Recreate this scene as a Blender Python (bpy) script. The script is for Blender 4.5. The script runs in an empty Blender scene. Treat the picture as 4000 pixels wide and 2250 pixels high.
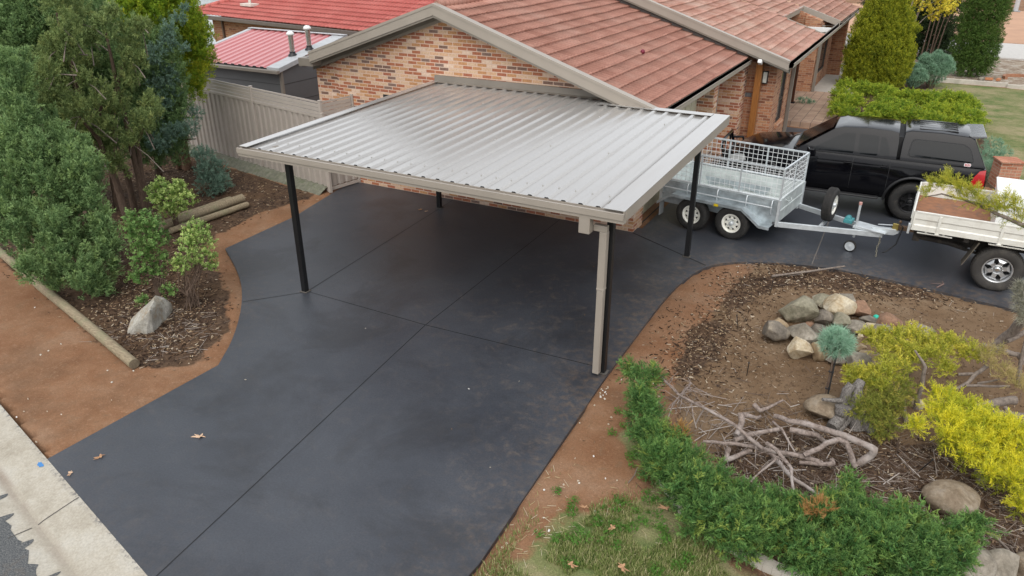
import bpy, bmesh, math, random
import numpy as np
from mathutils import Vector, Matrix, noise as mnoise
random.seed(7); RNG = np.random.RandomState(7)
S = bpy.context.scene
COL = S.collection
R = math.radians
# ---------------------------------------------------------------- camera, sky, sun, exposure
cam = bpy.data.cameras.new('camera'); camo = bpy.data.objects.new('camera', cam); COL.objects.link(camo)
camo.location = (4.587, -13.748, 5.6)
camo.rotation_euler = (R(90-25.7), 0, R(28.3))
cam.sensor_width = 36; cam.lens = 26.19; cam.clip_end = 600; cam.clip_start = .1
S.camera = camo
SUN_EL, SUN_AZ = R(50), R(165)          # veiled sun behind the camera
w = bpy.data.worlds.new('World'); S.world = w; w.use_nodes = True
nt = w.node_tree; bg = nt.nodes['Background']
sky = nt.nodes.new('ShaderNodeTexSky'); sky.sky_type = 'NISHITA'; sky.sun_disc = False
sky.sun_elevation = SUN_EL; sky.sun_rotation = SUN_AZ; sky.air_density = 1.0; sky.dust_density = 6.0; sky.ozone_density = 1.0
hs = nt.nodes.new('ShaderNodeHueSaturation'); hs.inputs['Saturation'].default_value = .42
nt.links.new(sky.outputs[0], hs.inputs['Color'])
# overcast: a broken cloud deck lies over most of that sky
tcw = nt.nodes.new('ShaderNodeTexCoord'); mpw = nt.nodes.new('ShaderNodeMapping'); mpw.inputs['Scale'].default_value = (1, 1, 2.6); nt.links.new(tcw.outputs['Generated'], mpw.inputs[0])
cn = nt.nodes.new('ShaderNodeTexNoise'); cn.inputs['Scale'].default_value = 3.2; cn.inputs['Detail'].default_value = 7; nt.links.new(mpw.outputs[0], cn.inputs['Vector'])
cr_ = nt.nodes.new('ShaderNodeValToRGB'); cr_.color_ramp.elements[0].position = .32; cr_.color_ramp.elements[0].color = (4.6, 4.85, 5.2, 1); cr_.color_ramp.elements[1].position = .68; cr_.color_ramp.elements[1].color = (9.6, 9.8, 10.0, 1); nt.links.new(cn.outputs['Fac'], cr_.inputs[0])
cm = nt.nodes.new('ShaderNodeMixRGB'); cm.inputs[0].default_value = .74; nt.links.new(hs.outputs[0], cm.inputs[1]); sx = nt.nodes.new('ShaderNodeSeparateXYZ'); nt.links.new(tcw.outputs['Generated'], sx.inputs[0]); er = nt.nodes.new('ShaderNodeValToRGB'); nt.links.new(sx.outputs[2], er.inputs[0])
er.color_ramp.elements[0].position = 0; er.color_ramp.elements[0].color = (1, 1, 1, 1); er.color_ramp.elements[1].position = .75; er.color_ramp.elements[1].color = (.62, .63, .65, 1); e3 = er.color_ramp.elements.new(.28); e3.color = (.93, .94, .95, 1)
em = nt.nodes.new('ShaderNodeMixRGB'); em.blend_type = 'MULTIPLY'; em.inputs[0].default_value = 1; nt.links.new(cr_.outputs[0], em.inputs[1]); nt.links.new(er.outputs[0], em.inputs[2]); nt.links.new(em.outputs[0], cm.inputs[2]); nt.links.new(cm.outputs[0], bg.inputs[0])
bg.inputs[1].default_value = .15
sun = bpy.data.lights.new('sun', 'SUN'); suno = bpy.data.objects.new('sun', sun); COL.objects.link(suno)
sun.energy = 1.1; sun.angle = R(60); sun.color = (1, .96, .9)
d = Vector((math.sin(SUN_AZ)*math.cos(SUN_EL), math.cos(SUN_AZ)*math.cos(SUN_EL), math.sin(SUN_EL)))
suno.rotation_euler = (-d).to_track_quat('-Z', 'Y').to_euler(); suno.location = (0, 0, 30)
S.view_settings.view_transform = 'Standard'; S.view_settings.look = 'None'; S.view_settings.gamma = 1
S.view_settings.exposure = .5
S.cycles.max_bounces = 6; S.cycles.transparent_max_bounces = 8
# ---------------------------------------------------------------- helpers
def tag(o, label=None, cat=None, group=None, kind=None):
    if label: o['label'] = label
    if cat: o['category'] = cat
    if group: o['group'] = group
    if kind: o['kind'] = kind
    return o
def thing(name, label, cat, loc=(0, 0, 0), rz=0, group=None):
    o = bpy.data.objects.new(name, None); COL.objects.link(o); o.location = loc; o.rotation_euler = (0, 0, rz)
    o.empty_display_size = .2
    return tag(o, label, cat, group)
class MB:
    def __init__(s): s.v = []; s.f = []; s.m = []; s.s = []
    def add(s, vs, fs, m=0, sm=False):
        o = len(s.v); s.v += [tuple(v) for v in vs]
        for f in fs: s.f.append(tuple(i+o for i in f)); s.m.append(m); s.s.append(sm)
        return s
    def box(s, x0, x1, y0, y1, z0, z1, m=0, M=None):
        vs = [(x, y, z) for z in (z0, z1) for y in (y0, y1) for x in (x0, x1)]
        if M is not None: vs = [M @ Vector(v) for v in vs]
        return s.add(vs, [(0, 2, 3, 1), (4, 5, 7, 6), (0, 1, 5, 4), (2, 6, 7, 3), (0, 4, 6, 2), (1, 3, 7, 5)], m)
    def bar(s, p, q, w, h, m=0, up=(0, 0, 1)):
        p, q = Vector(p), Vector(q); a = (q-p); L = a.length; a.normalize(); u = Vector(up)
        if abs(a.dot(u)) > .98: u = Vector((1, 0, 0))
        b = a.cross(u).normalized(); c = b.cross(a)
        vs = [t+b*(i*w/2)+c*(j*h/2) for t in (p, q) for i, j in ((-1, -1), (1, -1), (1, 1), (-1, 1))]
        return s.add(vs, [(0, 3, 2, 1), (4, 5, 6, 7), (0, 1, 5, 4), (1, 2, 6, 5), (2, 3, 7, 6), (3, 0, 4, 7)], m)
    def tube(s, pts, r, n=8, m=0, caps=True, jit=0):
        pts = [Vector(p) for p in pts]; k = len(pts)
        rs = r if isinstance(r, (list, tuple)) else [r]*k
        vs = []; prev = None
        for i, p in enumerate(pts):
            t = (pts[min(i+1, k-1)]-pts[max(i-1, 0)]).normalized()
            if prev is None:
                u = Vector((0, 0, 1)) if abs(t.z) < .9 else Vector((1, 0, 0)); b = t.cross(u).normalized()
            else: b = (prev-t*prev.dot(t)).normalized()
            prev = b; c = t.cross(b)
            for j in range(n):
                a = 2*math.pi*j/n; rr = rs[i]*(1+(random.uniform(-jit, jit) if jit else 0))
                vs.append(p+b*(math.cos(a)*rr)+c*(math.sin(a)*rr))
        fs = [(i*n+j, i*n+(j+1) % n, (i+1)*n+(j+1) % n, (i+1)*n+j) for i in range(k-1) for j in range(n)]
        s.add(vs, fs, m, True)
        if caps: s.add(vs[:n], [tuple(range(n-1, -1, -1))], m); s.add(vs[-n:], [tuple(range(n))], m)
        return s
    def lathe(s, prof, n=32, M=None, m=0, sm=True, close=False):
        # prof: (radius, height along local y)
        vs = []; k = len(prof)
        for (r, h) in prof:
            for j in range(n):
                a = 2*math.pi*j/n; v = Vector((r*math.cos(a), h, r*math.sin(a))); vs.append(M @ v if M is not None else v)
        fs = [(i*n+j, (i+1)*n+j, (i+1)*n+(j+1) % n, i*n+(j+1) % n) for i in range(k-1 if not close else k-1) for j in range(n)]
        return s.add(vs, fs, m, sm)
    def prism(s, poly, y0, y1, m=0, M=None):
        n = len(poly); vs = [Vector((x, y, z)) for y in (y0, y1) for x, z in poly]
        if M is not None: vs = [M @ v for v in vs]
        fs = [tuple(range(n)), tuple(range(2*n-1, n-1, -1))]+[(i, i+n, (i+1) % n+n, (i+1) % n) for i in range(n)]
        return s.add(vs, fs, m)
    def slab(s, poly, z0, z1, m=0):
        n = len(poly); vs = [(x, y, z) for z in (z0, z1) for x, y in poly]
        return s.add(vs, [tuple(range(n-1, -1, -1)), tuple(range(n, 2*n))]+[(i, (i+1) % n, (i+1) % n+n, i+n) for i in range(n)], m)
    def build(s, name, mats, parent=None, bevel=0, seg=2, ang=30, smooth=False, fix=True):
        me = bpy.data.meshes.new(name); me.from_pydata(s.v, [], s.f)
        for mm in (mats if isinstance(mats, (list, tuple)) else [mats]): me.materials.append(mm)
        me.polygons.foreach_set('material_index', s.m); me.polygons.foreach_set('use_smooth', [a or smooth for a in s.s])
        me.update()
        if fix:
            bm = bmesh.new(); bm.from_mesh(me); bmesh.ops.recalc_face_normals(bm, faces=bm.faces); bm.to_mesh(me); bm.free()
        o = bpy.data.objects.new(name, me); COL.objects.link(o)
        if parent is not None: o.parent = parent
        if bevel:
            b = o.modifiers.new('bevel', 'BEVEL'); b.width = bevel; b.segments = seg; b.limit_method = 'ANGLE'; b.angle_limit = R(ang)
        return o
def mesh_np(name, V, F, mats, parent=None, attrs=None, smooth=False, mi=None):
    me = bpy.data.meshes.new(name); V = np.asarray(V, np.float32); F = np.asarray(F, np.int32); nf, k = F.shape
    me.vertices.add(len(V)); me.vertices.foreach_set('co', V.ravel())
    me.loops.add(nf*k); me.loops.foreach_set('vertex_index', F.ravel())
    me.polygons.add(nf); me.polygons.foreach_set('loop_start', np.arange(0, nf*k, k, dtype=np.int32))
    try: me.polygons.foreach_set('loop_total', np.full(nf, k, np.int32))
    except Exception: pass
    for mm in (mats if isinstance(mats, (list, tuple)) else [mats]): me.materials.append(mm)
    if mi is not None: me.polygons.foreach_set('material_index', np.asarray(mi, np.int32))
    if smooth: me.polygons.foreach_set('use_smooth', np.ones(nf, bool))
    me.update(calc_edges=True)
    for an, av in (attrs or {}).items():
        a = me.attributes.new(an, 'FLOAT', 'POINT'); a.data.foreach_set('value', np.asarray(av, np.float32))
    o = bpy.data.objects.new(name, me); COL.objects.link(o)
    if parent is not None: o.parent = parent
    return o
def copy_tree(o, parent=None):
    c = o.copy(); COL.objects.link(c); c.parent = parent
    for ch in [x for x in bpy.data.objects if x.parent is o]: copy_tree(ch, c)
    return c
# ---------------------------------------------------------------- materials
class NT:
    def __init__(s, name):
        s.mat = bpy.data.materials.new(name); s.mat.use_nodes = True; s.t = s.mat.node_tree
        s.p = s.t.nodes['Principled BSDF']
    def n(s, typ, **kw):
        o = s.t.nodes.new('ShaderNode'+typ)
        for k, v in kw.items(): setattr(o, k, v)
        return o
    def l(s, a, b): s.t.links.new(a, b)
    def coord(s, kind='Object'): return s.n('TexCoord').outputs[kind]
    def noise(s, vec, scale, detail=6, rough=.6, dist=0):
        o = s.n('TexNoise'); o.inputs['Scale'].default_value = scale; o.inputs['Detail'].default_value = detail
        o.inputs['Roughness'].default_value = rough; o.inputs['Distortion'].default_value = dist
        if vec is not None: s.l(vec, o.inputs['Vector'])
        return o.outputs['Fac']
    def ramp(s, fac, stops, interp='LINEAR'):
        o = s.n('ValToRGB'); o.color_ramp.interpolation = interp; e = o.color_ramp.elements
        while len(e) < len(stops): e.new(.5)
        for i, (p, c) in enumerate(stops): e[i].position = p; e[i].color = (*c, 1) if len(c) == 3 else c
        if fac is not None: s.l(fac, o.inputs['Fac'])
        return o.outputs['Color']
    def mix(s, fac, a, b, mode='MIX'):
        o = s.n('MixRGB', blend_type=mode)
        for sock, v in ((o.inputs[0], fac), (o.inputs[1], a), (o.inputs[2], b)):
            if isinstance(v, (int, float)): sock.default_value = v
            elif isinstance(v, (tuple, list)): sock.default_value = (*v, 1)
            else: s.l(v, sock)
        return o.outputs[0]
    def math(s, op, a, b=None, c=None, clamp=False):
        o = s.n('Math', operation=op, use_clamp=clamp)
        for i, v in enumerate((a, b, c)):
            if v is None: continue
            if isinstance(v, (int, float)): o.inputs[i].default_value = v
            else: s.l(v, o.inputs[i])
        return o.outputs[0]
    def mapping(s, vec, scale=(1, 1, 1), rot=(0, 0, 0), loc=(0, 0, 0)):
        o = s.n('Mapping'); o.inputs['Scale'].default_value = scale; o.inputs['Rotation'].default_value = rot; o.inputs['Location'].default_value = loc
        s.l(vec, o.inputs['Vector']); return o.outputs[0]
    def bump(s, h, strength=.3, dist=.01):
        o = s.n('Bump'); o.inputs['Strength'].default_value = strength; o.inputs['Distance'].default_value = dist
        s.l(h, o.inputs['Height']); s.l(o.outputs[0], s.p.inputs['Normal'])
    def attr(s, name):
        o = s.n('Attribute'); o.attribute_name = name; return o.outputs['Fac']
    def set(s, col=None, rough=None, metal=None, spec=None, coat=None):
        for nm, v in (('Base Color', col), ('Roughness', rough), ('Metallic', metal), ('Specular IOR Level', spec), ('Coat Weight', coat)):
            if v is None: continue
            if isinstance(v, (int, float)): s.p.inputs[nm].default_value = v
            elif isinstance(v, (tuple, list)): s.p.inputs[nm].default_value = (*v, 1)
            else: s.l(v, s.p.inputs[nm])
        return s
_cache = {}
def plain(name, c, rough=.5, metal=0, var=.12, scale=6, bump=0, spec=None, coat=None, grime=None, bscale=60):
    if name in _cache: return _cache[name]
    m = NT(name); co = m.coord(); nz = m.noise(co, scale, 5)
    lo = tuple(max(0, x*(1-var)) for x in c); hi = tuple(min(1, x*(1+var)) for x in c)
    col = m.ramp(nz, [(.3, lo), (.7, hi)])
    if grime:
        g = m.noise(co, scale*.6, 8, .7, .6); g2 = m.ramp(g, [(.52, (0, 0, 0)), (.72, (1, 1, 1))]); col = m.mix(g2, col, grime)
    rr = m.math('MULTIPLY_ADD', nz, .2, rough-.1)
    m.set(col, rr, metal, spec, coat)
    if bump: m.bump(m.noise(co, bscale, 4), bump, .01)
    _cache[name] = m.mat; return m.mat
def brick_mat(name, stops, mortar, bw=.235, bh=.0755, speck=.5):
    m = NT(name); co = m.coord(); sep = m.n('SeparateXYZ'); m.l(co, sep.inputs[0])
    x = m.math('ADD', sep.outputs[0], sep.outputs[1]); com = m.n('CombineXYZ'); m.l(x, com.inputs[0]); m.l(sep.outputs[2], com.inputs[1])
    b = m.n('TexBrick'); m.l(com.outputs[0], b.inputs['Vector'])
    for k, v in (('Color1', (0, 0, 0, 1)), ('Color2', (1, 1, 1, 1)), ('Scale', 1), ('Mortar Size', .009), ('Mortar Smooth', .25), ('Brick Width', bw), ('Row Height', bh), ('Bias', 0)): b.inputs[k].default_value = v
    col = m.ramp(b.outputs['Color'], stops, 'CONSTANT')
    wn = m.noise(co, 26, 4, .7); col = m.mix(.55, col, m.ramp(wn, [(.3, (.25, .25, .25)), (.7, (.8, .8, .8))]), 'OVERLAY')
    sp = m.noise(co, 55, 2, .5); spm = m.ramp(sp, [(.64, (0, 0, 0)), (.7, (1, 1, 1))]); col = m.mix(m.math('MULTIPLY', spm, speck), col, (.06, .035, .025))
    mo = m.mix(m.noise(co, 9), mortar, tuple(v*.78 for v in mortar))
    col = m.mix(b.outputs['Fac'], col, mo)
    big = m.noise(co, .7, 4); col = m.mix(1, col, m.ramp(big, [(.3, (.86, .84, .82)), (.7, (1, 1, 1))]), 'MULTIPLY')
    m.set(col, .85, spec=.25); m.bump(m.math('SUBTRACT', m.math('MULTIPLY', wn, .25), b.outputs['Fac']), .5, .006)
    return m.mat
M_brick = brick_mat('gable_brick', [(0, (.66, .41, .26)), (.15, (.43, .165, .09)), (.36, (.66, .45, .31)), (.50, (.22, .135, .105)), (.57, (.54, .285, .14)), (.74, (.40, .15, .09)), (.88, (.74, .54, .41)), (.95, (.25, .165, .135))], (.80, .61, .49))
M_brick2 = brick_mat('entry_brick', [(0, (.42, .20, .11)), (.2, (.36, .15, .08)), (.45, (.47, .25, .14)), (.62, (.24, .10, .06)), (.75, (.40, .20, .12))], (.50, .34, .24), speck=.25)
M_brick3 = brick_mat('pillar_brick', [(0, (.46, .20, .125)), (.3, (.40, .16, .095)), (.6, (.50, .24, .16))], (.56, .42, .32), speck=.15)
def tile_mat(name, c, c2, lichen, axis, rowlen, wave=.165, lich=.3, o0=0.0, lap=.5):
    m = NT(name); co = m.coord(); sep = m.n('SeparateXYZ'); m.l(co, sep.inputs[0])
    q_ = m.math('DIVIDE', m.math('ADD', sep.outputs[axis], -o0), rowlen); a = m.math('FLOOR', q_); fr = m.math('FRACT', q_); b = m.math('FLOOR', m.math('DIVIDE', sep.outputs[1-axis], wave*2))
    com = m.n('CombineXYZ'); m.l(a, com.inputs[0]); m.l(b, com.inputs[1]); wn = m.n('TexWhiteNoise'); m.l(com.outputs[0], wn.inputs['Vector'])
    col = m.ramp(wn.outputs['Value'], [(0, c), (1, c2)])
    n1 = m.noise(co, .8, 6, .65); col = m.mix(m.math('MULTIPLY', m.ramp(n1, [(.48, (0, 0, 0)), (.7, (1, 1, 1))]), lich), col, lichen)
    n2 = m.noise(co, 30, 4, .7); col = m.mix(.5, col, m.ramp(n2, [(.3, (.3, .3, .3)), (.7, (.72, .72, .72))]), 'OVERLAY')
    # shadow and grime painted along each lap and in the valleys between rolls
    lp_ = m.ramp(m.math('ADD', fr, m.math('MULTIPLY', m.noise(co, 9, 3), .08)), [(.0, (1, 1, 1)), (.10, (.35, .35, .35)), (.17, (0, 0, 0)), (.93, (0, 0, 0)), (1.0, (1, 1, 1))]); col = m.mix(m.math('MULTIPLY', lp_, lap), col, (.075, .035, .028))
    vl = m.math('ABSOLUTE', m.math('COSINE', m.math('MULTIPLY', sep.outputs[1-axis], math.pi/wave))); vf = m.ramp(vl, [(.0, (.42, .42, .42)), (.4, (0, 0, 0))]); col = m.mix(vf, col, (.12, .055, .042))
    m.set(col, .8, spec=.2); m.bump(n2, .3, .006); return m.mat
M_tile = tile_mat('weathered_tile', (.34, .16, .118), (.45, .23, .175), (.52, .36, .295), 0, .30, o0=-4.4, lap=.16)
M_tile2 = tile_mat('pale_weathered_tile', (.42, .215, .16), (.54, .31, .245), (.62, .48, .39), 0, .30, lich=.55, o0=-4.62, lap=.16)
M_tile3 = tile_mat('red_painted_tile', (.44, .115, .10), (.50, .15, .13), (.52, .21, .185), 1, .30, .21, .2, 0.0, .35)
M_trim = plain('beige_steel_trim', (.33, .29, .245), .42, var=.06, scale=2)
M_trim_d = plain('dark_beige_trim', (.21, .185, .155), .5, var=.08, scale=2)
M_cream = plain('cream_panel', (.56, .52, .38), .55, var=.08, grime=(.36, .31, .2))
M_black = plain('black_steel', (.008, .008, .009), .45, var=.1)
M_dark = plain('shadow_gap', (.012, .012, .013), .7)
M_rubber = plain('tyre_rubber', (.022, .021, .02), .8, var=.2, scale=20, bump=.2, grime=(.06, .052, .045))
M_galv = plain('galvanised_steel', (.62, .66, .68), .40, .4, var=.12, scale=7, grime=(.74, .78, .80))
M_galvp = plain('galvanised_panel', (.60, .65, .64), .42, .2, var=.18, scale=5, grime=(.72, .76, .74))
M_galvd = plain('shaded_spangled_panel', (.40, .45, .475), .38, .45, var=.3, scale=6, grime=(.58, .64, .66))  # panel steel darkened: shade under the rim put into its colour, plus spangle
M_wire = plain('bright_wire', (.80, .82, .83), .4, .15, var=.04)
M_white = plain('white_paint', (.78, .78, .76), .35, var=.03)
M_cwhite = plain('cream_white_paint', (.74, .73, .67), .38, var=.05, grime=(.60, .57, .50))
M_rust = plain('rusty_plywood', (.26, .115, .055), .8, var=.25, scale=9, grime=(.13, .085, .065), bump=.2)
M_paint = plain('black_car_paint', (.003, .003, .0045), .10, var=.05, spec=.26)
M_glass = plain('tinted_glass', (.003, .0045, .006), .10, var=.05, spec=.22)
M_plastic = plain('black_plastic', (.02, .02, .021), .55, var=.1)
M_red = plain('red_lens', (.45, .012, .015), .15, var=.1, coat=.6)
M_chrome = plain('bright_metal', (.72, .74, .75), .22, .95, var=.06)
M_alloy = plain('silver_alloy', (.58, .59, .60), .32, .7, var=.08, grime=(.30, .28, .25))
M_offwhite = plain('off_white_rim', (.86, .85, .78), .4, var=.06)
M_conc = plain('pale_concrete', (.50, .46, .40), .9, var=.14, scale=3, bump=.3, grime=(.40, .36, .30))
M_mossc = plain('mossy_concrete', (.16, .16, .12), .95, var=.3, scale=8, bump=.5, grime=(.09, .11, .05))
M_slate = plain('grey_shed_panel', (.105, .108, .112), .6, var=.06, scale=3)
def wood_mat(name, c, d_, rough=.75, sc=(14, 2, 14), grime=None):
    m = NT(name); co = m.coord(); v = m.mapping(co, sc); n1 = m.noise(v, 3, 8, .65, .4)
    col = m.ramp(n1, [(.3, d_), (.68, c)])
    if grime: col = m.mix(m.ramp(m.noise(co, 2.2, 6), [(.5, (0, 0, 0)), (.7, (1, 1, 1))]), col, grime)
    m.set(col, rough, spec=.25); m.bump(n1, .5, .01); return m.mat
M_timber = wood_mat('varnished_timber', (.38, .16, .045), (.22, .085, .025), .45, (14, 14, 1))
M_dtimber = wood_mat('dark_timber', (.10, .04, .02), (.05, .02, .012), .5, (14, 14, 1))
M_log = wood_mat('weathered_log', (.36, .30, .20), (.17, .13, .085), .9, (3, 14, 14), (.22, .22, .13))
M_dead = wood_mat('dead_branch', (.36, .295, .26), (.12, .09, .075), .95, (9, 9, 9), (.47, .42, .39))
M_bark = wood_mat('brown_bark', (.17, .12, .09), (.075, .05, .037), .95, (14, 14, 3))
M_gbark = wood_mat('grey_bark', (.30, .25, .21), (.13, .105, .09), .95, (10, 10, 6))
def metal_roof(name, c, rough, stain):
    m = NT(name); co = m.coord(); v = m.mapping(co, (5, .35, 1)); n1 = m.noise(v, 2.2, 6, .6)
    col = m.mix(m.math('MULTIPLY', m.ramp(n1, [(.45, (0, 0, 0)), (.75, (1, 1, 1))]), .45), c, stain)
    m.set(col, rough, .46, spec=.9); return m.mat
M_roofm = metal_roof('beige_roof_sheet', (.45, .435, .415), .23, (.40, .375, .345))
M_redm = metal_roof('faded_red_roof_sheet', (.56, .19, .19), .3, (.60, .27, .265))
M_fence = plain('taupe_fence_sheet', (.40, .355, .315), .45, var=.06, scale=3)
M_fencep = plain('taupe_fence_post', (.46, .41, .365), .45, var=.05, scale=3)
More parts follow.
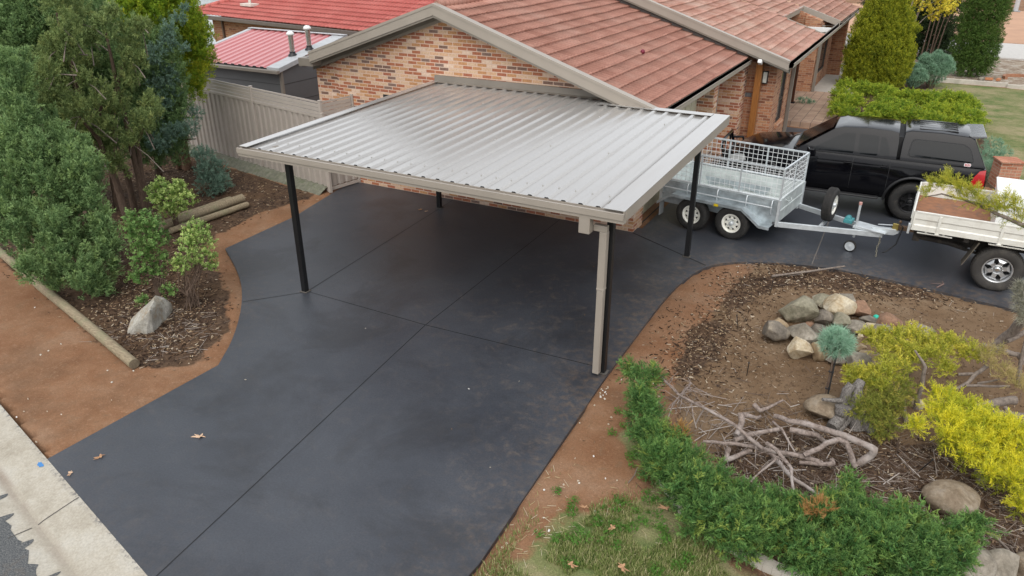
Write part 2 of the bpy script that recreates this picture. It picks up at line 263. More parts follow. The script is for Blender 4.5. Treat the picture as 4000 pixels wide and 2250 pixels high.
D={"T1":[[-8.7,-6.52,3.44,0.29],[-8.75,-6.45,3.16,0.33],[-8.69,-6.78,2.85,0.33],[-8.51,-6.67,2.52,0.33],[-8.34,-6.36,2.17,0.32],[-8.13,-6.21,2.0,0.3],[-7.61,-6.46,1.83,0.29],[-8.07,-6.95,2.08,0.33],[-8.32,-7.12,2.42,0.26],[-8.21,-7.28,1.92,0.33],[-7.93,-7.06,1.99,0.26],[-7.82,-6.36,1.87,0.34],[-7.72,-6.29,1.63,0.28],[-7.37,-6.56,1.36,0.25],[-7.77,-6.75,1.43,0.27],[-7.73,-7.23,1.23,0.29],[-7.24,-7.32,1.05,0.32],[-7.21,-6.59,0.92,0.25],[-6.92,-6.69,0.76,0.18],[-6.88,-6.89,0.48,0.22],[-7.01,-7.25,0.6,0.33],[-7.37,-7.47,0.61,0.33],[-7.28,-7.84,0.59,0.21],[-6.75,-7.32,0.28,0.22],[-6.83,-7.08,0.08,0.18],[-7.23,-7.52,0.35,0.2],[-7.68,-7.77,1.19,0.28],[-7.8,-7.78,1.4,0.25],[-7.9,-6.93,1.74,0.29],[-8.16,-7.3,1.46,0.26],[-8.96,-6.81,1.9,0.46],[-8.48,-6.53,1.41,0.51],[-7.89,-6.66,0.57,0.47],[-8.16,-7.17,0.7,0.45],[-8.59,-7.21,1.24,0.45],[-8.09,-6.28,1.03,0.4],[-9.36,-6.28,2.92,0.42],[-8.99,-6.22,2.24,0.42],[-9.07,-6.68,2.11,0.41]],"T2":[[-9.48,-5.04,4.23,0.29],[-9.5,-4.67,4.29,0.29],[-9.17,-5.1,3.89,0.26],[-9.38,-5.04,3.42,0.25],[-9.39,-5.26,3.62,0.17],[-9.52,-5.56,3.13,0.27],[-8.95,-4.53,3.86,0.2],[-8.95,-4.33,4.12,0.11],[-8.71,-3.93,3.84,0.14],[-8.95,-4.09,3.62,0.23],[-8.89,-4.16,3.27,0.23],[-9.14,-4.19,2.9,0.21],[-9.13,-4.77,2.65,0.23],[-9.4,-4.32,2.3,0.29],[-8.58,-4.19,2.34,0.21],[-9.07,-4.1,2.0,0.21],[-9.28,-4.72,2.0,0.18],[-9.15,-4.36,1.7,0.16],[-9.34,-5.19,2.4,0.3],[-9.25,-4.97,3.02,0.12],[-9.47,-4.52,3.64,0.15],[-9.61,-4.53,1.15,0.25],[-10.0,-4.26,3.15,0.16],[-10.0,-4.27,3.95,0.28],[-10.19,-4.94,2.73,0.31],[-9.91,-4.68,1.79,0.21],[-10.29,-5.31,2.58,0.31],[-9.89,-4.47,1.52,0.19],[-10.04,-4.89,3.14,0.28],[-9.88,-4.82,2.01,0.29],[-9.96,-4.95,2.55,0.28],[-9.79,-4.49,2.16,0.21],[-10.09,-4.97,1.75,0.27],[-10.2,-4.96,3.28,0.25]],"T0":[[-11.27,-4.93,4.02,0.39],[-11.27,-4.51,4.2,0.34],[-10.91,-4.9,3.79,0.31],[-11.26,-5.09,3.47,0.31],[-10.95,-4.76,3.58,0.23],[-10.79,-4.56,3.89,0.29],[-11.09,-4.95,4.32,0.3],[-11.06,-4.67,3.18,0.29],[-11.21,-4.86,3.32,0.32],[-10.99,-4.28,4.25,0.29],[-11.87,-4.67,3.71,0.4],[-11.62,-4.22,3.94,0.41],[-11.59,-4.77,3.1,0.38],[-11.42,-4.27,3.49,0.3],[-11.74,-5.04,2.97,0.32],[-10.76,-4.08,4.19,0.34],[-10.77,-3.75,3.94,0.35],[-10.34,-3.71,4.1,0.29],[-10.82,-3.57,3.58,0.36],[-10.52,-4.2,3.54,0.35],[-11.02,-4.15,3.73,0.35],[-10.69,-3.96,3.11,0.33],[-11.0,-4.27,2.91,0.35],[-10.35,-3.8,3.27,0.3],[-10.93,-4.65,2.74,0.32],[-11.09,-4.09,2.5,0.31],[-10.98,-3.7,2.66,0.25],[-10.36,-3.6,2.97,0.22],[-11.86,-4.04,3.3,0.32],[-11.83,-3.98,2.89,0.33],[-11.96,-4.21,2.49,0.33],[-11.92,-4.15,2.06,0.33],[-12.06,-4.38,1.66,0.33],[-12.02,-4.32,1.21,0.34],[-11.68,-3.73,3.28,0.33],[-11.63,-3.66,2.86,0.33],[-11.77,-3.89,2.46,0.33],[-11.73,-3.83,2.02,0.34],[-11.87,-4.06,1.61,0.34],[-11.83,-3.99,1.16,0.34],[-11.48,-3.42,3.25,0.33],[-11.43,-3.35,2.83,0.33],[-11.58,-3.57,2.42,0.33],[-11.53,-3.5,1.98,0.34],[-11.68,-3.73,1.57,0.34],[-11.63,-3.66,1.1,0.35],[-11.27,-3.1,3.22,0.33],[-11.22,-3.02,2.79,0.34],[-11.37,-3.25,2.39,0.34],[-11.32,-3.17,1.94,0.34],[-11.47,-3.41,1.52,0.34],[-11.42,-3.33,1.05,0.35],[-11.05,-2.78,3.2,0.34],[-10.99,-2.7,2.77,0.34],[-11.15,-2.92,2.35,0.34],[-11.09,-2.84,1.9,0.35],[-11.25,-3.07,1.47,0.35],[-11.2,-2.99,1.0,0.35],[-10.82,-2.46,3.17,0.34],[-10.76,-2.38,2.74,0.34],[-10.92,-2.6,2.32,0.35],[-10.86,-2.51,1.86,0.35],[-11.02,-2.74,1.43,0.35],[-10.96,-2.65,0.95,0.36],[-10.58,-2.14,3.15,0.34],[-10.51,-2.05,2.71,0.35],[-10.68,-2.27,2.28,0.35],[-10.61,-2.18,1.82,0.35],[-10.78,-2.4,1.38,0.36],[-10.71,-2.31,0.9,0.36],[-11.15,-2.4,3.52,0.35],[-11.19,-2.46,3.12,0.36],[-11.24,-2.53,2.72,0.36],[-11.29,-2.59,2.31,0.36],[-11.33,-2.66,1.9,0.37],[-11.38,-2.73,1.48,0.37],[-11.43,-2.8,1.05,0.37],[-11.06,-2.28,2.28,0.37],[-11.11,-2.35,1.86,0.37],[-11.16,-2.41,1.44,0.37],[-11.21,-2.48,1.0,0.38],[-10.83,-1.97,2.25,0.37],[-10.88,-2.03,1.83,0.37],[-10.92,-2.1,1.4,0.38],[-10.97,-2.16,0.96,0.38]],"GA":[[-11.6,-1.76,3.97,0.34],[-11.52,-1.3,3.94,0.4],[-10.9,-1.33,3.91,0.34],[-11.49,-1.74,3.72,0.28],[-10.89,-1.15,3.61,0.28],[-10.75,-1.04,3.31,0.25],[-10.73,-0.92,2.87,0.21],[-10.93,-0.99,2.49,0.24],[-11.03,-1.05,2.14,0.16],[-11.35,-1.3,3.74,0.31],[-11.05,-1.06,2.92,0.25],[-11.18,-0.92,3.21,0.26],[-11.65,-2.08,3.83,0.18],[-11.91,-1.64,4.21,0.37],[-11.09,-1.54,4.37,0.45],[-11.19,-0.94,4.28,0.37],[-12.06,-0.95,3.62,0.42],[-11.17,-2.27,3.95,0.32],[-10.99,-2.02,4.02,0.33],[-10.92,-1.76,3.86,0.3],[-11.2,-2.14,3.71,0.24],[-11.08,-1.81,3.6,0.24],[-11.72,-0.52,3.28,0.36],[-11.55,-0.63,2.58,0.3],[-11.61,-0.86,2.22,0.23],[-11.09,-1.1,1.92,0.13]],"BC":[[-10.19,-1.9,3.82,0.1],[-10.25,-1.64,3.99,0.07],[-10.09,-2.24,3.68,0.11],[-10.32,-2.19,3.48,0.14],[-10.22,-2.24,3.33,0.18],[-10.36,-2.49,3.15,0.23],[-10.05,-1.99,3.21,0.08],[-10.41,-2.26,2.63,0.24],[-10.57,-2.42,2.44,0.27],[-10.51,-2.17,2.22,0.18],[-10.56,-2.37,2.84,0.21],[-10.33,-1.77,1.68,0.16],[-10.21,-2.16,1.4,0.25],[-10.69,-2.01,1.62,0.22],[-10.51,-2.77,1.19,0.27],[-10.73,-2.3,0.89,0.19],[-10.61,-2.44,1.96,0.27],[-10.85,-2.6,1.51,0.24],[-10.35,-2.42,1.38,0.24],[-11.73,-2.53,2.62,0.34],[-11.54,-2.27,2.14,0.34],[-11.25,-2.2,2.58,0.31]],"BL":[[-9.6,-2.28,0.85,0.21],[-9.69,-2.06,0.43,0.28],[-9.23,-2.29,0.24,0.18],[-9.57,-2.37,0.21,0.25],[-9.52,-2.48,0.6,0.18],[-9.35,-2.34,0.01,0.16],[-9.58,-2.51,0.94,0.12]],"S1":[[-8.23,-4.39,0.74,0.24],[-8.48,-4.54,0.85,0.17],[-7.95,-4.3,0.7,0.17],[-8.13,-4.33,0.93,0.15],[-8.21,-4.56,0.48,0.13],[-8.22,-4.6,0.66,0.16],[-8.09,-4.37,0.47,0.13],[-8.29,-4.52,1.02,0.11],[-8.43,-4.7,0.71,0.11]],"S2":[[-5.19,-6.36,1.3,0.12],[-5.23,-6.16,1.14,0.14],[-5.1,-6.58,1.04,0.17],[-5.06,-6.28,0.98,0.16],[-4.98,-6.3,0.65,0.09],[-5.19,-6.63,0.74,0.12],[-5.08,-6.4,0.79,0.13],[-5.35,-6.64,0.75,0.09],[-5.22,-6.41,1.13,0.13],[-5.13,-6.17,0.74,0.09]],"S3":[[-5.69,-6.71,1.33,0.19],[-5.93,-6.8,1.18,0.19],[-5.56,-6.88,1.06,0.21],[-5.8,-6.97,0.63,0.14],[-5.55,-6.74,0.28,0.1],[-5.76,-7.11,0.17,0.07],[-5.6,-6.78,0.78,0.13],[-5.81,-6.96,1.39,0.12],[-5.82,-6.92,0.93,0.17],[-5.71,-6.62,1.12,0.15],[-5.82,-6.9,1.51,0.12],[-5.84,-6.69,1.43,0.13],[-5.65,-6.84,0.61,0.09],[-6.13,-6.96,0.41,0.08]],"PJ":[[2.4,14.66,0.69,0.26],[2.89,14.92,0.62,0.29],[3.45,14.57,0.66,0.29],[3.77,14.68,0.64,0.21],[2.3,13.63,0.61,0.21],[2.51,12.77,0.51,0.31],[2.49,12.01,0.41,0.23],[2.8,12.98,0.57,0.21],[2.95,11.81,0.38,0.17],[3.88,14.19,0.56,0.28],[4.34,14.32,0.61,0.31],[4.67,14.18,0.57,0.28],[3.67,13.65,0.5,0.21],[3.59,12.41,0.45,0.27],[4.01,12.62,0.39,0.3],[4.26,13.06,0.53,0.24],[4.97,14.12,0.61,0.31],[5.43,14.61,0.56,0.35],[5.78,14.57,0.6,0.31],[6.06,14.48,0.44,0.27],[5.17,13.27,0.45,0.3],[5.71,13.72,0.38,0.34],[6.15,13.29,0.38,0.26],[6.31,13.05,0.29,0.19],[4.62,12.65,0.35,0.26],[5.07,12.29,0.37,0.26],[5.65,12.52,0.29,0.26],[6.08,12.47,0.25,0.22],[3.46,11.97,0.36,0.16],[6.21,11.65,0.28,0.15]],"YT":[[2.96,23.05,2.79,0.31],[3.3,23.67,2.54,0.27],[3.25,22.23,2.41,0.17],[4.08,22.85,2.77,0.26],[4.36,22.54,2.92,0.3],[4.77,22.44,2.83,0.3],[5.0,22.62,2.94,0.25],[4.71,22.94,2.54,0.22],[4.47,23.05,2.4,0.17],[3.78,23.32,2.84,0.26],[5.06,23.09,2.67,0.15],[3.49,23.61,2.81,0.27],[2.84,22.62,3.14,0.35],[3.56,23.99,3.16,0.45],[4.36,22.31,3.29,0.42]],"DT":[[4.23,28.12,1.33,0.45],[4.95,28.6,1.08,0.45],[5.2,27.45,1.59,0.39],[5.25,27.93,0.75,0.45],[5.2,27.68,0.39,0.35],[4.54,27.6,1.59,0.39],[3.86,27.74,1.02,0.35],[3.85,28.0,0.6,0.3],[5.17,28.08,2.09,0.44],[4.15,28.31,1.69,0.4],[3.39,28.11,1.67,0.35],[5.57,28.54,0.11,0.25],[4.24,27.78,0.31,0.3],[4.49,28.86,2.13,0.5],[3.64,27.48,2.11,0.49],[4.98,28.52,2.51,0.44]],"HS":[[6.68,9.88,0.24,0.3],[6.57,8.91,0.19,0.26],[6.83,9.01,0.26,0.26],[6.44,7.63,0.24,0.2],[6.62,7.93,0.24,0.22]],"LJ":[[4.68,-3.56,0.59,0.07],[4.79,-3.5,0.53,0.09],[4.95,-3.6,0.59,0.11],[5.09,-3.41,0.58,0.1],[5.21,-3.2,0.59,0.07],[5.27,-3.4,0.56,0.12],[5.43,-3.36,0.53,0.11],[5.58,-3.3,0.59,0.1],[5.74,-3.22,0.54,0.07],[4.89,-3.77,0.53,0.1],[5.07,-3.8,0.56,0.11],[5.25,-3.78,0.54,0.11],[5.41,-3.66,0.48,0.1],[5.53,-3.58,0.54,0.1],[4.96,-4.01,0.48,0.08],[5.1,-4.21,0.53,0.1],[4.94,-4.4,0.52,0.09],[4.81,-4.48,0.47,0.08],[4.67,-4.59,0.51,0.06],[5.05,-4.33,0.41,0.09],[4.9,-4.63,0.45,0.09],[4.75,-4.59,0.4,0.07],[5.61,-3.85,0.48,0.08],[5.72,-3.79,0.43,0.05],[5.81,-3.34,0.5,0.08],[5.92,-3.39,0.55,0.08],[6.02,-3.3,0.5,0.06],[5.22,-3.9,0.46,0.08],[4.55,-4.44,0.45,0.03],[4.62,-4.62,0.44,0.05]],"LJd":[[5.09,-4.58,0.32,0.11],[4.96,-4.65,0.25,0.12],[4.81,-4.89,0.3,0.11],[5.17,-4.46,0.34,0.08],[4.71,-4.99,0.26,0.08],[5.01,-4.89,0.23,0.09],[4.87,-4.97,0.2,0.09],[5.11,-4.78,0.29,0.09],[4.67,-4.87,0.28,0.07],[5.21,-4.29,0.35,0.08],[5.09,-5.03,0.22,0.06],[5.06,-5.15,0.18,0.06],[5.01,-5.2,0.14,0.05]],"LJe":[[6.09,-3.48,0.61,0.07],[6.2,-3.26,0.56,0.06],[6.05,-3.7,0.63,0.05],[6.23,-3.81,0.61,0.06],[6.33,-4.06,0.61,0.06],[6.29,-3.92,0.6,0.05],[6.41,-4.1,0.58,0.06]],"YJ":[[5.52,-4.75,0.59,0.07],[5.59,-4.73,0.52,0.08],[5.67,-4.82,0.61,0.07],[5.74,-4.83,0.59,0.05],[5.54,-5.05,0.59,0.09],[5.66,-5.02,0.57,0.1],[5.79,-4.96,0.55,0.1],[5.87,-4.95,0.62,0.07],[5.51,-5.28,0.57,0.07],[5.63,-5.25,0.56,0.11],[5.77,-5.31,0.62,0.11],[5.92,-5.16,0.6,0.1],[6.06,-4.84,0.54,0.07],[6.04,-5.2,0.6,0.11],[6.18,-5.12,0.55,0.11],[6.27,-5.26,0.65,0.09],[5.35,-5.64,0.66,0.04],[5.31,-5.66,0.6,0.04],[5.68,-5.44,0.59,0.11],[5.85,-5.23,0.52,0.12],[5.99,-5.3,0.61,0.12],[6.14,-5.24,0.59,0.12],[6.3,-5.21,0.58,0.11],[5.64,-5.6,0.54,0.07],[5.78,-5.52,0.51,0.09],[5.92,-5.57,0.56,0.1],[6.08,-5.44,0.5,0.1],[6.24,-5.36,0.48,0.12],[6.35,-5.41,0.53,0.1],[5.85,-5.71,0.49,0.07],[6.01,-5.6,0.4,0.08],[6.12,-5.64,0.44,0.09],[6.28,-5.52,0.37,0.09],[6.36,-5.63,0.46,0.09],[6.06,-5.87,0.44,0.06],[6.22,-5.74,0.37,0.07],[6.32,-5.81,0.4,0.08],[6.43,-5.67,0.23,0.07],[6.39,-5.91,0.25,0.06],[6.42,-5.95,0.18,0.05]],"BU":[[4.99,-3.48,2.76,0.03],[5.05,-3.39,2.71,0.04],[5.1,-3.61,2.84,0.06],[5.14,-3.52,2.85,0.04],[5.22,-3.57,2.76,0.05],[5.28,-3.59,2.8,0.04],[5.29,-3.57,2.68,0.05],[5.4,-3.53,2.64,0.06],[5.46,-3.52,2.71,0.04],[5.53,-3.48,2.59,0.06],[5.64,-3.53,2.57,0.06],[5.49,-3.43,2.65,0.05],[5.73,-3.6,2.63,0.08],[5.81,-3.41,2.51,0.07],[5.86,-3.67,2.68,0.05],[5.93,-3.48,2.53,0.07],[5.99,-3.57,2.48,0.06],[5.79,-3.5,2.68,0.05],[4.96,-3.56,2.66,0.03],[5.39,-3.57,2.77,0.02]],"GD":[[6.32,-2.9,1.31,0.11],[6.38,-2.85,1.13,0.13],[6.27,-2.98,1.42,0.07],[6.42,-2.94,1.0,0.1]],"JA":[[2.11,-5.9,0.38,0.13],[2.28,-6.07,0.38,0.15],[2.37,-5.87,0.38,0.11],[2.37,-6.38,0.33,0.16],[2.56,-6.45,0.38,0.14],[2.61,-6.79,0.33,0.15],[2.8,-6.86,0.33,0.18],[2.98,-6.85,0.33,0.16],[2.85,-7.16,0.33,0.16],[3.05,-7.21,0.33,0.21],[3.22,-7.04,0.33,0.17],[3.26,-7.46,0.33,0.21],[3.42,-7.44,0.33,0.23],[3.55,-7.3,0.33,0.21],[3.52,-7.79,0.33,0.18],[3.73,-7.68,0.33,0.24],[3.86,-7.41,0.33,0.2],[4.04,-7.7,0.33,0.23],[3.9,-7.9,0.33,0.21],[4.17,-7.37,0.33,0.2],[4.34,-7.66,0.33,0.25],[4.39,-7.32,0.33,0.18],[4.6,-7.46,0.33,0.27],[4.67,-7.11,0.33,0.22],[4.8,-6.97,0.33,0.16],[4.58,-7.82,0.33,0.21],[4.87,-7.31,0.33,0.27],[4.85,-7.73,0.33,0.24],[5.07,-7.08,0.33,0.22],[5.16,-7.39,0.33,0.28],[5.35,-6.93,0.33,0.22],[5.43,-7.25,0.33,0.28],[5.35,-7.57,0.33,0.22],[5.66,-7.06,0.33,0.23],[5.73,-7.25,0.33,0.19],[5.83,-6.91,0.33,0.17],[5.95,-6.79,0.38,0.11],[5.57,-7.5,0.33,0.18],[4.8,-6.73,0.38,0.07]],"BR":[[[[2.45,-5.84,0.55],[2.58,-6.0,0.55],[2.76,-6.1,0.52],[2.91,-6.16,0.5],[3.11,-6.18,0.47],[3.31,-6.19,0.42],[3.51,-6.23,0.38],[3.69,-6.29,0.3],[3.84,-6.26,0.2]],0.008,0.025],[[[2.83,-5.78,0.5],[2.78,-6.11,0.5],[2.75,-6.24,0.45],[2.73,-6.36,0.3]],0.013,0.007],[[[2.93,-6.12,0.48],[3.0,-6.22,0.35],[3.06,-6.24,0.2]],0.009,0.005],[[[3.11,-6.17,0.46],[3.03,-6.16,0.2]],0.011,0.008],[[[3.47,-5.76,0.25],[3.51,-5.85,0.2],[3.51,-5.92,0.15],[3.5,-6.05,0.12]],0.039,0.035],[[[3.49,-5.76,0.25],[3.56,-5.71,0.22],[3.65,-5.65,0.18],[3.68,-5.55,0.15]],0.031,0.018],[[[3.2,-6.45,0.2],[3.41,-6.38,0.2],[3.58,-6.31,0.2],[3.76,-6.25,0.18],[3.96,-6.2,0.16],[4.13,-6.15,0.15],[4.3,-6.08,0.12],[4.48,-6.05,0.08]],0.02,0.032],[[[3.52,-6.29,0.22],[3.67,-6.13,0.25],[3.8,-5.98,0.25],[3.97,-5.84,0.25]],0.03,0.025],[[[3.48,-6.34,0.12],[3.49,-6.52,0.08],[3.57,-6.44,0.1],[3.72,-6.25,0.12]],0.032,0.027],[[[3.88,-6.35,0.35],[4.02,-6.43,0.35],[4.11,-6.51,0.32],[4.2,-6.61,0.3],[4.24,-6.78,0.28],[4.29,-6.96,0.25]],0.024,0.014],[[[3.92,-6.17,0.12],[4.07,-6.35,0.12],[4.26,-6.55,0.12],[4.44,-6.61,0.1],[4.56,-6.63,0.08]],0.03,0.017],[[[4.04,-6.46,0.3],[3.97,-6.65,0.28],[3.9,-6.76,0.22],[3.84,-6.89,0.18]],0.015,0.009],[[[3.84,-5.53,0.2],[4.02,-5.63,0.25],[4.2,-5.65,0.28],[4.36,-5.68,0.3],[4.6,-5.74,0.32],[4.83,-5.81,0.33],[4.97,-5.85,0.32],[4.95,-5.84,0.22],[4.86,-5.85,0.08]],0.031,0.044],[[[4.06,-5.73,0.2],[4.2,-5.72,0.2],[4.34,-5.66,0.18],[4.46,-5.61,0.08]],0.038,0.028],[[[3.54,-5.27,0.12],[3.64,-5.31,0.08],[3.72,-5.23,0.1],[3.86,-5.04,0.14]],0.035,0.012],[[[3.85,-5.75,0.25],[3.99,-5.91,0.28],[4.09,-6.02,0.22],[4.17,-6.03,0.12]],0.015,0.01],[[[4.28,-6.13,0.18],[4.42,-6.02,0.25],[4.48,-5.92,0.28],[4.59,-5.8,0.28],[4.68,-5.81,0.28],[4.77,-5.86,0.15],[4.83,-5.88,0.05]],0.029,0.036],[[[4.24,-6.13,0.06],[4.47,-6.07,0.08],[4.59,-5.99,0.08],[4.57,-5.93,0.08]],0.024,0.032]],"RT":[[[[6.25,-2.5,0.25],[6.33,-2.51,0.45],[6.41,-2.61,0.7],[6.49,-2.75,1.0]],0.072,0.063],[[[6.35,-2.67,0.5],[6.44,-2.59,0.55],[6.6,-2.47,0.65]],0.029,0.035],[[[6.05,-2.96,0.5],[6.19,-2.99,0.5],[6.33,-2.97,0.48],[6.49,-2.86,0.42],[6.59,-2.86,0.3]],0.023,0.04],[[[5.65,-3.82,0.15],[5.81,-3.87,0.25],[5.91,-3.77,0.32],[5.99,-3.64,0.4],[6.1,-3.53,0.5]],0.019,0.028],[[[5.8,-3.66,0.35],[5.99,-3.65,0.4]],0.022,0.019],[[[5.89,-3.83,0.3],[6.09,-3.77,0.32],[6.38,-3.66,0.34]],0.019,0.014],[[[6.03,-3.75,0.32],[6.13,-3.78,0.4],[6.22,-3.84,0.5]],0.016,0.011],[[[6.03,-4.16,0.2],[6.17,-4.04,0.22],[6.3,-3.94,0.25],[6.45,-3.83,0.25]],0.058,0.053],[[[6.24,-4.01,0.1],[6.4,-3.99,0.12],[6.64,-3.91,0.12]],0.046,0.046],[[[6.31,-4.14,0.3],[6.41,-4.21,0.25],[6.5,-4.26,0.2]],0.026,0.018]],"ST":[[[[4.31,-5.07,0.32],[4.41,-5.01,0.3],[4.51,-4.93,0.28],[4.59,-4.85,0.28]],0.019,0.04],[[[4.56,-4.87,0.25],[4.56,-4.89,0.42],[4.6,-4.85,0.5]],0.069,0.053],[[[4.56,-5.0,0.25],[4.56,-5.02,0.1],[4.49,-5.18,0.02]],0.092,0.073]],"BUs":[[4.92,-3.45,2.58],[5.09,-3.46,2.65],[5.32,-3.47,2.62],[5.5,-3.49,2.59],[5.68,-3.51,2.52],[5.86,-3.53,2.47],[6.05,-3.55,2.41]],"LJs":[[5.39,-4.18,-0.06],[5.39,-4.18,0.31],[5.37,-4.18,0.62],[5.21,-4.17,0.81]]}
# ---------------------------------------------------------------- ground
def sdf(poly, X, Y):
    P = np.array(poly, float); n = len(P); d = np.full(X.shape, 1e9); ins = np.zeros(X.shape, bool)
    for i in range(n):
        a, b = P[i], P[(i+1) % n]; e = b-a; L = (e**2).sum()
        t = np.clip(((X-a[0])*e[0]+(Y-a[1])*e[1])/max(L, 1e-9), 0, 1)
        d = np.minimum(d, np.hypot(X-a[0]-t*e[0], Y-a[1]-t*e[1]))
        c = ((a[1] <= Y) & (b[1] > Y)) | ((b[1] <= Y) & (a[1] > Y))
        xi = a[0]+(Y-a[1])/(e[1] if abs(e[1]) > 1e-9 else 1e-9)*e[0]
        ins ^= c & (X < xi)
    return np.where(ins, -d, d)
def smooth_poly(pts, it=2):
    for _ in range(it):
        q = []
        for i in range(len(pts)-1):
            a, b = pts[i], pts[i+1]; q += [(a[0]*.75+b[0]*.25, a[1]*.75+b[1]*.25), (a[0]*.25+b[0]*.75, a[1]*.25+b[1]*.75)]
        pts = [pts[0]]+q+[pts[-1]]
    return pts
kd = Vector((4.08, -.99, 0)).normalized(); kn = Vector((-kd.y, kd.x, 0))      # kerb direction, and towards the house
K0 = Vector((-3.54, -10.165, 0))
def kp(s, off): v = K0+kd*s-kn*off; return (v.x, v.y)
left_edge = smooth_poly([(-3.42, -7.72), (-3.86, -7.0), (-4.68, -6.05), (-5.52, -5.33), (-6.69, -4.59)], 2)
right_edge = smooth_poly([(1.57, -5.47), (1.53, -3.6), (1.53, -2.24), (1.72, -1.07), (2.2, -.48), (3.51, 0.02), (4.89, -.01), (6.82, -.35)], 2)
DRIVE = [kp(0, 0)]+left_edge+[(-6.77, -2.6), (-7.15, -.75), (-7.3, .3), (.1, .3), (.1, 7.3), (1.0, 7.5), (1.0, 10.9), (2.2, 10.9), (4.2, 9.3), (6.15, 7.4), (6.2, 6.0), (7.6, 4.8), (12.5, 3.6), (12.5, -1.6)]+right_edge[::-1]+[(1.74, -9.15), kp(5.25, 0)]
G = .1
gx = np.arange(-18, 12.01, G); gy = np.arange(-13, 30.01, G)
GX, GY = np.meshgrid(gx, gy); X = GX.ravel(); Y = GY.ravel()
nz = np.array([mnoise.noise((a*1.3, b*1.3, 0)) for a, b in zip(X, Y)]); nz2 = np.array([mnoise.noise((a*5, b*5, 3)) for a, b in zip(X, Y)])
dd = sdf(DRIVE, X, Y)
sr = (X-K0.x)*kd.x+(Y-K0.y)*kd.y; off = -((X-K0.x)*kn.x+(Y-K0.y)*kn.y)
MULCH_L = [(-10.1, -6.9), (-4.36, -8.25), (-3.75, -7.75), (-4.3, -6.75), (-5.1, -5.95), (-6.1, -5.35), (-7.2, -4.75), (-7.6, -3.2), (-7.35, -1.2), (-13, -.2), (-18, 1), (-18, -5.5)]
SOIL_R = [(2.5, -.3), (2.62, -1.31), (2.52, -1.98), (2.36, -2.51), (2.42, -3.03), (2.30, -3.68), (2.30, -4.15), (2.45, -4.79), (2.45, -5.3), (2.9, -6.5), (3.6, -7.1), (4.5, -7.5), (5.6, -7.4), (8, -8), (12, -6), (12, -1.3), (6.9, -.25), (4.9, .05), (3.5, .05)]
MRING = [[(2.6, -.35), (3.6, -.02), (5.2, -.02), (5.6, -.5), (4.2, -.85), (3.2, -1.0)], [(2.42, -1.2), (2.8, -.9), (3.2, -.5), (3.4, -.9), (3.0, -1.5), (2.75, -2.2), (2.6, -2.6), (2.4, -2.3)], [(2.28, -3.1), (2.75, -3.0), (2.8, -3.6), (2.7, -4.3), (2.6, -4.9), (2.35, -4.7), (2.22, -3.9)], [(3.6, -5.6), (4.6, -5.0), (5.4, -5.0), (6.4, -4.2), (8, -4), (8, -7.4), (5.5, -7.5), (4.2, -7.4), (3.3, -6.7)], [(2.6, -6.9), (3.0, -7.15), (3.6, -7.6), (4.6, -8.0), (5.5, -8.0), (5.5, -8.3), (4.2, -8.25), (3.2, -7.85), (2.75, -7.4)]]
GRASS = [[(1.95, -10.5), (1.85, -9.3), (2.05, -8.5), (2.25, -8.05), (2.7, -7.75), (2.8, -7.05), (3.2, -7.3), (4.0, -7.9), (5, -8.3), (6, -9), (6, -11)], [(2.2, -6.05), (2.5, -6.4), (2.75, -6.85), (2.55, -6.95), (2.3, -6.6)]]
LAWN = [(4.9, 21.75), (4.6, 18), (6.4, 14.5), (6.75, 11), (6.9, 8.5), (7.3, 5.6), (12.5, 4.0), (40, 4), (40, 21.0), (9, 21.4), (7.2, 21.75)]
ENTRYBED = [(2.2, 11.2), (4.2, 9.5), (6.3, 7.2), (7.4, 5.6), (7.2, 8.4), (6.6, 13.5), (5.2, 21.7), (5, 30), (1.2, 30), (1.2, 17), (2.3, 16)]
GRAVEL = [(5.2, 21.9), (40, 21.4), (40, 31), (1, 31), (2, 24)]
def mk(poly, soft=.18): return np.clip(.5-(sdf(poly, X, Y)+nz*.16+nz2*.09)/soft, 0, 1)
mulch = np.maximum.reduce([mk(MULCH_L, .3), mk(ENTRYBED)*.9]+[mk(p, .35) for p in MRING])
soil = mk(SOIL_R, .25); grass = np.maximum(np.maximum(mk(GRASS[0], .5)*.8, mk(GRASS[1], .4)), mk(LAWN)); gravel = mk(GRAVEL)
mulch *= (1-np.clip(grass, 0, 1)*.7)
Zg = -.02+nz*.018+nz2*.012+np.clip(mulch, 0, 1)*nz2*.02
Zg = np.where(dd < .0, -.075, np.where(dd < .12, -.03+(Zg+.03)*np.clip(dd/.12, 0, 1), Zg))
Zg = np.where(off > -.02, -.3, Zg); Zg = np.where((off <= -.02) & (off > -.2), np.minimum(Zg, -.012), Zg)
Zg = np.where(sdf([(-8.2, .15), (-.1, .15), (-.1, 7.2), (1.1, 7.5), (1.1, 23), (-9, 23)], X, Y) < -.1, -.1, Zg)
ny, nx = GX.shape; idx = np.arange(nx*ny).reshape(ny, nx)
F = np.stack([idx[:-1, :-1], idx[:-1, 1:], idx[1:, 1:], idx[1:, :-1]], -1).reshape(-1, 4)
V = np.stack([X, Y, Zg], 1)
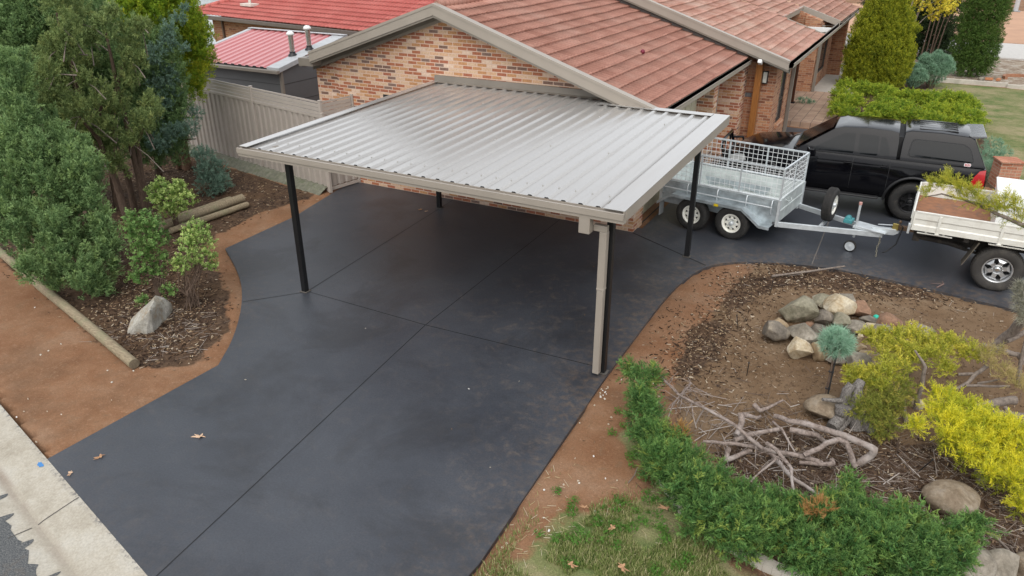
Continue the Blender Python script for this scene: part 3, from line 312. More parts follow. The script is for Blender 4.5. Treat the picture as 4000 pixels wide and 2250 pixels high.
# far ring, welded loosely a little lower so the sheet runs to the horizon
x0, x1, y0, y1 = gx[0], gx[-1], gy[0], gy[-1]; B = 260
fv = []; ff = []; base = len(V)
for (a0, a1, b0, b1) in ((-B, x0, -B, B), (x1, B, -B, B), (x0, x1, y1, B), (x0, x1, -B, y0)):
    o = base+len(fv); zz = -.06 if not (b1 == y0) else -.34; fv += [(a0, b0, zz), (a1, b0, zz), (a1, b1, zz), (a0, b1, zz)]; ff.append((o, o+1, o+2, o+3))
V = np.vstack([V, np.array(fv)]); F = np.vstack([F, np.array(ff)])
farm = np.zeros(len(fv)); farg = np.ones(len(fv)); farg[8:12] = 0; farg[4:8] = 1
g = NT('ground_cover'); co = g.coord()
n1 = g.noise(co, 1.1, 8, .7); n2 = g.noise(co, 14, 6, .75); n3 = g.noise(co, 60, 3, .7); n4 = g.noise(co, 5, 6, .7, .5)
dirt = g.ramp(n1, [(.3, (.20, .095, .048)), (.5, (.25, .135, .075)), (.7, (.285, .18, .115))])
dirt = g.mix(g.ramp(n4, [(.55, (0, 0, 0)), (.75, (1, 1, 1))]), dirt, (.20, .125, .075))
damp = g.noise(co, .45, 6, .7, .4); dirt = g.mix(g.math('MULTIPLY', g.ramp(damp, [(.50, (0, 0, 0)), (.64, (1, 1, 1))]), .6), dirt, (.135, .075, .042)); clod = g.noise(co, 22, 4, .6); dirt = g.mix(g.math('MULTIPLY', g.ramp(clod, [(.58, (0, 0, 0)), (.66, (1, 1, 1))]), .35), dirt, (.36, .23, .15))
soilc = g.ramp(n1, [(.3, (.135, .082, .045)), (.55, (.19, .125, .075)), (.72, (.24, .175, .115))])
mulc = g.ramp(n2, [(.28, (.022, .014, .010)), (.48, (.065, .042, .029)), (.62, (.13, .085, .057)), (.78, (.24, .17, .115))])
mulc = g.mix(g.ramp(n1, [(.45, (0, 0, 0)), (.7, (1, 1, 1))]), mulc, (.125, .075, .043))
gras = g.ramp(g.noise(co, .9, 8, .72), [(.34, (.075, .13, .035)), (.47, (.17, .18, .075)), (.6, (.27, .235, .13))])
gras = g.mix(.4, gras, g.ramp(n3, [(.3, (.3, .3, .3)), (.7, (.7, .7, .7))]), 'OVERLAY')
grav = g.ramp(g.noise(co, 2.4, 8, .75), [(.35, (.16, .10, .065)), (.5, (.30, .24, .18)), (.62, (.46, .42, .36))])
def edge(an): 
    return g.ramp(g.math('ADD', g.attr(an), g.math('MULTIPLY', g.math('SUBTRACT', n4, .5), .7)), [(.4, (0, 0, 0)), (.6, (1, 1, 1))])
col = g.mix(edge('soil'), dirt, soilc); col = g.mix(edge('mulch'), col, mulc); col = g.mix(edge('gravel'), col, grav); col = g.mix(edge('grass'), col, gras)
col = g.mix(.45, col, g.ramp(n3, [(.3, (.28, .28, .28)), (.7, (.74, .74, .74))]), 'OVERLAY')
g.set(col, .95, spec=.15); g.bump(g.math('ADD', n2, g.math('MULTIPLY', n3, .5)), .7, .02)
pad = lambda a, v: np.concatenate([a, v])
z12 = np.zeros(len(fv))
tag(mesh_np('ground', V, F, g.mat, None, dict(soil=pad(soil, z12), mulch=pad(mulch, z12), grass=pad(grass, farg), gravel=pad(gravel, z12)), smooth=True), kind='structure')
# ---------------------------------------------------------------- driveway
dm = NT('charcoal_sealed_concrete'); co = dm.coord()
n1 = dm.noise(co, .7, 7, .65); n2 = dm.noise(co, 45, 4, .7); n3 = dm.noise(co, 3, 8, .78, .8); n4 = dm.noise(co, 9, 8, .75)
c = dm.ramp(n1, [(.3, (.035, .039, .049)), (.7, (.057, .063, .075))])
c = dm.mix(.5, c, dm.ramp(n2, [(.3, (.3, .3, .3)), (.7, (.72, .72, .72))]), 'OVERLAY')
dust = dm.math('MULTIPLY', dm.ramp(n3, [(.50, (0, 0, 0)), (.74, (1, 1, 1))]), dm.math('MULTIPLY', dm.attr('dust'), dm.ramp(n4, [(.4, (0, 0, 0)), (.65, (1, 1, 1))])))
c = dm.mix(dust, c, (.19, .15, .115)); c = dm.mix(dm.math('MULTIPLY', dm.attr('edge'), dm.ramp(n4, [(.45, (0, 0, 0)), (.75, (.75, .75, .75))])), c, (.20, .13, .075))
sc_n = dm.noise(dm.mapping(co, (1, 1, 1), (0, 0, .4)), 2.1, 9, .8, 1.2); c = dm.mix(dm.math('MULTIPLY', dm.ramp(sc_n, [(.58, (0, 0, 0)), (.70, (1, 1, 1))]), .35), c, (.075, .078, .084)); dk = dm.noise(co, .45, 6, .7, .6); c = dm.mix(dm.math('MULTIPLY', dm.ramp(dk, [(.50, (0, 0, 0)), (.62, (1, 1, 1))]), .45), c, (.018, .018, .020))
dm.set(c, dm.math('MULTIPLY_ADD', n1, .22, .36), spec=.55); dm.bump(dm.math('ADD', n2, n4), .25, .006)
bm = bmesh.new(); f = bm.faces.new([bm.verts.new((x, y, 0)) for x, y in DRIVE])
for ax in (0, 1):
    for t in np.arange(-12, 13, .35):
        no = (1, 0, 0) if ax == 0 else (0, 1, 0); p = (t, 0, 0) if ax == 0 else (0, t, 0)
        bmesh.ops.bisect_plane(bm, geom=bm.verts[:]+bm.edges[:]+bm.faces[:], plane_co=p, plane_no=no)
r_ = bmesh.ops.extrude_face_region(bm, geom=bm.faces[:])
for v in [e for e in r_['geom'] if isinstance(e, bmesh.types.BMVert)]: v.co.z = -.09
bmesh.ops.recalc_face_normals(bm, faces=bm.faces)
me = bpy.data.meshes.new('driveway'); bm.to_mesh(me); bm.free()
P = np.array([v.co[:] for v in me.vertices]); sd = -sdf(DRIVE, P[:, 0], P[:, 1])
RE = [(1.6, -9.5), (1.5, -5.5), (1.5, -2.2), (2.2, -.5), (3.5, 0), (6.8, -.35), (6.8, -.2), (3.5, .1), (2, -.4)]
dre = np.abs(sdf(RE, P[:, 0], P[:, 1]))
edgev = np.clip(1-sd/.9, 0, 1)*np.where(P[:, 0] > .3, 1, .35)*np.where((P[:, 1] > -6.5) & (P[:, 1] < 8), 1, .45)
dustv = np.clip(.18+.95*np.exp(-((P[:, 0]-.5)**2/3.5+(P[:, 1]+3.6)**2/7.0))+.7*np.exp(-dre**2/.5), 0, 1)
for an, av in (('dust', dustv), ('edge', edgev)):
    a = me.attributes.new(an, 'FLOAT', 'POINT'); a.data.foreach_set('value', av.astype(np.float32))
me.materials.append(dm.mat); me.materials.append(M_dark)
dro = bpy.data.objects.new('driveway', me); COL.objects.link(dro); tag(dro, kind='structure')
jm = MB()
def joint(pts, wd=.012, m=0):
    for a, b in zip(pts[:-1], pts[1:]): a = Vector((*a, .003)); b = Vector((*b, .003)); t = (b-a).normalized().cross(Vector((0, 0, 1)))*(wd/2); jm.add([a-t, b-t, b+t, a+t], [(0, 1, 2, 3)], m)
joint([(-3.93, -5.29), (-1.49, -5.33), (1.45, -5.2)]); joint([(-3.96, -5.27), (-4.33, -.03)]); joint([(-.91, -10.75), (-1.49, -5.33)]); joint([(-1.49, -5.32), (-1.63, -.02)])
joint([(-4.63, -6.1), (-3.98, -5.34)]); joint([(0, -.03), (1.77, -.96)], .03); joint([(-.02, .55), (-.02, 5.0)], .03); joint([(3.46, 2.6), (3.49, .02)], .014, 1); joint([(3.46, 2.6), (3.4, 7.5)], .012)
tag(jm.build('driveway_joints', [M_dark, plain('dusty_joint', (.16, .14, .12), .9)]), kind='structure')
# ---------------------------------------------------------------- kerb, road, paths
kb = MB(); prof = [(0, .004), (.06, -.002), (.38, -.068), (.44, -.09), (.50, -.09), (.72, -.075), (.74, -.16), (0, -.16)]
segs = np.concatenate([np.arange(-40, -4, 4), np.arange(-4, 12, .5), np.arange(12, 61, 4)])
for a, b in zip(segs[:-1], segs[1:]):
    for i in range(5):
        (o1, z1), (o2, z2) = prof[i], prof[i+1]; p = [kp(a, o1), kp(b, o1), kp(b, o2), kp(a, o2)]
        kb.add([(p[0][0], p[0][1], z1), (p[1][0], p[1][1], z1), (p[2][0], p[2][1], z2), (p[3][0], p[3][1], z2)], [(0, 3, 2, 1)], 0)
    p = [kp(a, .72), kp(b, .72)]; kb.add([(*p[0], -.075), (*p[1], -.075), (*p[1], -.2), (*p[0], -.2)], [(0, 1, 2, 3)], 0)
    p = [kp(a, 0), kp(b, 0)]; kb.add([(*p[0], .004), (*p[1], .004), (*p[1], -.12), (*p[0], -.12)], [(0, 1, 2, 3)], 0)
km = NT('kerb_concrete'); co = km.coord(); n1 = km.noise(co, 2.2, 8, .7); n2 = km.noise(co, 40, 4, .7)
c = km.ramp(n1, [(.3, (.33, .295, .235)), (.5, (.42, .385, .32)), (.7, (.47, .445, .39))]); c = km.mix(.45, c, km.ramp(n2, [(.3, (.32, .32, .32)), (.7, (.68, .68, .68))]), 'OVERLAY')
vr = km.mapping(co, rot=(0, 0, 0.2381)); sp = km.n('SeparateXYZ'); km.l(vr, sp.inputs[0])     # across-kerb distance
yk = km.math('ADD', sp.outputs[1], -(K0.x*math.sin(.2381)+K0.y*math.cos(.2381)))
ln = km.ramp(km.math('ADD', km.math('MULTIPLY', yk, -1), km.math('MULTIPLY', n1, .05)), [(.40, (0, 0, 0)), (.46, (1, 1, 1)), (.50, (1, 1, 1)), (.56, (0, 0, 0))])
c = km.mix(km.math('MULTIPLY', ln, km.ramp(n1, [(.35, (.05, .05, .05)), (.65, (.65, .65, .65))])), c, km.mix(n1, (.15, .125, .10), (.24, .17, .12)))
ed = km.ramp(km.math('MULTIPLY', yk, -1), [(.0, (1, 1, 1)), (.07, (0, 0, 0))]); c = km.mix(km.math('MULTIPLY', ed, km.ramp(km.noise(co, 12, 6, .7), [(.5, (0, 0, 0)), (.62, (1, 1, 1))])), c, (.11, .11, .12))
km.set(c, .9, spec=.2); km.bump(n2, .4, .006)
tag(kb.build('kerb', km.mat), kind='structure')
kj = MB()
for s0 in (.98, 4.2, -2.4):
    for o1, z1, o2, z2 in ((0.01, .0065, .06, .0), (.06, .0, .38, -.066), (.38, -.066, .44, -.088), (.50, -.088, .72, -.072)):
        p = [kp(s0-.006, o1), kp(s0+.006, o1), kp(s0+.006, o2), kp(s0-.006, o2)]; kj.add([(*p[0], z1+.003), (*p[1], z1+.003), (*p[2], z2+.003), (*p[3], z2+.003)], [(0, 3, 2, 1)])
tag(kj.build('kerb_joints', plain('joint_grey', (.07, .065, .06), .9)), kind='structure')
bp = MB(); cc = Vector((-3.52, -10.27, .0)); ring = []
for i in range(14):
    a = i*2*math.pi/14; rr = random.uniform(.6, 1.1); v = cc+kd*(math.cos(a)*.075*rr)-kn*(math.sin(a)*.035*rr-.01); o_ = -((v-K0).dot(kn)); ring.append((v.x, v.y, (-.002-(o_-.06)*.166 if o_ > .06 else .004-.1*o_)+.004))
bp.add(ring, [tuple(range(14))]); tag(bp.build('kerb_paint_mark', plain('blue_spray_paint', (.06, .22, .50), .8)), kind='structure')
am = NT('old_asphalt'); co = am.coord(); n1 = am.noise(co, 1.4, 8, .7); n2 = am.noise(co, 70, 3, .8)
c = am.ramp(n2, [(.3, (.045, .05, .055)), (.5, (.10, .105, .108)), (.72, (.24, .235, .22))]); c = am.mix(am.ramp(n1, [(.5, (0, 0, 0)), (.68, (.6, .6, .6))]), c, (.17, .115, .07))
am.set(c, .92, spec=.2); am.bump(n2, .6, .008)
edge_pts = []; s_ = -40.0; rr = random.Random(5)
while s_ < 60:
    if -3 < s_ < 6:
        o_ = rr.uniform(.63, .72); edge_pts += [(s_, o_)]
        if rr.random() < .16: e_ = rr.uniform(.47, .58); w_ = rr.uniform(.02, .05); edge_pts += [(s_+.012, .66), (s_+.02, .5+e_*.2), (s_+.026, e_+.03), (s_+.036, e_), (s_+.036+w_*.6, e_+.008), (s_+.04+w_, e_+.035), (s_+.05+w_, .60), (s_+.07+w_, .655)]; s_ += .12
        s_ += rr.uniform(.05, .13)
    else: edge_pts.append((s_, .72)); s_ += 2.0
rd = MB(); 
for (s0, o0), (s1, o1) in zip(edge_pts[:-1], edge_pts[1:]):
    zz = lambda o: -.071-(.72-o)*.068 if o < .72 else -.071
    a, b, c_, d_ = kp(s0, o0), kp(s1, o1), kp(s1, .78), kp(s0, .78); rd.add([(*a, zz(o0)), (*b, zz(o1)), (*c_, -.070), (*d_, -.070)], [(0, 3, 2, 1)])
    c2, d2 = kp(s1, 8.5), kp(s0, 8.5); rd.add([(*d_, -.070), (*c_, -.070), (*c2, -.03), (*d2, -.03)], [(0, 3, 2, 1)])
tag(rd.build('road', am.mat), kind='structure')
pv = MB(); pv.slab([(-6, 31.2), (40, 28.2), (40, 34.3), (-6, 37.2)], -.05, .02); tag(pv.build('footpath', plain('far_path_concrete', (.50, .48, .45), .9, var=.08)), kind='structure')
vg = MB(); vg.slab([(-20, 38.5), (60, 33.8), (60, 55), (-20, 60.0)], -.2, -.015); tag(vg.build('far_verge', plain('pale_red_dirt', (.46, .27, .17), .95, var=.12, scale=.6)), kind='structure')
# brick-paved porch step
pm = NT('porch_pavers'); co = pm.coord(); b = pm.n('TexBrick'); v = pm.mapping(co, rot=(0, 0, R(90))); pm.l(v, b.inputs['Vector']); b.offset = .5
for k, val in (('Color1', (.40, .28, .20, 1)), ('Color2', (.32, .21, .15, 1)), ('Mortar', (.10, .075, .06, 1)), ('Scale', 1), ('Mortar Size', .008), ('Brick Width', .23), ('Row Height', .30)): b.inputs[k].default_value = val
c = pm.mix(.4, b.outputs['Color'], pm.ramp(pm.noise(co, 4, 8, .7), [(.3, (.3, .3, .3)), (.7, (.75, .75, .75))]), 'OVERLAY'); pm.set(c, .85); 
pp = MB(); pp.slab([(1.0, 11.1), (2.45, 11.1), (2.45, 16.55), (-1.0, 16.55), (-1.0, 11.1)], -.05, .15, 0); tag(pp.build('porch_paving', pm.mat), kind='structure')
ps = MB(); ps.slab([(1.0, 16.56), (2.5, 16.56), (2.5, 24), (1.0, 24)], -.05, .15); tag(ps.build('side_path', plain('side_path_concrete', (.40, .37, .33), .9)), kind='structure')
# ---------------------------------------------------------------- house
house = thing('brick_house', 'long single storey brick house with weathered terracotta tile roofs and beige barge boards', 'house')
def tiles(name, u0, u1, zf, v0, v1, mat, parent, axis=0, wave=.165, gauge=.30, hip=None):
    n = int(round(abs(u1-u0)/gauge)); m = int((v1-v0)/wave*8); vs = np.linspace(v0, v1, m)
    hw = .026*np.abs(np.cos(np.pi*(vs/wave)))**.8
    L = []; rr = np.random.RandomState(len(name))
    for r in range(n):
        a = u0+(u1-u0)*r/n; b = u0+(u1-u0)*(r+1)/n; sag = .012*np.interp(vs, np.linspace(v0, v1, 9), rr.uniform(-1, 1, 9))
        st = (u1-u0)/n; L.append((a-st*.06 if r else a, zf(a)+hw*.8+sag-.002)); L.append((b+st*.03, zf(b)+.032+hw+sag)); L.append((b+st*.03, zf(b)+.018+hw*.8+sag))
    V = []
    for a, z in L:
        aa = np.full(m, a); V.append(np.stack([aa, vs, z] if axis == 0 else [vs, aa, z], 1))
    V = np.vstack(V); k = len(L); I = np.arange(k*m).reshape(k, m)
    F = np.stack([I[:-1, :-1], I[:-1, 1:], I[1:, 1:], I[1:, :-1]], -1).reshape(-1, 4)
    if hip is not None:
        c = V[F].mean(1); keep = hip(c); F = F[keep]
    return mesh_np(name, V, F, mat, parent)
SL = .339
z1 = lambda u: 4.19-SL*abs(u+4.4)
z2 = lambda u: 4.60-SL*abs(u+4.62)
# front gable wall, with the left end set back a brick's depth
gw = MB(); top = lambda u: 4.06-SL*abs(u+4.4)
gw.prism([(-7.45, -.1), (0, -.1), (0, top(0)), (-4.4, top(-4.4)), (-7.45, top(-7.45))], 0, .25)
gw.prism([(-8.12, -.1), (-7.45, -.1), (-7.45, top(-7.45)), (-8.12, top(-8.12))], .06, .25)
gw.box(-.25, 0, .25, .55, -.1, 2.5); wall1 = gw.build('gable_wall', M_brick, house)
vb = MB(); vb.box(-6.15, -5.98, -.004, .004, 2.13, 2.22); vb.build('vent_brick', M_dark, wall1)
lw = MB(); lw.box(-8.12, -7.9, .25, 7.0, -.1, 2.55); lw.build('left_wall', M_brick, house)
# garage side
gd = MB(); gd.box(-.22, -.18, .56, 4.70, 0, 2.18)
for i in range(4):
    for j in range(8): gd.box(-.185, -.168, .62+j*.51, .62+j*.51+.42, .08+i*.53, .08+i*.53+.43)
gd.build('garage_door', M_cream, house, bevel=.006)
gf = MB(); gf.box(-.24, -.1, .56, 4.70, 2.18, 2.45); gf.build('door_lintel', M_cream, house)
p_ = MB(); p_.box(-.5, .22, 4.72, 5.08, -.1, 2.38); p_.build('brick_pier', M_brick, house)
p_ = MB(); p_.box(-.6, -.3, 5.08, 6.75, -.1, 2.38); p_.build('recess_wall', M_brick, house)
p_ = MB(); p_.box(-1.0, .43, 6.76, 7.34, -.1, 2.40); p_.build('brick_pier', M_brick, house)
def quad_down(x, y, z0, z1, par, nm='downpipe'):
    b = MB(); b.box(x-.05, x+.05, y-.04, y+.04, z0, z1); return b.build(nm, M_trim_d, par, bevel=.01)
quad_down(.17, 5.13, 0, 2.36, house)
# entry wall block under the second roof
ew = MB(); ew.prism([(.2, -.1), (1.17, -.1), (1.17, 2.48), (.2, 2.8)], 7.36, 7.6)
ew.box(.93, 1.17, 7.6, 8.3, -.1, 2.5); ew.box(.93, 1.17, 8.3, 9.15, -.1, .58); ew.box(.93, 1.17, 8.3, 9.15, 2.16, 2.5); ew.box(.93, 1.17, 9.15, 10.0, -.1, 2.5); ew.box(-1, 1.17, 10.0, 10.2, -.1, 2.5)
entry = ew.build('entry_wall', M_brick2, house)
sl = MB(); sl.add([(1.17, 8.28, .66), (1.17, 9.17, .66), (1.27, 9.17, .58), (1.27, 8.28, .58), (1.17, 8.28, .5), (1.17, 9.17, .5), (1.25, 9.17, .5), (1.25, 8.28, .5)], [(0, 1, 2, 3), (3, 2, 6, 7), (0, 3, 7, 4), (1, 5, 6, 2), (4, 7, 6, 5)]); sl.build('window_sill', M_brick2, entry)
def window(x, y0, y1, z0, z1, par, mid=None):
    f = MB()
    for a, b, c, d_ in ((y0, y0+.05, z0, z1), (y1-.05, y1, z0, z1), (y0+.05, y1-.05, z0, z0+.05), (y0+.05, y1-.05, z1-.05, z1)): f.box(x-.09, x-.02, a, b, c, d_)
    if mid: f.box(x-.085, x-.025, y0+.05, y1-.05, mid-.025, mid+.025)
    w_ = f.build('window', plain('brown_window_frame', (.06, .042, .034), .5), par)
    g_ = MB(); g_.box(x-.065, x-.055, y0+.05, y1-.05, z0+.05, z1-.05); g_.build('pane', plain('window_glass', (.06, .07, .07), .06, spec=.9), w_)
window(1.17, 8.3, 9.15, .62, 2.16, house, 1.24)
quad_down(1.23, 9.86, 0, 2.45, house)
tp = MB(); tp.box(.67, .83, 7.10, 7.28, 0, 2.5); tp.build('timber_post', M_timber, house, bevel=.008)
vt = MB(); vt.box(.33, .60, 7.345, 7.36, 1.5, 1.61, 0); vt.box(.345, .455, 7.34, 7.345, 1.515, 1.595, 1); vt.box(.47, .585, 7.34, 7.345, 1.515, 1.595, 1); vt.build('wall_vent', [plain('grey_vent', (.10, .10, .11), .6), plain('grey_vent_mesh', (.16, .165, .175), .6)], house)
# porch back wall, far pier and far side wall
pb = MB(); pb.box(-1.3, -1.1, 10.2, 16.5, -.1, 2.9); pb.box(.45, 1.0, 16.3, 16.75, -.1, 2.55); pb.box(.8, 1.0, 16.75, 17.6, -.1, 2.5); pb.box(.8, 1.0, 17.6, 19.4, -.1, .6); pb.box(.8, 1.0, 17.6, 19.4, 2.1, 2.5); pb.box(.8, 1.0, 19.4, 20.6, -.1, 2.5); pb.box(.85, 1.5, 20.6, 20.9, -.1, 2.5); pb.prism([(-1.3, -.1), (.45, -.1), (.45, z2(.45)-.05), (-1.3, z2(-1.3)-.05)], 16.6, 16.75); pb.prism([(.45, 2.55), (1.0, 2.55), (1.0, z2(1.0)-.05), (.45, z2(.45)-.05)], 16.3, 16.75)
pb.build('porch_wall', M_brick2, house); window(1.0, 17.6, 19.4, .6, 2.1, house); quad_down(1.08, 16.42, .1, 2.5, house)
pt = MB(); pt.box(.70, .80, 13.92, 14.02, .19, 2.55); pp_ = pt.build('porch_post', M_dtimber, house, bevel=.006)
pf = MB(); pf.box(.66, .84, 13.88, 14.06, .15, .19); pf.build('post_foot', M_black, pp_)
# roofs
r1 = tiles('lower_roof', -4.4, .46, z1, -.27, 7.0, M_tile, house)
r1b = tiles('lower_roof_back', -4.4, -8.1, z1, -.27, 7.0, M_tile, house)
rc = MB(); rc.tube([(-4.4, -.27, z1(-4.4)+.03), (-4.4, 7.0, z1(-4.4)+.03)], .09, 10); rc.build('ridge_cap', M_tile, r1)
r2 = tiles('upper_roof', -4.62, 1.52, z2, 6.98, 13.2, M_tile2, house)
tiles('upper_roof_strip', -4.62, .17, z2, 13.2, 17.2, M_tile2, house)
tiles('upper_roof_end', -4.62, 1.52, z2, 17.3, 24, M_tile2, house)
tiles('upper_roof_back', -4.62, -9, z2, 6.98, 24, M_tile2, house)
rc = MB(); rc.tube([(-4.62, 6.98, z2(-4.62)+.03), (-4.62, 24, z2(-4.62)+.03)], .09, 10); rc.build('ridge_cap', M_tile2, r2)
def barge(zf, ul, ur, v, name):
    b = MB(); a = -4.4 if zf is z1 else -4.62
    for e in (ul, ur):
        def band(v0, v1, t0, t1, m): b.prism([(a, zf(a)+t0), (e, zf(e)+t0), (e, zf(e)+t1), (a, zf(a)+t1)], v0, v1, m)
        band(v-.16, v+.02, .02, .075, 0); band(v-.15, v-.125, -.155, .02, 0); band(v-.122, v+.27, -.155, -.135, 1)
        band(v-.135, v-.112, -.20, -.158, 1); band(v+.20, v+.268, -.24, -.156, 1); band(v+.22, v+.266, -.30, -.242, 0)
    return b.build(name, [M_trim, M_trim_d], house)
barge(z1, -7.85, .46, -.29, 'barge_board'); barge(z2, -8.5, 1.53, 6.94, 'barge_board')
eb = MB(); eb.box(-8.22, -7.80, -.40, .05, 2.76, 2.93, 0); eb.box(-8.30, -8.14, -.30, 7, 2.72, 2.86, 0); eb.prism([(-8.12, 2.62), (-7.4, 2.86), (-7.4, 2.95), (-8.12, 2.76)], -.05, .0, 1); eb.build('eave_box', [M_trim_d, M_trim_d], house)
ap = MB(); ap.prism([(-4.62, z1(-4.4)-.05), (.44, z1(.44)-.02), (.44, z2(.44)-.1), (-4.62, z2(-4.62)-.1)], 7.02, 7.12); ap.prism([(-4.62, z1(-4.4)-.05), (-8.0, z1(-8)-.05), (-8.0, z2(-8)-.1), (-4.62, z2(-4.62)-.1)], 7.02, 7.12)
for u in (-1.35, -3.6): ap.box(u-.02, u+.02, 7.0, 7.02, z1(u), z2(u)-.1, 1)
ap.prism([(-4.4, z1(-4.4)+.02), (.44, z1(.44)+.02), (.44, z1(.44)+.09), (-4.4, z1(-4.4)+.09)], 6.93, 7.02, 2)
ap.build('gable_apron', [M_cream, M_dtimber, plain('lead_flashing', (.14, .13, .12), .6)], house)
def gutter(x, y0, y1, z, par, mat=M_trim, nm='gutter'):
    prof = [(0, 0), (0, .12), (-.005, .12), (-.005, .006), (.10, .006), (.115, .03), (.115, .105), (.135, .115), (.135, .122), (.122, .122), (.122, .02), (.108, 0)]
    b = MB(); n = len(prof); vs = [(x+px, y, z+pz) for y in (y0, y1) for px, pz in prof]
    b.add(vs, [(i, (i+1) % n, (i+1) % n+n, i+n) for i in range(n)]+[tuple(range(n)), tuple(range(2*n-1, n-1, -1))]); return b.build(nm, mat, par)
gutter(.44, -.27, 6.93, z1(.46)-.13, house, M_trim); gutter(1.50, 6.95, 17.2, z2(1.52)-.13, house, M_trim); gutter(1.50, 17.3, 24, z2(1.52)-.13, house, M_trim)
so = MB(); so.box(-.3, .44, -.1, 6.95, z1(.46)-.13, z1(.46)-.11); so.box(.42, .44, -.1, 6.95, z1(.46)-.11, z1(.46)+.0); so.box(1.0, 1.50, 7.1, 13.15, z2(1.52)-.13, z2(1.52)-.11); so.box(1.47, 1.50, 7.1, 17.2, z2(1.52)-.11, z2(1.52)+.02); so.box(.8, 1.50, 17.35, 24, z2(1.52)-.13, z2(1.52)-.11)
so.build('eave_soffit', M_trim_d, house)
# pergola opening in the upper roof
og = MB(); og.prism([(.14, z2(.17)+.09), (1.53, z2(1.53)+.09), (1.53, z2(1.53)-.12), (.14, z2(.17)-.12)], 17.18, 17.27, 0); og.box(.10, .17, 13.2, 17.2, z2(.17)-.12, z2(.17)+.06, 0); og.prism([(.14, z2(.17)+.06), (1.5, z2(1.5)+.06), (1.5, z2(1.5)-.1), (.14, z2(.17)-.1)], 13.16, 13.21, 0)
og.build('opening_fascia', M_trim, house); ob = MB(); ob.box(-1.1, 1.48, 15.05, 15.15, 2.42, 2.56); ob.build('pergola_beam', M_white, house)
ob = MB(); ob.box(-.02, .10, 15.2, 15.32, .15, 2.85); ob.build('pergola_post', M_dtimber, house)
lp = MB(); lp.box(.80, .93, 7.26, 7.355, 1.92, 2.24, 0); lp.box(.815, .915, 7.25, 7.26, 1.94, 2.22, 0); lp.box(.86, .905, 7.242, 7.25, 1.95, 2.2, 1)
wl = thing('wall_lamp', 'black rectangular wall lantern with pale glass beside the varnished timber post', 'wall light', (.9, 7.35, 1.9))
b = MB(); b.box(-.07, .07, -.09, 0, 0, .02); b.box(-.07, .07, -.09, 0, .30, .32); b.box(-.07, .07, -.015, 0, .02, .30); 
for dx in (-.062, .062): b.box(dx-.008, dx+.008, -.09, -.074, .02, .30)
b.build('lamp_frame', M_black, wl); b = MB(); b.box(-.05, .05, -.08, -.016, .02, .30); b.build('lamp_glass', plain('lamp_glass', (.60, .60, .54), .3), wl)
sc_ = thing('security_camera', 'small white security camera with a dark lens panel under the upper barge board', 'camera', (.82, 6.78, 2.50))
b = MB(); M_ = Matrix.Rotation(R(-25), 4, 'X'); b.box(-.05, .05, -.14, .04, -.05, .05, 0, M_); b.build('camera_body', M_white, sc_, bevel=.015); b = MB(); b.box(-.038, .038, -.06, .02, .0505, .056, 0, M_); b.build('solar_panel', M_plastic, sc_); b = MB(); b.tube([(0, .02, .04), (0, .06, .11)], .018, 8); b.build('bracket', M_white, sc_)
# ---------------------------------------------------------------- carport
cp = thing('carport', 'flat roofed beige steel carport on slim posts over the dark driveway', 'carport', (-1.4, -3, 0))
OX, OY = -1.4, -3.0
def cz(v): return 2.615+.026*v
def cshift(b): b.v = [(x-OX, y-OY, z) for x, y, z in b.v]; return b
rs = MB(); pitch = .2385; us = [-4.70]; zs = [0]
n_r = 25
for i in range(n_r):
    u = -4.36+pitch*i; us += [u-.045, u-.022, u+.022, u+.045]; zs += [0, .029, .029, 0]
    us += [u+.118]; zs += [0]
us.append(1.70); zs.append(0); us, zs = zip(*sorted(zip(us, zs)))
vr = np.linspace(-5.5, -.45, 12)
for k in range(len(vr)-1):
    for i in range(len(us)-1):
        rs.add([(us[i], vr[k], cz(vr[k])+zs[i]), (us[i+1], vr[k], cz(vr[k])+zs[i+1]), (us[i+1], vr[k+1], cz(vr[k+1])+zs[i+1]), (us[i], vr[k+1], cz(vr[k+1])+zs[i])], [(0, 1, 2, 3)])
for i in range(len(us)-1):
    if us[i+1] <= -.62: rs.add([(us[i], -.45, cz(-.45)+zs[i]), (us[i+1], -.45, cz(-.45)+zs[i+1]), (us[i+1], -.03, cz(-.03)+zs[i+1]), (us[i], -.03, cz(-.03)+zs[i])], [(0, 1, 2, 3)])
for i in range(n_r):
    u = -4.36+pitch*i; rs.add([(u-.043, -5.495, cz(-5.5)), (u+.043, -5.495, cz(-5.5)), (u+.021, -5.495, cz(-5.5)+.027), (u-.021, -5.495, cz(-5.5)+.027)], [(0, 1, 2, 3)], 1)
    for v in ([-5.12] if i % 1 == 0 else [])+([-3.4+.3*math.sin(i*2.4)] if i % 4 == 1 else [])+([-1.4] if i % 5 == 2 else []):
        rs.lathe([(0, .012), (.009, .012), (.012, 0)], 6, Matrix.Translation((u, v, cz(v)+.029)) @ Matrix.Rotation(R(90), 4, 'X'), 2)
cshift(rs).build('roof_sheet', [M_roofm, M_dark, plain('screw_head', (.30, .29, .27), .5)], cp, fix=False)
fl = MB()
def sheet(u0, u1, v0, v1, dz, m=0):
    fl.add([(u0, v0, cz(v0)+dz), (u1, v0, cz(v0)+dz), (u1, v1, cz(v1)+dz), (u0, v1, cz(v1)+dz), (u0, v0, cz(v0)+dz-.006), (u1, v0, cz(v0)+dz-.006), (u1, v1, cz(v1)+dz-.006), (u0, v1, cz(v1)+dz-.006)], [(0, 1, 2, 3), (7, 6, 5, 4), (0, 4, 5, 1), (1, 5, 6, 2), (2, 6, 7, 3), (3, 7, 4, 0)], m)
sheet(-4.74, -4.58, -5.56, -.02, .04); cshift(fl).build('edge_capping', M_roofm, cp)
fl = MB(); sheet(1.46, 1.735, -5.56, -.33, .04); cshift(fl).build('edge_capping', M_roofm, cp)
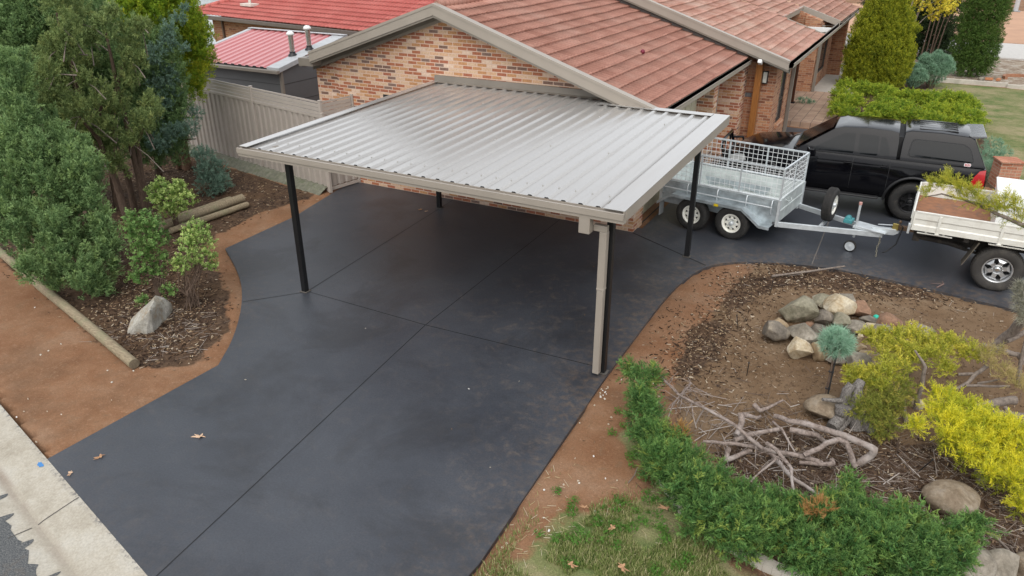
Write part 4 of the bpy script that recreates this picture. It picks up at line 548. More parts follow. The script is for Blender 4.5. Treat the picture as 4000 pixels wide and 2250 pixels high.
fl = MB(); sheet(-.70, 1.45, -.52, -.33, .041); cshift(fl).build('edge_capping', M_roofm, cp)
fl = MB(); fl.box(-4.73, -4.70, -5.55, -.02, 2.40, 2.50); cshift(fl).build('side_fascia', M_trim, cp); fl = MB()
fl.add([(1.735, -5.56, cz(-5.5)+.034), (1.735, -.33, cz(-.33)+.034), (1.735, -.33, cz(-.33)-.12), (1.735, -5.56, cz(-5.5)-.12), (1.715, -5.56, cz(-5.5)+.034), (1.715, -.33, cz(-.33)+.034), (1.715, -.33, cz(-.33)-.12), (1.715, -5.56, cz(-5.5)-.12)], [(0, 1, 2, 3), (4, 7, 6, 5), (0, 4, 5, 1), (3, 2, 6, 7), (0, 3, 7, 4), (1, 5, 6, 2)])
cshift(fl).build('side_fascia', M_trim, cp); fl = MB(); fl.box(-.6, 1.715, -.345, -.33, cz(-.33)-.12, cz(-.33)+.034); cshift(fl).build('side_fascia', M_trim, cp)
wf = MB(); wf.add([(-4.70, -.03, 2.77), (-.55, -.03, 2.77), (-.55, -.045, 2.655), (-4.70, -.045, 2.655), (-.55, -.11, 2.635), (-4.70, -.11, 2.635), (-4.70, -.003, 2.775), (-.55, -.003, 2.775)], [(0, 1, 2, 3), (3, 2, 4, 5), (6, 7, 1, 0)]); wf.build('wall_flashing', M_trim_d, cp, fix=False); [None]
o = bpy.data.objects['wall_flashing']; o.location = (-OX, -OY, 0)
gt = MB(); prof = [(0, 0), (0, .14), (-.006, .14), (-.006, .006), (-.10, .006), (-.10, .055), (-.118, .06), (-.118, .128), (-.10, .138), (-.10, .146), (-.13, .146), (-.13, .055), (-.112, .047), (-.112, 0)]
n = len(prof); vs = [(u, -5.49+py, 2.355+pz*.9) for u in (-4.75, 1.745) for py, pz in prof]
gt.add(vs, [(i, (i+1) % n, (i+1) % n+n, i+n) for i in range(n)]+[tuple(range(n)), tuple(range(2*n-1, n-1, -1))]); cshift(gt).build('front_gutter', M_trim, cp)
bmM = MB(); bmM.box(-4.3, 1.56, -5.37, -5.29, 2.35, 2.46); bmM.box(1.38, 1.46, -5.29, -.62, 2.34, 2.48); bmM.box(-4.32, -4.24, -5.29, -.5, 2.34, 2.48); bmM.box(-4.24, 1.38, -2.9, -2.82, 2.36, 2.48); cshift(bmM).build('roof_beam', M_trim_d, cp)
for (u, v) in ((-3.99, -5.30), (1.478, -5.295), (1.34, -.71), (-4.31, -.64)):
    b = MB(); b.box(u-.045, u+.045, v-.045, v+.045, .012, 2.48 if v > -2 else 2.37); b.box(u-.075, u+.075, v-.075, v+.075, .004, .014, 1); cshift(b); b.build('post', [M_black, plain('grout_pad', (.10, .09, .08), .9)], cp, bevel=.006)
dp = MB(); dp.box(1.15, 1.30, -5.60, -5.47, 2.14, 2.37); rh = cshift(dp).build('rain_head', M_trim, cp, bevel=.008)
dp = MB(); dp.box(1.30, 1.485, -5.47, -5.39, 2.15, 2.235); dp.box(1.385, 1.485, -5.47, -5.37, 1.35, 2.15); dp.box(1.382, 1.488, -5.473, -5.367, 1.33, 1.36); dp.box(1.388, 1.482, -5.467, -5.373, .05, 1.33); cshift(dp).build('downpipe', M_trim, cp, bevel=.008)
# ---------------------------------------------------------------- fence
fe = thing('metal_fence', 'taupe corrugated steel fence with slatted top rails behind the mulched bed', 'fence', (-10, -.4, 0))
FO = Vector((-10, -.4, 0))
FP = [(-18.7, 1.25), (-15.8, .72), (-12.86, .15), (-9.9, -.40), (-7.23, -.92), (-7.06, -.02)]
def fpanel(a, b, gate=False):
    a, b = Vector((*a, 0))-FO, Vector((*b, 0))-FO; t = (b-a); L = t.length; t.normalize(); n_ = Vector((t.y, -t.x, 0))
    k = int(L/.21); pts = []
    for i in range(k):
        for f_, h in ((0, 0), (.28, 0), (.42, 1), (.86, 1)): pts.append((.04+(L-.08)*(i+f_)/k, h*.034-.017))
    pts.append((L-.04, -.017)); m_ = MB(); vs = []
    for z in (.12, 1.74):
        for s_, h in pts: q = a+t*s_+n_*h; vs.append((q.x, q.y, z))
    q_ = len(pts); m_.add(vs, [(i, i+1, i+1+q_, i+q_) for i in range(q_-1)])
    pn = m_.build('fence_panel', M_fence, fe, fix=False)
    for z, h in ((.06, .07), (1.77, .06)): sl_ = MB(); sl_.bar(a+t*.03+Vector((0, 0, z)), b-t*.03+Vector((0, 0, z)), .045, h); sl_.build('rail', M_fencep, fe)
    sl_ = MB()
    for z, h in ((1.845, .07), (1.93, .075), (2.015, .075), (2.09, .04)): sl_.bar(a+t*.03+Vector((0, 0, z)), b-t*.03+Vector((0, 0, z)), .022, h)
    sl_.build('slat_screen', M_fencep, fe)
for a, b in zip(FP[:-1], FP[1:]): fpanel(a, b)
for i, (x, y) in enumerate(FP):
    q = Vector((x, y, 0))-FO; ang = math.atan2(FP[min(i+1, 5)][1]-FP[min(i, 4)][1], FP[min(i+1, 5)][0]-FP[min(i, 4)][0]); M_ = Matrix.Translation(q) @ Matrix.Rotation(ang, 4, 'Z')
    b = MB(); wd = .035 if i < 5 else .02; b.box(-wd, wd, -.035, .035, 0, 2.13, 0, M_); b.box(-wd-.006, wd+.006, -.041, .041, 2.13, 2.145, 0, M_); b.build('post', M_fencep, fe, bevel=.006)
    if i == 4: b = MB(); M2 = M_ @ Matrix.Translation((-.02, -.075, 0)); b.box(-.035, .035, -.03, .03, 0, 1.86, 0, M2); b.box(-.04, .04, -.036, .036, 1.86, 1.875, 0, M2); b.build('stub_post', M_fencep, fe, bevel=.005)
plm = MB(); 
for a, b in zip(FP[:-2], FP[1:-1]):
    a, b = Vector((*a, 0)), Vector((*b, 0)); t = (b-a).normalized(); n_ = Vector((t.y, -t.x, 0)); k = 10
    for i in range(k):
        p, q = a.lerp(b, i/k), a.lerp(b, (i+1)/k); w0 = .33+.05*mnoise.noise(p*2); w1 = .33+.05*mnoise.noise(q*2)
        plm.add([p-n_*.06+Vector((0, 0, .13)), q-n_*.06+Vector((0, 0, .13)), q+n_*.08+Vector((0, 0, .12)), p+n_*.08+Vector((0, 0, .12)), q+n_*w1+Vector((0, 0, -.03)), p+n_*w0+Vector((0, 0, -.03))], [(0, 3, 2, 1), (3, 5, 4, 2)])
tag(plm.build('concrete_plinth', M_mossc), 'mossy sloped concrete strip along the foot of the metal fence', 'plinth')
# ---------------------------------------------------------------- shed behind the fence
sh = thing('garden_shed', 'grey panel shed with a faded pink skillion roof behind the fence', 'shed', (-13.3, 3.5, 0))
u0, u1, v0, v1 = -15.3, -11.38, 2.15, 5.0; SO = (-13.3, 3.5); sz = lambda v: 2.07+.19*(v-v0)
def ss(b): b.v = [(x-SO[0], y-SO[1], z) for x, y, z in b.v]; return b
b = MB(); b.box(u0, u1, v0, v0+.08, 0, 2.0); b.box(u0, u1, v1-.08, v1, 0, 2.5)
for ux in (u0, u1-.08): b.add([(ux, v0+.08, 0), (ux+.08, v0+.08, 0), (ux+.08, v1-.08, 0), (ux, v1-.08, 0), (ux, v0+.08, 2.0), (ux+.08, v0+.08, 2.0), (ux+.08, v1-.08, 2.5), (ux, v1-.08, 2.5)], [(0, 1, 5, 4), (1, 2, 6, 5), (2, 3, 7, 6), (3, 0, 4, 7), (4, 5, 6, 7)])
for z in (.55, 1.1, 1.62): b.box(u1, u1+.006, v0+.05, v1, z-.004, z+.004, 1); b.box(u0, u1, v0-.006, v0, z-.004, z+.004, 1)
b.box(u1-.06, u1+.02, v0-.02, v0+.06, 0, 2.0, 2); ss(b).build('shed_wall', [M_slate, M_dark, M_trim_d], sh)
b = MB(); k = int((u1-u0)/.27); pts = []
for i in range(k):
    for f_, h in ((0, 0), (.45, 0), (.55, .028), (.88, .028)): pts.append((u0-.05+(u1-u0+.1)*(i+f_)/k, h))
pts.append((u1+.05, 0)); vs = [(x, v, sz(v)+h+.02) for v in (v0-.1, v1+.05) for x, h in pts]; q_ = len(pts)
b.add(vs, [(i, i+1, i+1+q_, i+q_) for i in range(q_-1)]); b.add([vs[i] for i in range(q_)]+[(x, v0-.1, sz(v0-.1)-.02) for x, h in pts], [(i, i+1, i+1+q_, i+q_) for i in range(q_-1)], 1); rsd = ss(b).build('shed_roof', [M_redm, M_dark], sh, fix=False)
M_cap = plain('grey_capping', (.40, .41, .42), .4)
b = MB(); b.prism([(v0-.12, sz(v0-.12)+.055), (v1+.08, sz(v1+.08)+.055), (v1+.08, sz(v1+.08)-.07), (v0-.12, sz(v0-.12)-.07)], -u1-.07, -u1+.40, 0, Matrix(((0, -1, 0, 0), (1, 0, 0, 0), (0, 0, 1, 0), (0, 0, 0, 1))))
b.prism([(v0-.12, sz(v0-.12)+.055), (v1+.08, sz(v1+.08)+.055), (v1+.08, sz(v1+.08)-.05), (v0-.12, sz(v0-.12)-.05)], -u0-.10, -u0+.07, 0, Matrix(((0, -1, 0, 0), (1, 0, 0, 0), (0, 0, 1, 0), (0, 0, 0, 1)))); b.box(u0-.07, u1+.07, v1-.10, v1+.08, sz(v1)+.058, sz(v1)+.07); ss(b).build('roof_capping', M_cap, sh)
b = MB(); b.box(u0-.05, u1+.09, v0-.24, v0-.12, 1.95, 2.04); ss(b).build('shed_gutter', M_trim_d, sh, bevel=.01)
for (x, y) in ((-11.72, 3.05), (-11.58, 3.62)):
    zb = sz(y)+.05; b = MB(); M_ = Matrix.Translation((x-SO[0], y-SO[1], zb)) @ Matrix.Rotation(R(90), 4, 'X')
    b.lathe([(.075, .0), (.075, .56)], 16, M_); b.lathe([(.079, .36), (.079, .38)], 16, M_); f_ = b.build('flue', M_chrome, sh)
    b = MB(); b.lathe([(.15, -.04), (.12, .03), (.085, .06), (.085, .11)], 16, M_); b.build('flue_boot', M_black, f_)
    b = MB(); b.lathe([(.0, .68), (.06, .67), (.11, .62), (.12, .57), (.06, .56)], 16, M_); b.build('flue_cap', plain('pale_cowl', (.74, .74, .72), .4), f_)
# ---------------------------------------------------------------- neighbour's red roof
nb = thing('red_roof_house', 'brick house with a bright red tiled roof and brown gutter beyond the shed', 'house', (-22.4, 8.4, 0), R(-8.5))
zr = lambda y: 2.52+.36*y
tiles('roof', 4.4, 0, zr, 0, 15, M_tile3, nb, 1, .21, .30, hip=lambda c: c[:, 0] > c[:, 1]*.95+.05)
b = MB(); b.tube([(0, 0, 2.56), (4.3, 4.4, zr(4.4)+.05)], .09, 8); b.tube([(4.3, 4.4, zr(4.4)+.05), (15, 4.4, zr(4.4)+.05)], .09, 8); b.build('ridge_cap', M_tile3, nb)
b = MB(); b.add([(0, 0, 2.5), (4.3, 4.4, zr(4.4)), (4.3, 4.5, zr(4.4)), (0, 9, 2.5)], [(0, 1, 2, 3)]); b.add([(4.3, 4.4, zr(4.4)), (15, 4.4, zr(4.4)), (15, 9, 2.5), (0, 9, 2.5)], [(0, 1, 2, 3)]); b.build('roof_back', M_tile3, nb)
b = MB(); b.box(0.0, 15, -.14, -.02, 2.40, 2.52); b.box(0.0, 15, .0, .5, 2.36, 2.40); b.box(-.02, .1, -.1, 9, 2.40, 2.52); b.build('gutter', plain('brown_gutter', (.13, .105, .09), .5), nb)
b = MB(); b.box(.9, 15, .5, .75, 0, 2.38); b.box(.9, 1.15, .75, 8.5, 0, 2.38); b.build('wall', M_brick2, nb)
b = MB(); b.box(1.6, 1.68, .42, .5, 0, 2.38); b.tube([(1.0, -.05, 2.40), (1.4, .2, 1.6), (1.55, .42, 1.0)], .04, 8, 1); b.build('downpipe', [plain('brown_pipe', (.12, .08, .06), .5), plain('timber_pipe', (.30, .17, .08), .6)], nb)
b = MB(); y_ = 1.0; b.box(2.55, 3.25, y_-.22, y_+.22, zr(y_)-.0, zr(y_)+.09, 0); b.tube([(2.9, y_, zr(y_)+.05), (2.9, y_, zr(y_)+.62)], .055, 10); b.build('roof_vent', plain('pale_vent', (.62, .56, .50), .7), nb)
ph = thing('pale_house', 'distant pale house wall glimpsed past the red tiled roof at the top left', 'house', (-28.6, 15, 0), R(30))
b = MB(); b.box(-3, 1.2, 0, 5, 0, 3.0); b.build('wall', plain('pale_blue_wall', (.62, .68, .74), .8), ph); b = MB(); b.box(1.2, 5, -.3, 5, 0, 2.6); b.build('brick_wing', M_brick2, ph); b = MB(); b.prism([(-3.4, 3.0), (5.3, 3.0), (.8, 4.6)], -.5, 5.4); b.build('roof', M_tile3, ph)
# ---------------------------------------------------------------- vehicles
def profsolid(name, prof, wf, xc, zc, yc, mats, parent, crown=None, bevel=.02, seg=2, ang=35, cut=None):
    bm = bmesh.new(); a = [bm.verts.new((x, -1, z)) for x, z in prof]; b = [bm.verts.new((x, 1, z)) for x, z in prof]; n = len(prof)
    bm.faces.new(a); bm.faces.new(b[::-1])
    for i in range(n): bm.faces.new((a[i], b[i], b[(i+1) % n], a[(i+1) % n]))
    for vals, no in ((xc, (1, 0, 0)), (zc, (0, 0, 1)), (yc, (0, 1, 0))):
        for t in vals: bmesh.ops.bisect_plane(bm, geom=bm.verts[:]+bm.edges[:]+bm.faces[:], plane_co=tuple(t*q for q in no), plane_no=no)
    for v in bm.verts:
        y = v.co.y; v.co.y = y*wf(v.co.x, v.co.z)
        if crown: dx, dz = crown(v.co.x, v.co.z, y); v.co.x += dx; v.co.z += dz
    bmesh.ops.recalc_face_normals(bm, faces=bm.faces)
    me = bpy.data.meshes.new(name); bm.to_mesh(me); bm.free(); me.materials.append(mats)
    me.polygons.foreach_set('use_smooth', [True]*len(me.polygons)); me.update()
    try: me.set_sharp_from_angle(angle=R(38))
    except Exception: pass
    o = bpy.data.objects.new(name, me); COL.objects.link(o); o.parent = parent
    if bevel:
        bb = o.modifiers.new('bevel', 'BEVEL'); bb.width = bevel; bb.segments = seg; bb.limit_method = 'ANGLE'; bb.angle_limit = R(ang); bb.harden_normals = False
    return o
def rounded(poly, r=.05, n=4):
    out = []; k = len(poly)
    for i in range(k):
        p, a, b = Vector(poly[i]), Vector(poly[i-1]), Vector(poly[(i+1) % k]); da, db = (a-p), (b-p); rr = min(r, da.length*.45, db.length*.45)
        s_, e = p+da.normalized()*rr, p+db.normalized()*rr
        for j in range(n+1): t = j/n; q = s_*(1-t)**2+p*2*t*(1-t)+e*t*t; out.append((q.x, q.y))
    return out
def sidepanel(poly, wf, off, side, mb, m=0, zc=()):
    bm = bmesh.new(); bm.faces.new([bm.verts.new((x, 0, z)) for x, z in poly])
    for t in zc: bmesh.ops.bisect_plane(bm, geom=bm.verts[:]+bm.edges[:]+bm.faces[:], plane_co=(0, 0, t), plane_no=(0, 0, 1))
    bm.verts.ensure_lookup_table(); vs = [(v.co.x, side*(wf(v.co.x, v.co.z)+off), v.co.z) for v in bm.verts]; idx = {v: i for i, v in enumerate(bm.verts)}
    mb.add(vs, [tuple(idx[v] for v in f.verts) for f in bm.faces], m, True); bm.free()
def wheel(parent, pos, Rr, W, rim, style, side=1, tyre_m=None, rim_m=None, name='wheel'):
    M_ = Matrix.Translation(pos); s = side; t = MB(); w2 = W/2
    prof = [(rim, w2*.78), (rim+.02, w2*.95), (rim+(Rr-rim)*.45, w2*1.05), (Rr-.045, w2*.98), (Rr-.012, w2*.86), (Rr, w2*.6), (Rr, -w2*.6), (Rr-.012, -w2*.86), (Rr-.045, -w2*.98), (rim+.02, -w2*.95), (rim, -w2*.78), (rim-.01, -w2*.3), (rim-.01, w2*.3), (rim, w2*.78)]
    t.lathe(prof, 40, M_)
    for k in range(56):                                    # tread blocks
        a = 2*math.pi*k/56
        for q, (ya, yb) in enumerate(((.28, .62), (-.10, .2), (-.62, -.2))):
            aa = a+q*.03; M2 = M_ @ Matrix.Rotation(aa, 4, 'Y'); t.box(Rr-.004, Rr+.007, w2*ya, w2*yb, -.014, .014, 0, M2)
    wo = t.build(name, tyre_m or M_rubber, parent, fix=False)
    b = MB(); y = s*w2*.62
    b.lathe([(rim+.004, s*w2*.86), (rim-.012, s*w2*.88), (rim-.022, s*w2*.7), (rim-.03, s*w2*.3), (rim-.03, -s*w2*.4)], 36, M_)
    hub = .065*rim/.2
    if style == 'steel':        # white steel wheel with triangular holes
        ro, n_ = rim-.03, 8; y0 = s*w2*.42; yh = s*w2*.60
        ring = lambda r, yy, k, m_: (r*math.cos(2*math.pi*k/m_), yy, r*math.sin(2*math.pi*k/m_))
        b.lathe([(ro, y0), (ro*.88, y0+s*.012)], 32, M_); b.lathe([(ro*.60, yh), (ro*.42, yh-s*.01), (ro*.3, yh-s*.03), (0.02, yh-s*.03)], 32, M_)
        for k in range(n_):
            a0 = 2*math.pi*k/n_; da = math.pi/n_
            pts = []
            for (r, yy, da_) in ((ro*.88, y0+s*.012, -da*.42), (ro*.88, y0+s*.012, da*.42), (ro*.60, yh, da*.99), (ro*.60, yh, -da*.99)): pts.append(M_ @ Vector((r*math.cos(a0+da_), yy, r*math.sin(a0+da_))))
            b.add(pts, [(0, 1, 2, 3)])
        ro_ = b.build('rim', rim_m or M_offwhite, wo); d_ = MB(); d_.lathe([(ro, y0-s*.03), (0.01, y0-s*.03)], 24, M_); d_.build('rim_backing', M_dark, wo)
        h = MB(); h.lathe([(.045, yh-s*.04), (.045, yh+s*.035), (.03, yh+s*.05), (0, yh+s*.05)], 16, M_)
        for k in range(5): a = 2*math.pi*k/5; h.lathe([(.012, yh-s*.03), (.012, yh+s*.015), (0, yh+s*.015)], 6, M_ @ Matrix.Translation((.085*math.cos(a), 0, .085*math.sin(a))))
        h.build('hub', M_galv, wo)
    else:
        n_ = 6; ro = rim-.028; y0 = s*w2*.55; yh = s*w2*(.62 if style == 'alloy' else .5)
        for k in range(n_):
            a0 = 2*math.pi*k/n_+.3; h0, h1 = (.40, .30) if style == 'alloy' else (.30, .17)
            if style == 'alloy':
                P_ = [(ro*.42, yh, -h0*1.1), (ro*.42, yh, h0*1.1), (ro*.72, y0+s*.02, h1*.75), (ro, y0, h1*1.35), (ro, y0, -h1*1.35), (ro*.72, y0+s*.02, -h1*.75)]
            else: P_ = [(ro*.36, yh, -.28), (ro*.36, yh, .28), (ro, y0, .14), (ro, y0, -.14)]
            top = [M_ @ Vector((r*math.cos(a0+t_), yy, r*math.sin(a0+t_))) for r, yy, t_ in P_]; bot = [v-Vector((0, s*.04, 0)) for v in top]; q = len(top)
            b.add(top+bot, [tuple(range(q))]+[(i, (i+1) % q, (i+1) % q+q, i+q) for i in range(q)])
        b.lathe([(ro*.45, yh-s*.03), (ro*.45, yh), (ro*.36, yh+s*.006), (ro*.3, yh-s*.012), (0, yh-s*.012)], 24, M_)
        ro_ = b.build('rim', rim_m, wo); d_ = MB(); d_.lathe([(ro, y0-s*.075), (0.01, y0-s*.075)], 24, M_); d_.build('rim_backing', M_dark, wo)
        h = MB(); h.lathe([(.052, yh-s*.02), (.05, yh+s*.012), (.03, yh+s*.018), (0, yh+s*.018)], 16, M_)
        for k in range(6): a = 2*math.pi*k/6; h.lathe([(.012, yh-s*.02), (.011, yh+s*.01), (0, yh+s*.01)], 6, M_ @ Matrix.Translation((.078*math.cos(a), 0, .078*math.sin(a))))
        h.build('hub', M_chrome if style == 'alloy' else M_plastic, wo)
    return wo
# ---- black dual cab ute with canopy; x points to the nose
ut = thing('canopy_ute', 'black dual cab ute with a matching canopy parked nose in beside the house', 'ute', (4.86, 4.30, 0), R(182))
def arc(cx, cz_, r, a0, a1, n=12): return [(cx+r*math.cos(R(a0+(a1-a0)*i/n)), cz_+r*math.sin(R(a0+(a1-a0)*i/n))) for i in range(n+1)]
WB = 3.085
prof = [(-1.24, .62), (-1.25, .80), (-1.235, 1.0), (-1.20, 1.255), (-.6, 1.262), (.42, 1.265), (1.3, 1.268), (2.1, 1.262), (2.42, 1.235), (2.62, 1.225), (3.1, 1.185), (3.5, 1.12), (3.78, 1.03), (3.92, .92), (3.965, .78), (3.95, .55), (3.85, .47), (3.60, .45)]
prof += arc(WB, .42, .49, 4, 176)+[(2.56, .44), (1.5, .44), (.55, .44)]+arc(0, .42, .50, 4, 172)+[(-.62, .56), (-1.0, .58)]
def wl_(x, z):
    b = .885+.035*math.sin(min(1, max(0, (z-.44)/.62))*math.pi*.75)
    if z > 1.06: b -= .42*(z-1.06)**1.25
    if z < .6: b -= .05*(.6-z)/.16
    if x > 3.25: b -= .30*((x-3.25)/.72)**2.2
    if x < -.95: b -= .05*((-.95-x)/.3)**2
    for cx in (0, WB):
        r_ = math.hypot(x-cx, z-.42); b += .022*max(0, 1-abs(r_-.54)/.10)
    return b
def cr(x, z, y): return (-(y*y)*.16*max(0, (x-3.3)/.66)**1.5, (1-y*y)*.045*max(0, min(1, (z-1.0)/.15)) if x > 2.45 else 0)
profsolid('body', prof, wl_, list(np.arange(-1.1, 3.95, .16)), [.5, .58, .66, .74, .82, .9, .98, 1.04, 1.09, 1.13, 1.17, 1.21, 1.24], [-.96, -.86, -.6, -.3, 0, .3, .6, .86, .96], M_paint, ut, cr, .018)
def wc(x, z): t = (z-1.2)/.62; return .862-.25*max(0, t)**1.30
def ccr(x, z, y): return (0, (.028*(1-y**4)) if z > 1.7 else 0)
cab = [(.44, 1.24), (.45, 1.60), (.48, 1.775), (.62, 1.80), (1.1, 1.81), (1.56, 1.785), (1.72, 1.745), (2.04, 1.53), (2.46, 1.235)]
profsolid('cab', cab, wc, [.7, .9, 1.1, 1.3, 1.5, 1.7, 1.9, 2.1, 2.3], [1.3, 1.38, 1.46, 1.54, 1.62, 1.68, 1.74, 1.77, 1.79], [-.93, -.8, -.5, 0, .5, .8, .93], M_paint, ut, ccr, .03, 3)
can = [(.38, 1.25), (.385, 1.60), (.37, 1.80), (.25, 1.835), (-.3, 1.845), (-.82, 1.82), (-.91, 1.775), (-1.19, 1.27)]
canopy = profsolid('canopy', can, wc, [.2, -.1, -.4, -.7, -.95], [1.32, 1.4, 1.48, 1.56, 1.64, 1.72, 1.78, 1.81], [-.93, -.8, -.5, 0, .5, .8, .93], M_paint, ut, ccr, .035, 3)
b = MB(); b.box(.36, .47, -.66, .66, 1.2, 1.70); b.build('cab_gap_seal', M_dark, ut)
b = MB()
for y in (-.42, -.21, 0, .21, .42): b.box(-.60, .12, y-.028, y+.028, 1.852, 1.872)
b.build('roof_rib', M_paint, canopy, bevel=.012)
b = MB(); b.prism([(-.78, 1.84), (-1.09, 1.862), (-1.10, 1.832), (-.86, 1.785)], -.60, .60); b.build('spoiler', plain('silver_grey_spoiler', (.12, .125, .13), .25), canopy, bevel=.012)
zc = [1.3, 1.36, 1.42, 1.48, 1.54, 1.6, 1.66]
for s in (1, -1):
    for poly in ([(2.12, 1.30), (1.66, 1.60), (1.50, 1.68), (1.30, 1.69), (1.27, 1.30)], [(1.19, 1.30), (1.22, 1.69), (.84, 1.685), (.80, 1.30)], [(.77, 1.30), (.80, 1.68), (.70, 1.66), (.60, 1.45), (.58, 1.33)]):
        b = MB(); sidepanel(rounded(poly, .04), wc, .006, s, b, 0, zc); b.build('side_window', M_glass, ut, fix=False)
    b = MB(); sidepanel(rounded([(.26, 1.34), (.22, 1.70), (-.74, 1.69), (-.87, 1.61), (-.98, 1.34)], .09), wc, .004, s, b, 1, zc); sidepanel(rounded([(.23, 1.36), (.195, 1.68), (-.73, 1.67), (-.85, 1.595), (-.955, 1.36)], .08), wc, .010, s, b, 0, zc); b.build('canopy_window', [M_glass, M_dark], canopy, fix=False)
    b = MB()
    for x0, x1 in ((1.24, 1.249), (.52, .529), (2.2, 2.208)):
        sidepanel([(x0, .55), (x1, .55), (x1+(.03 if x0 > 2 else 0), 1.23), (x0+(.03 if x0 > 2 else 0), 1.23)], wl_, .004, s, b, 0, [.66, .74, .82, .9, .98, 1.04, 1.09, 1.13, 1.17, 1.21])
    sidepanel([(-.98, 1.255), (2.2, 1.262), (2.2, 1.275), (-.98, 1.268)], lambda x, z: wc(x, 1.25), .012, s, b); b.build('panel_seam', M_dark, ut, fix=False)
    for x in (1.34, .62):
        b = MB(); M2 = Matrix.Translation((x, s*(wl_(x, 1.1)+.02), 1.10)); b.box(-.085, .085, -.016, .016, -.018, .018, 0, M2); b.box(-.05, .05, -.025, -.01, -.045, .045, 0, M2); b.build('door_handle', M_paint, ut, bevel=.012)
    b = MB(); sidepanel([(-1.235, .84), (-1.05, .90), (-.99, 1.0), (-1.02, 1.10), (-1.10, 1.22), (-1.205, 1.245)], wl_, .009, s, b, 0, [.9, .98, 1.04, 1.09, 1.13, 1.17, 1.21])
    y = s*.88; b.add([(-1.255, s*.89, .84), (-1.255, s*.74, .84), (-1.245, s*.72, 1.02), (-1.222, s*.70, 1.235), (-1.216, s*.835, 1.24), (-1.25, s*.895, 1.0)], [(0, 1, 2, 3, 4, 5)]); b.build('tail_light', M_red, ut, fix=False)
    b = MB(); sidepanel([(3.45, .90), (3.50, 1.02), (3.70, 1.0), (3.86, .90), (3.90, .82), (3.72, .84)], wl_, .012, s, b, 0, [.9, .98]); b.build('headlight', plain('headlight_lens', (.55, .57, .58), .08, spec=.9), ut, fix=False)
    b = MB(); b.box(.62, 2.5, s*.86-.02, s*.98, .40, .445); b.build('side_step', M_plastic, ut, bevel=.02)
    b = MB(); M2 = Matrix.Translation((2.10, s*1.02, 1.27)) @ Matrix.Rotation(s*.25, 4, 'Z'); b.box(-.055, .075, -.115, .115, -.06, .095, 0, M2); b.box(-.03, .03, -.23 if s > 0 else .10, -.10 if s > 0 else .23, -.05, .0, 0, M2); b.build('mirror', M_paint, ut, bevel=.045, seg=3)
    for cx in (0, WB):
        b = MB(); A = arc(cx, .42, .525, -4, 178, 18); 
        b.tube([(x, s*(wl_(x, z)+.006), z) for x, z in A], .028, 6); b.build('fender_flare', M_plastic, ut)
        wheel(ut, (cx, s*.79, .405), .405, .265, .225, 'dark', s, None, plain('dark_alloy', (.03, .03, .032), .3, .6))
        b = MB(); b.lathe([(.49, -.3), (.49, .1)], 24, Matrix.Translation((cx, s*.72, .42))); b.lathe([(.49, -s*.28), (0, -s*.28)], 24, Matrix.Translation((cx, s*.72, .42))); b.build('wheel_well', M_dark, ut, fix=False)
b = MB(); b.add([(2.44, -.73, 1.275), (2.44, .73, 1.275), (1.75, .60, 1.745), (1.75, -.60, 1.745)], [(0, 1, 2, 3)])
b.v = [(x+.02, y, z+.022) for x, y, z in b.v]; b.build('windscreen', M_glass, ut, fix=False)
b = MB(); b.box(2.40, 2.50, -.70, .70, 1.245, 1.268); b.tube([(2.46, .55, 1.28), (2.38, .05, 1.315)], .012, 6); b.tube([(2.46, -.1, 1.28), (2.38, -.58, 1.315)], .012, 6); b.build('wiper_cowl', M_plastic, ut)
b = MB(); b.box(3.93, 4.0, -.52, .52, .62, .92, 0); b.build('grille', M_plastic, ut, bevel=.02)
b = MB(); hoop = [(3.98, -.60, .75), (4.08, -.58, 1.08), (4.07, -.50, 1.20), (4.07, .50, 1.20), (4.08, .58, 1.08), (3.98, .60, .75)]; b.tube(hoop, .034, 10); b.tube([(4.09, -.56, 1.02), (3.86, -.86, .98), (3.80, -.88, .78)], .030, 8); b.tube([(4.09, .56, 1.02), (3.86, .86, .98), (3.80, .88, .78)], .030, 8)
for y in (-.27, .27): b.tube([(4.02, y, .75), (4.08, y, 1.20)], .022, 8)
b.prism([(3.82, .45), (4.10, .52), (4.14, .70), (4.02, .78), (3.88, .78)], -.84, .84); b.build('bull_bar', M_paint, ut, bevel=.02)
b = MB(); b.prism([(-1.20, .52), (-1.36, .56), (-1.38, .68), (-1.22, .72)], -.80, .80); b.build('rear_bumper', M_plastic, ut, bevel=.03)
b = MB(); b.box(-1.0, 3.5, -.45, .45, .30, .55); b.box(-.1, .1, -.7, .7, .36, .46); b.build('chassis', M_dark, ut)
b = MB(); sidepanel(rounded([(-.30, 1.0), (-.30, 1.16), (-.52, 1.16), (-.52, 1.0)], .03), wl_, .004, 1, b, 0, [1.04, 1.09, 1.13]); sidepanel(rounded([(-.305, 1.005), (-.305, 1.155), (-.515, 1.155), (-.515, 1.005)], .03), wl_, .007, 1, b, 1, [1.04, 1.09, 1.13]); b.build('fuel_flap', [M_dark, M_paint], ut, fix=False)
bd = MB(); sidepanel(rounded([(-.80, 1.285), (-.80, 1.345), (-.92, 1.345), (-.92, 1.285)], .02), wc, .012, 1, bd, 0); bd_ = bd.build('badge', plain('badge_white', (.75, .74, .73), .4), canopy, fix=False)
bd = MB(); sidepanel(rounded([(-.81, 1.293), (-.81, 1.337), (-.91, 1.337), (-.91, 1.293)], .012), wc, .014, 1, bd, 0); bd.build('badge_field', plain('badge_red', (.40, .06, .07), .4), canopy, fix=False)
tx = bpy.data.curves.new('badge_lettering', 'FONT'); tx.body = 'ARB'; tx.size = .045; tx.align_x = 'CENTER'; tx.align_y = 'CENTER'; tx.extrude = .001
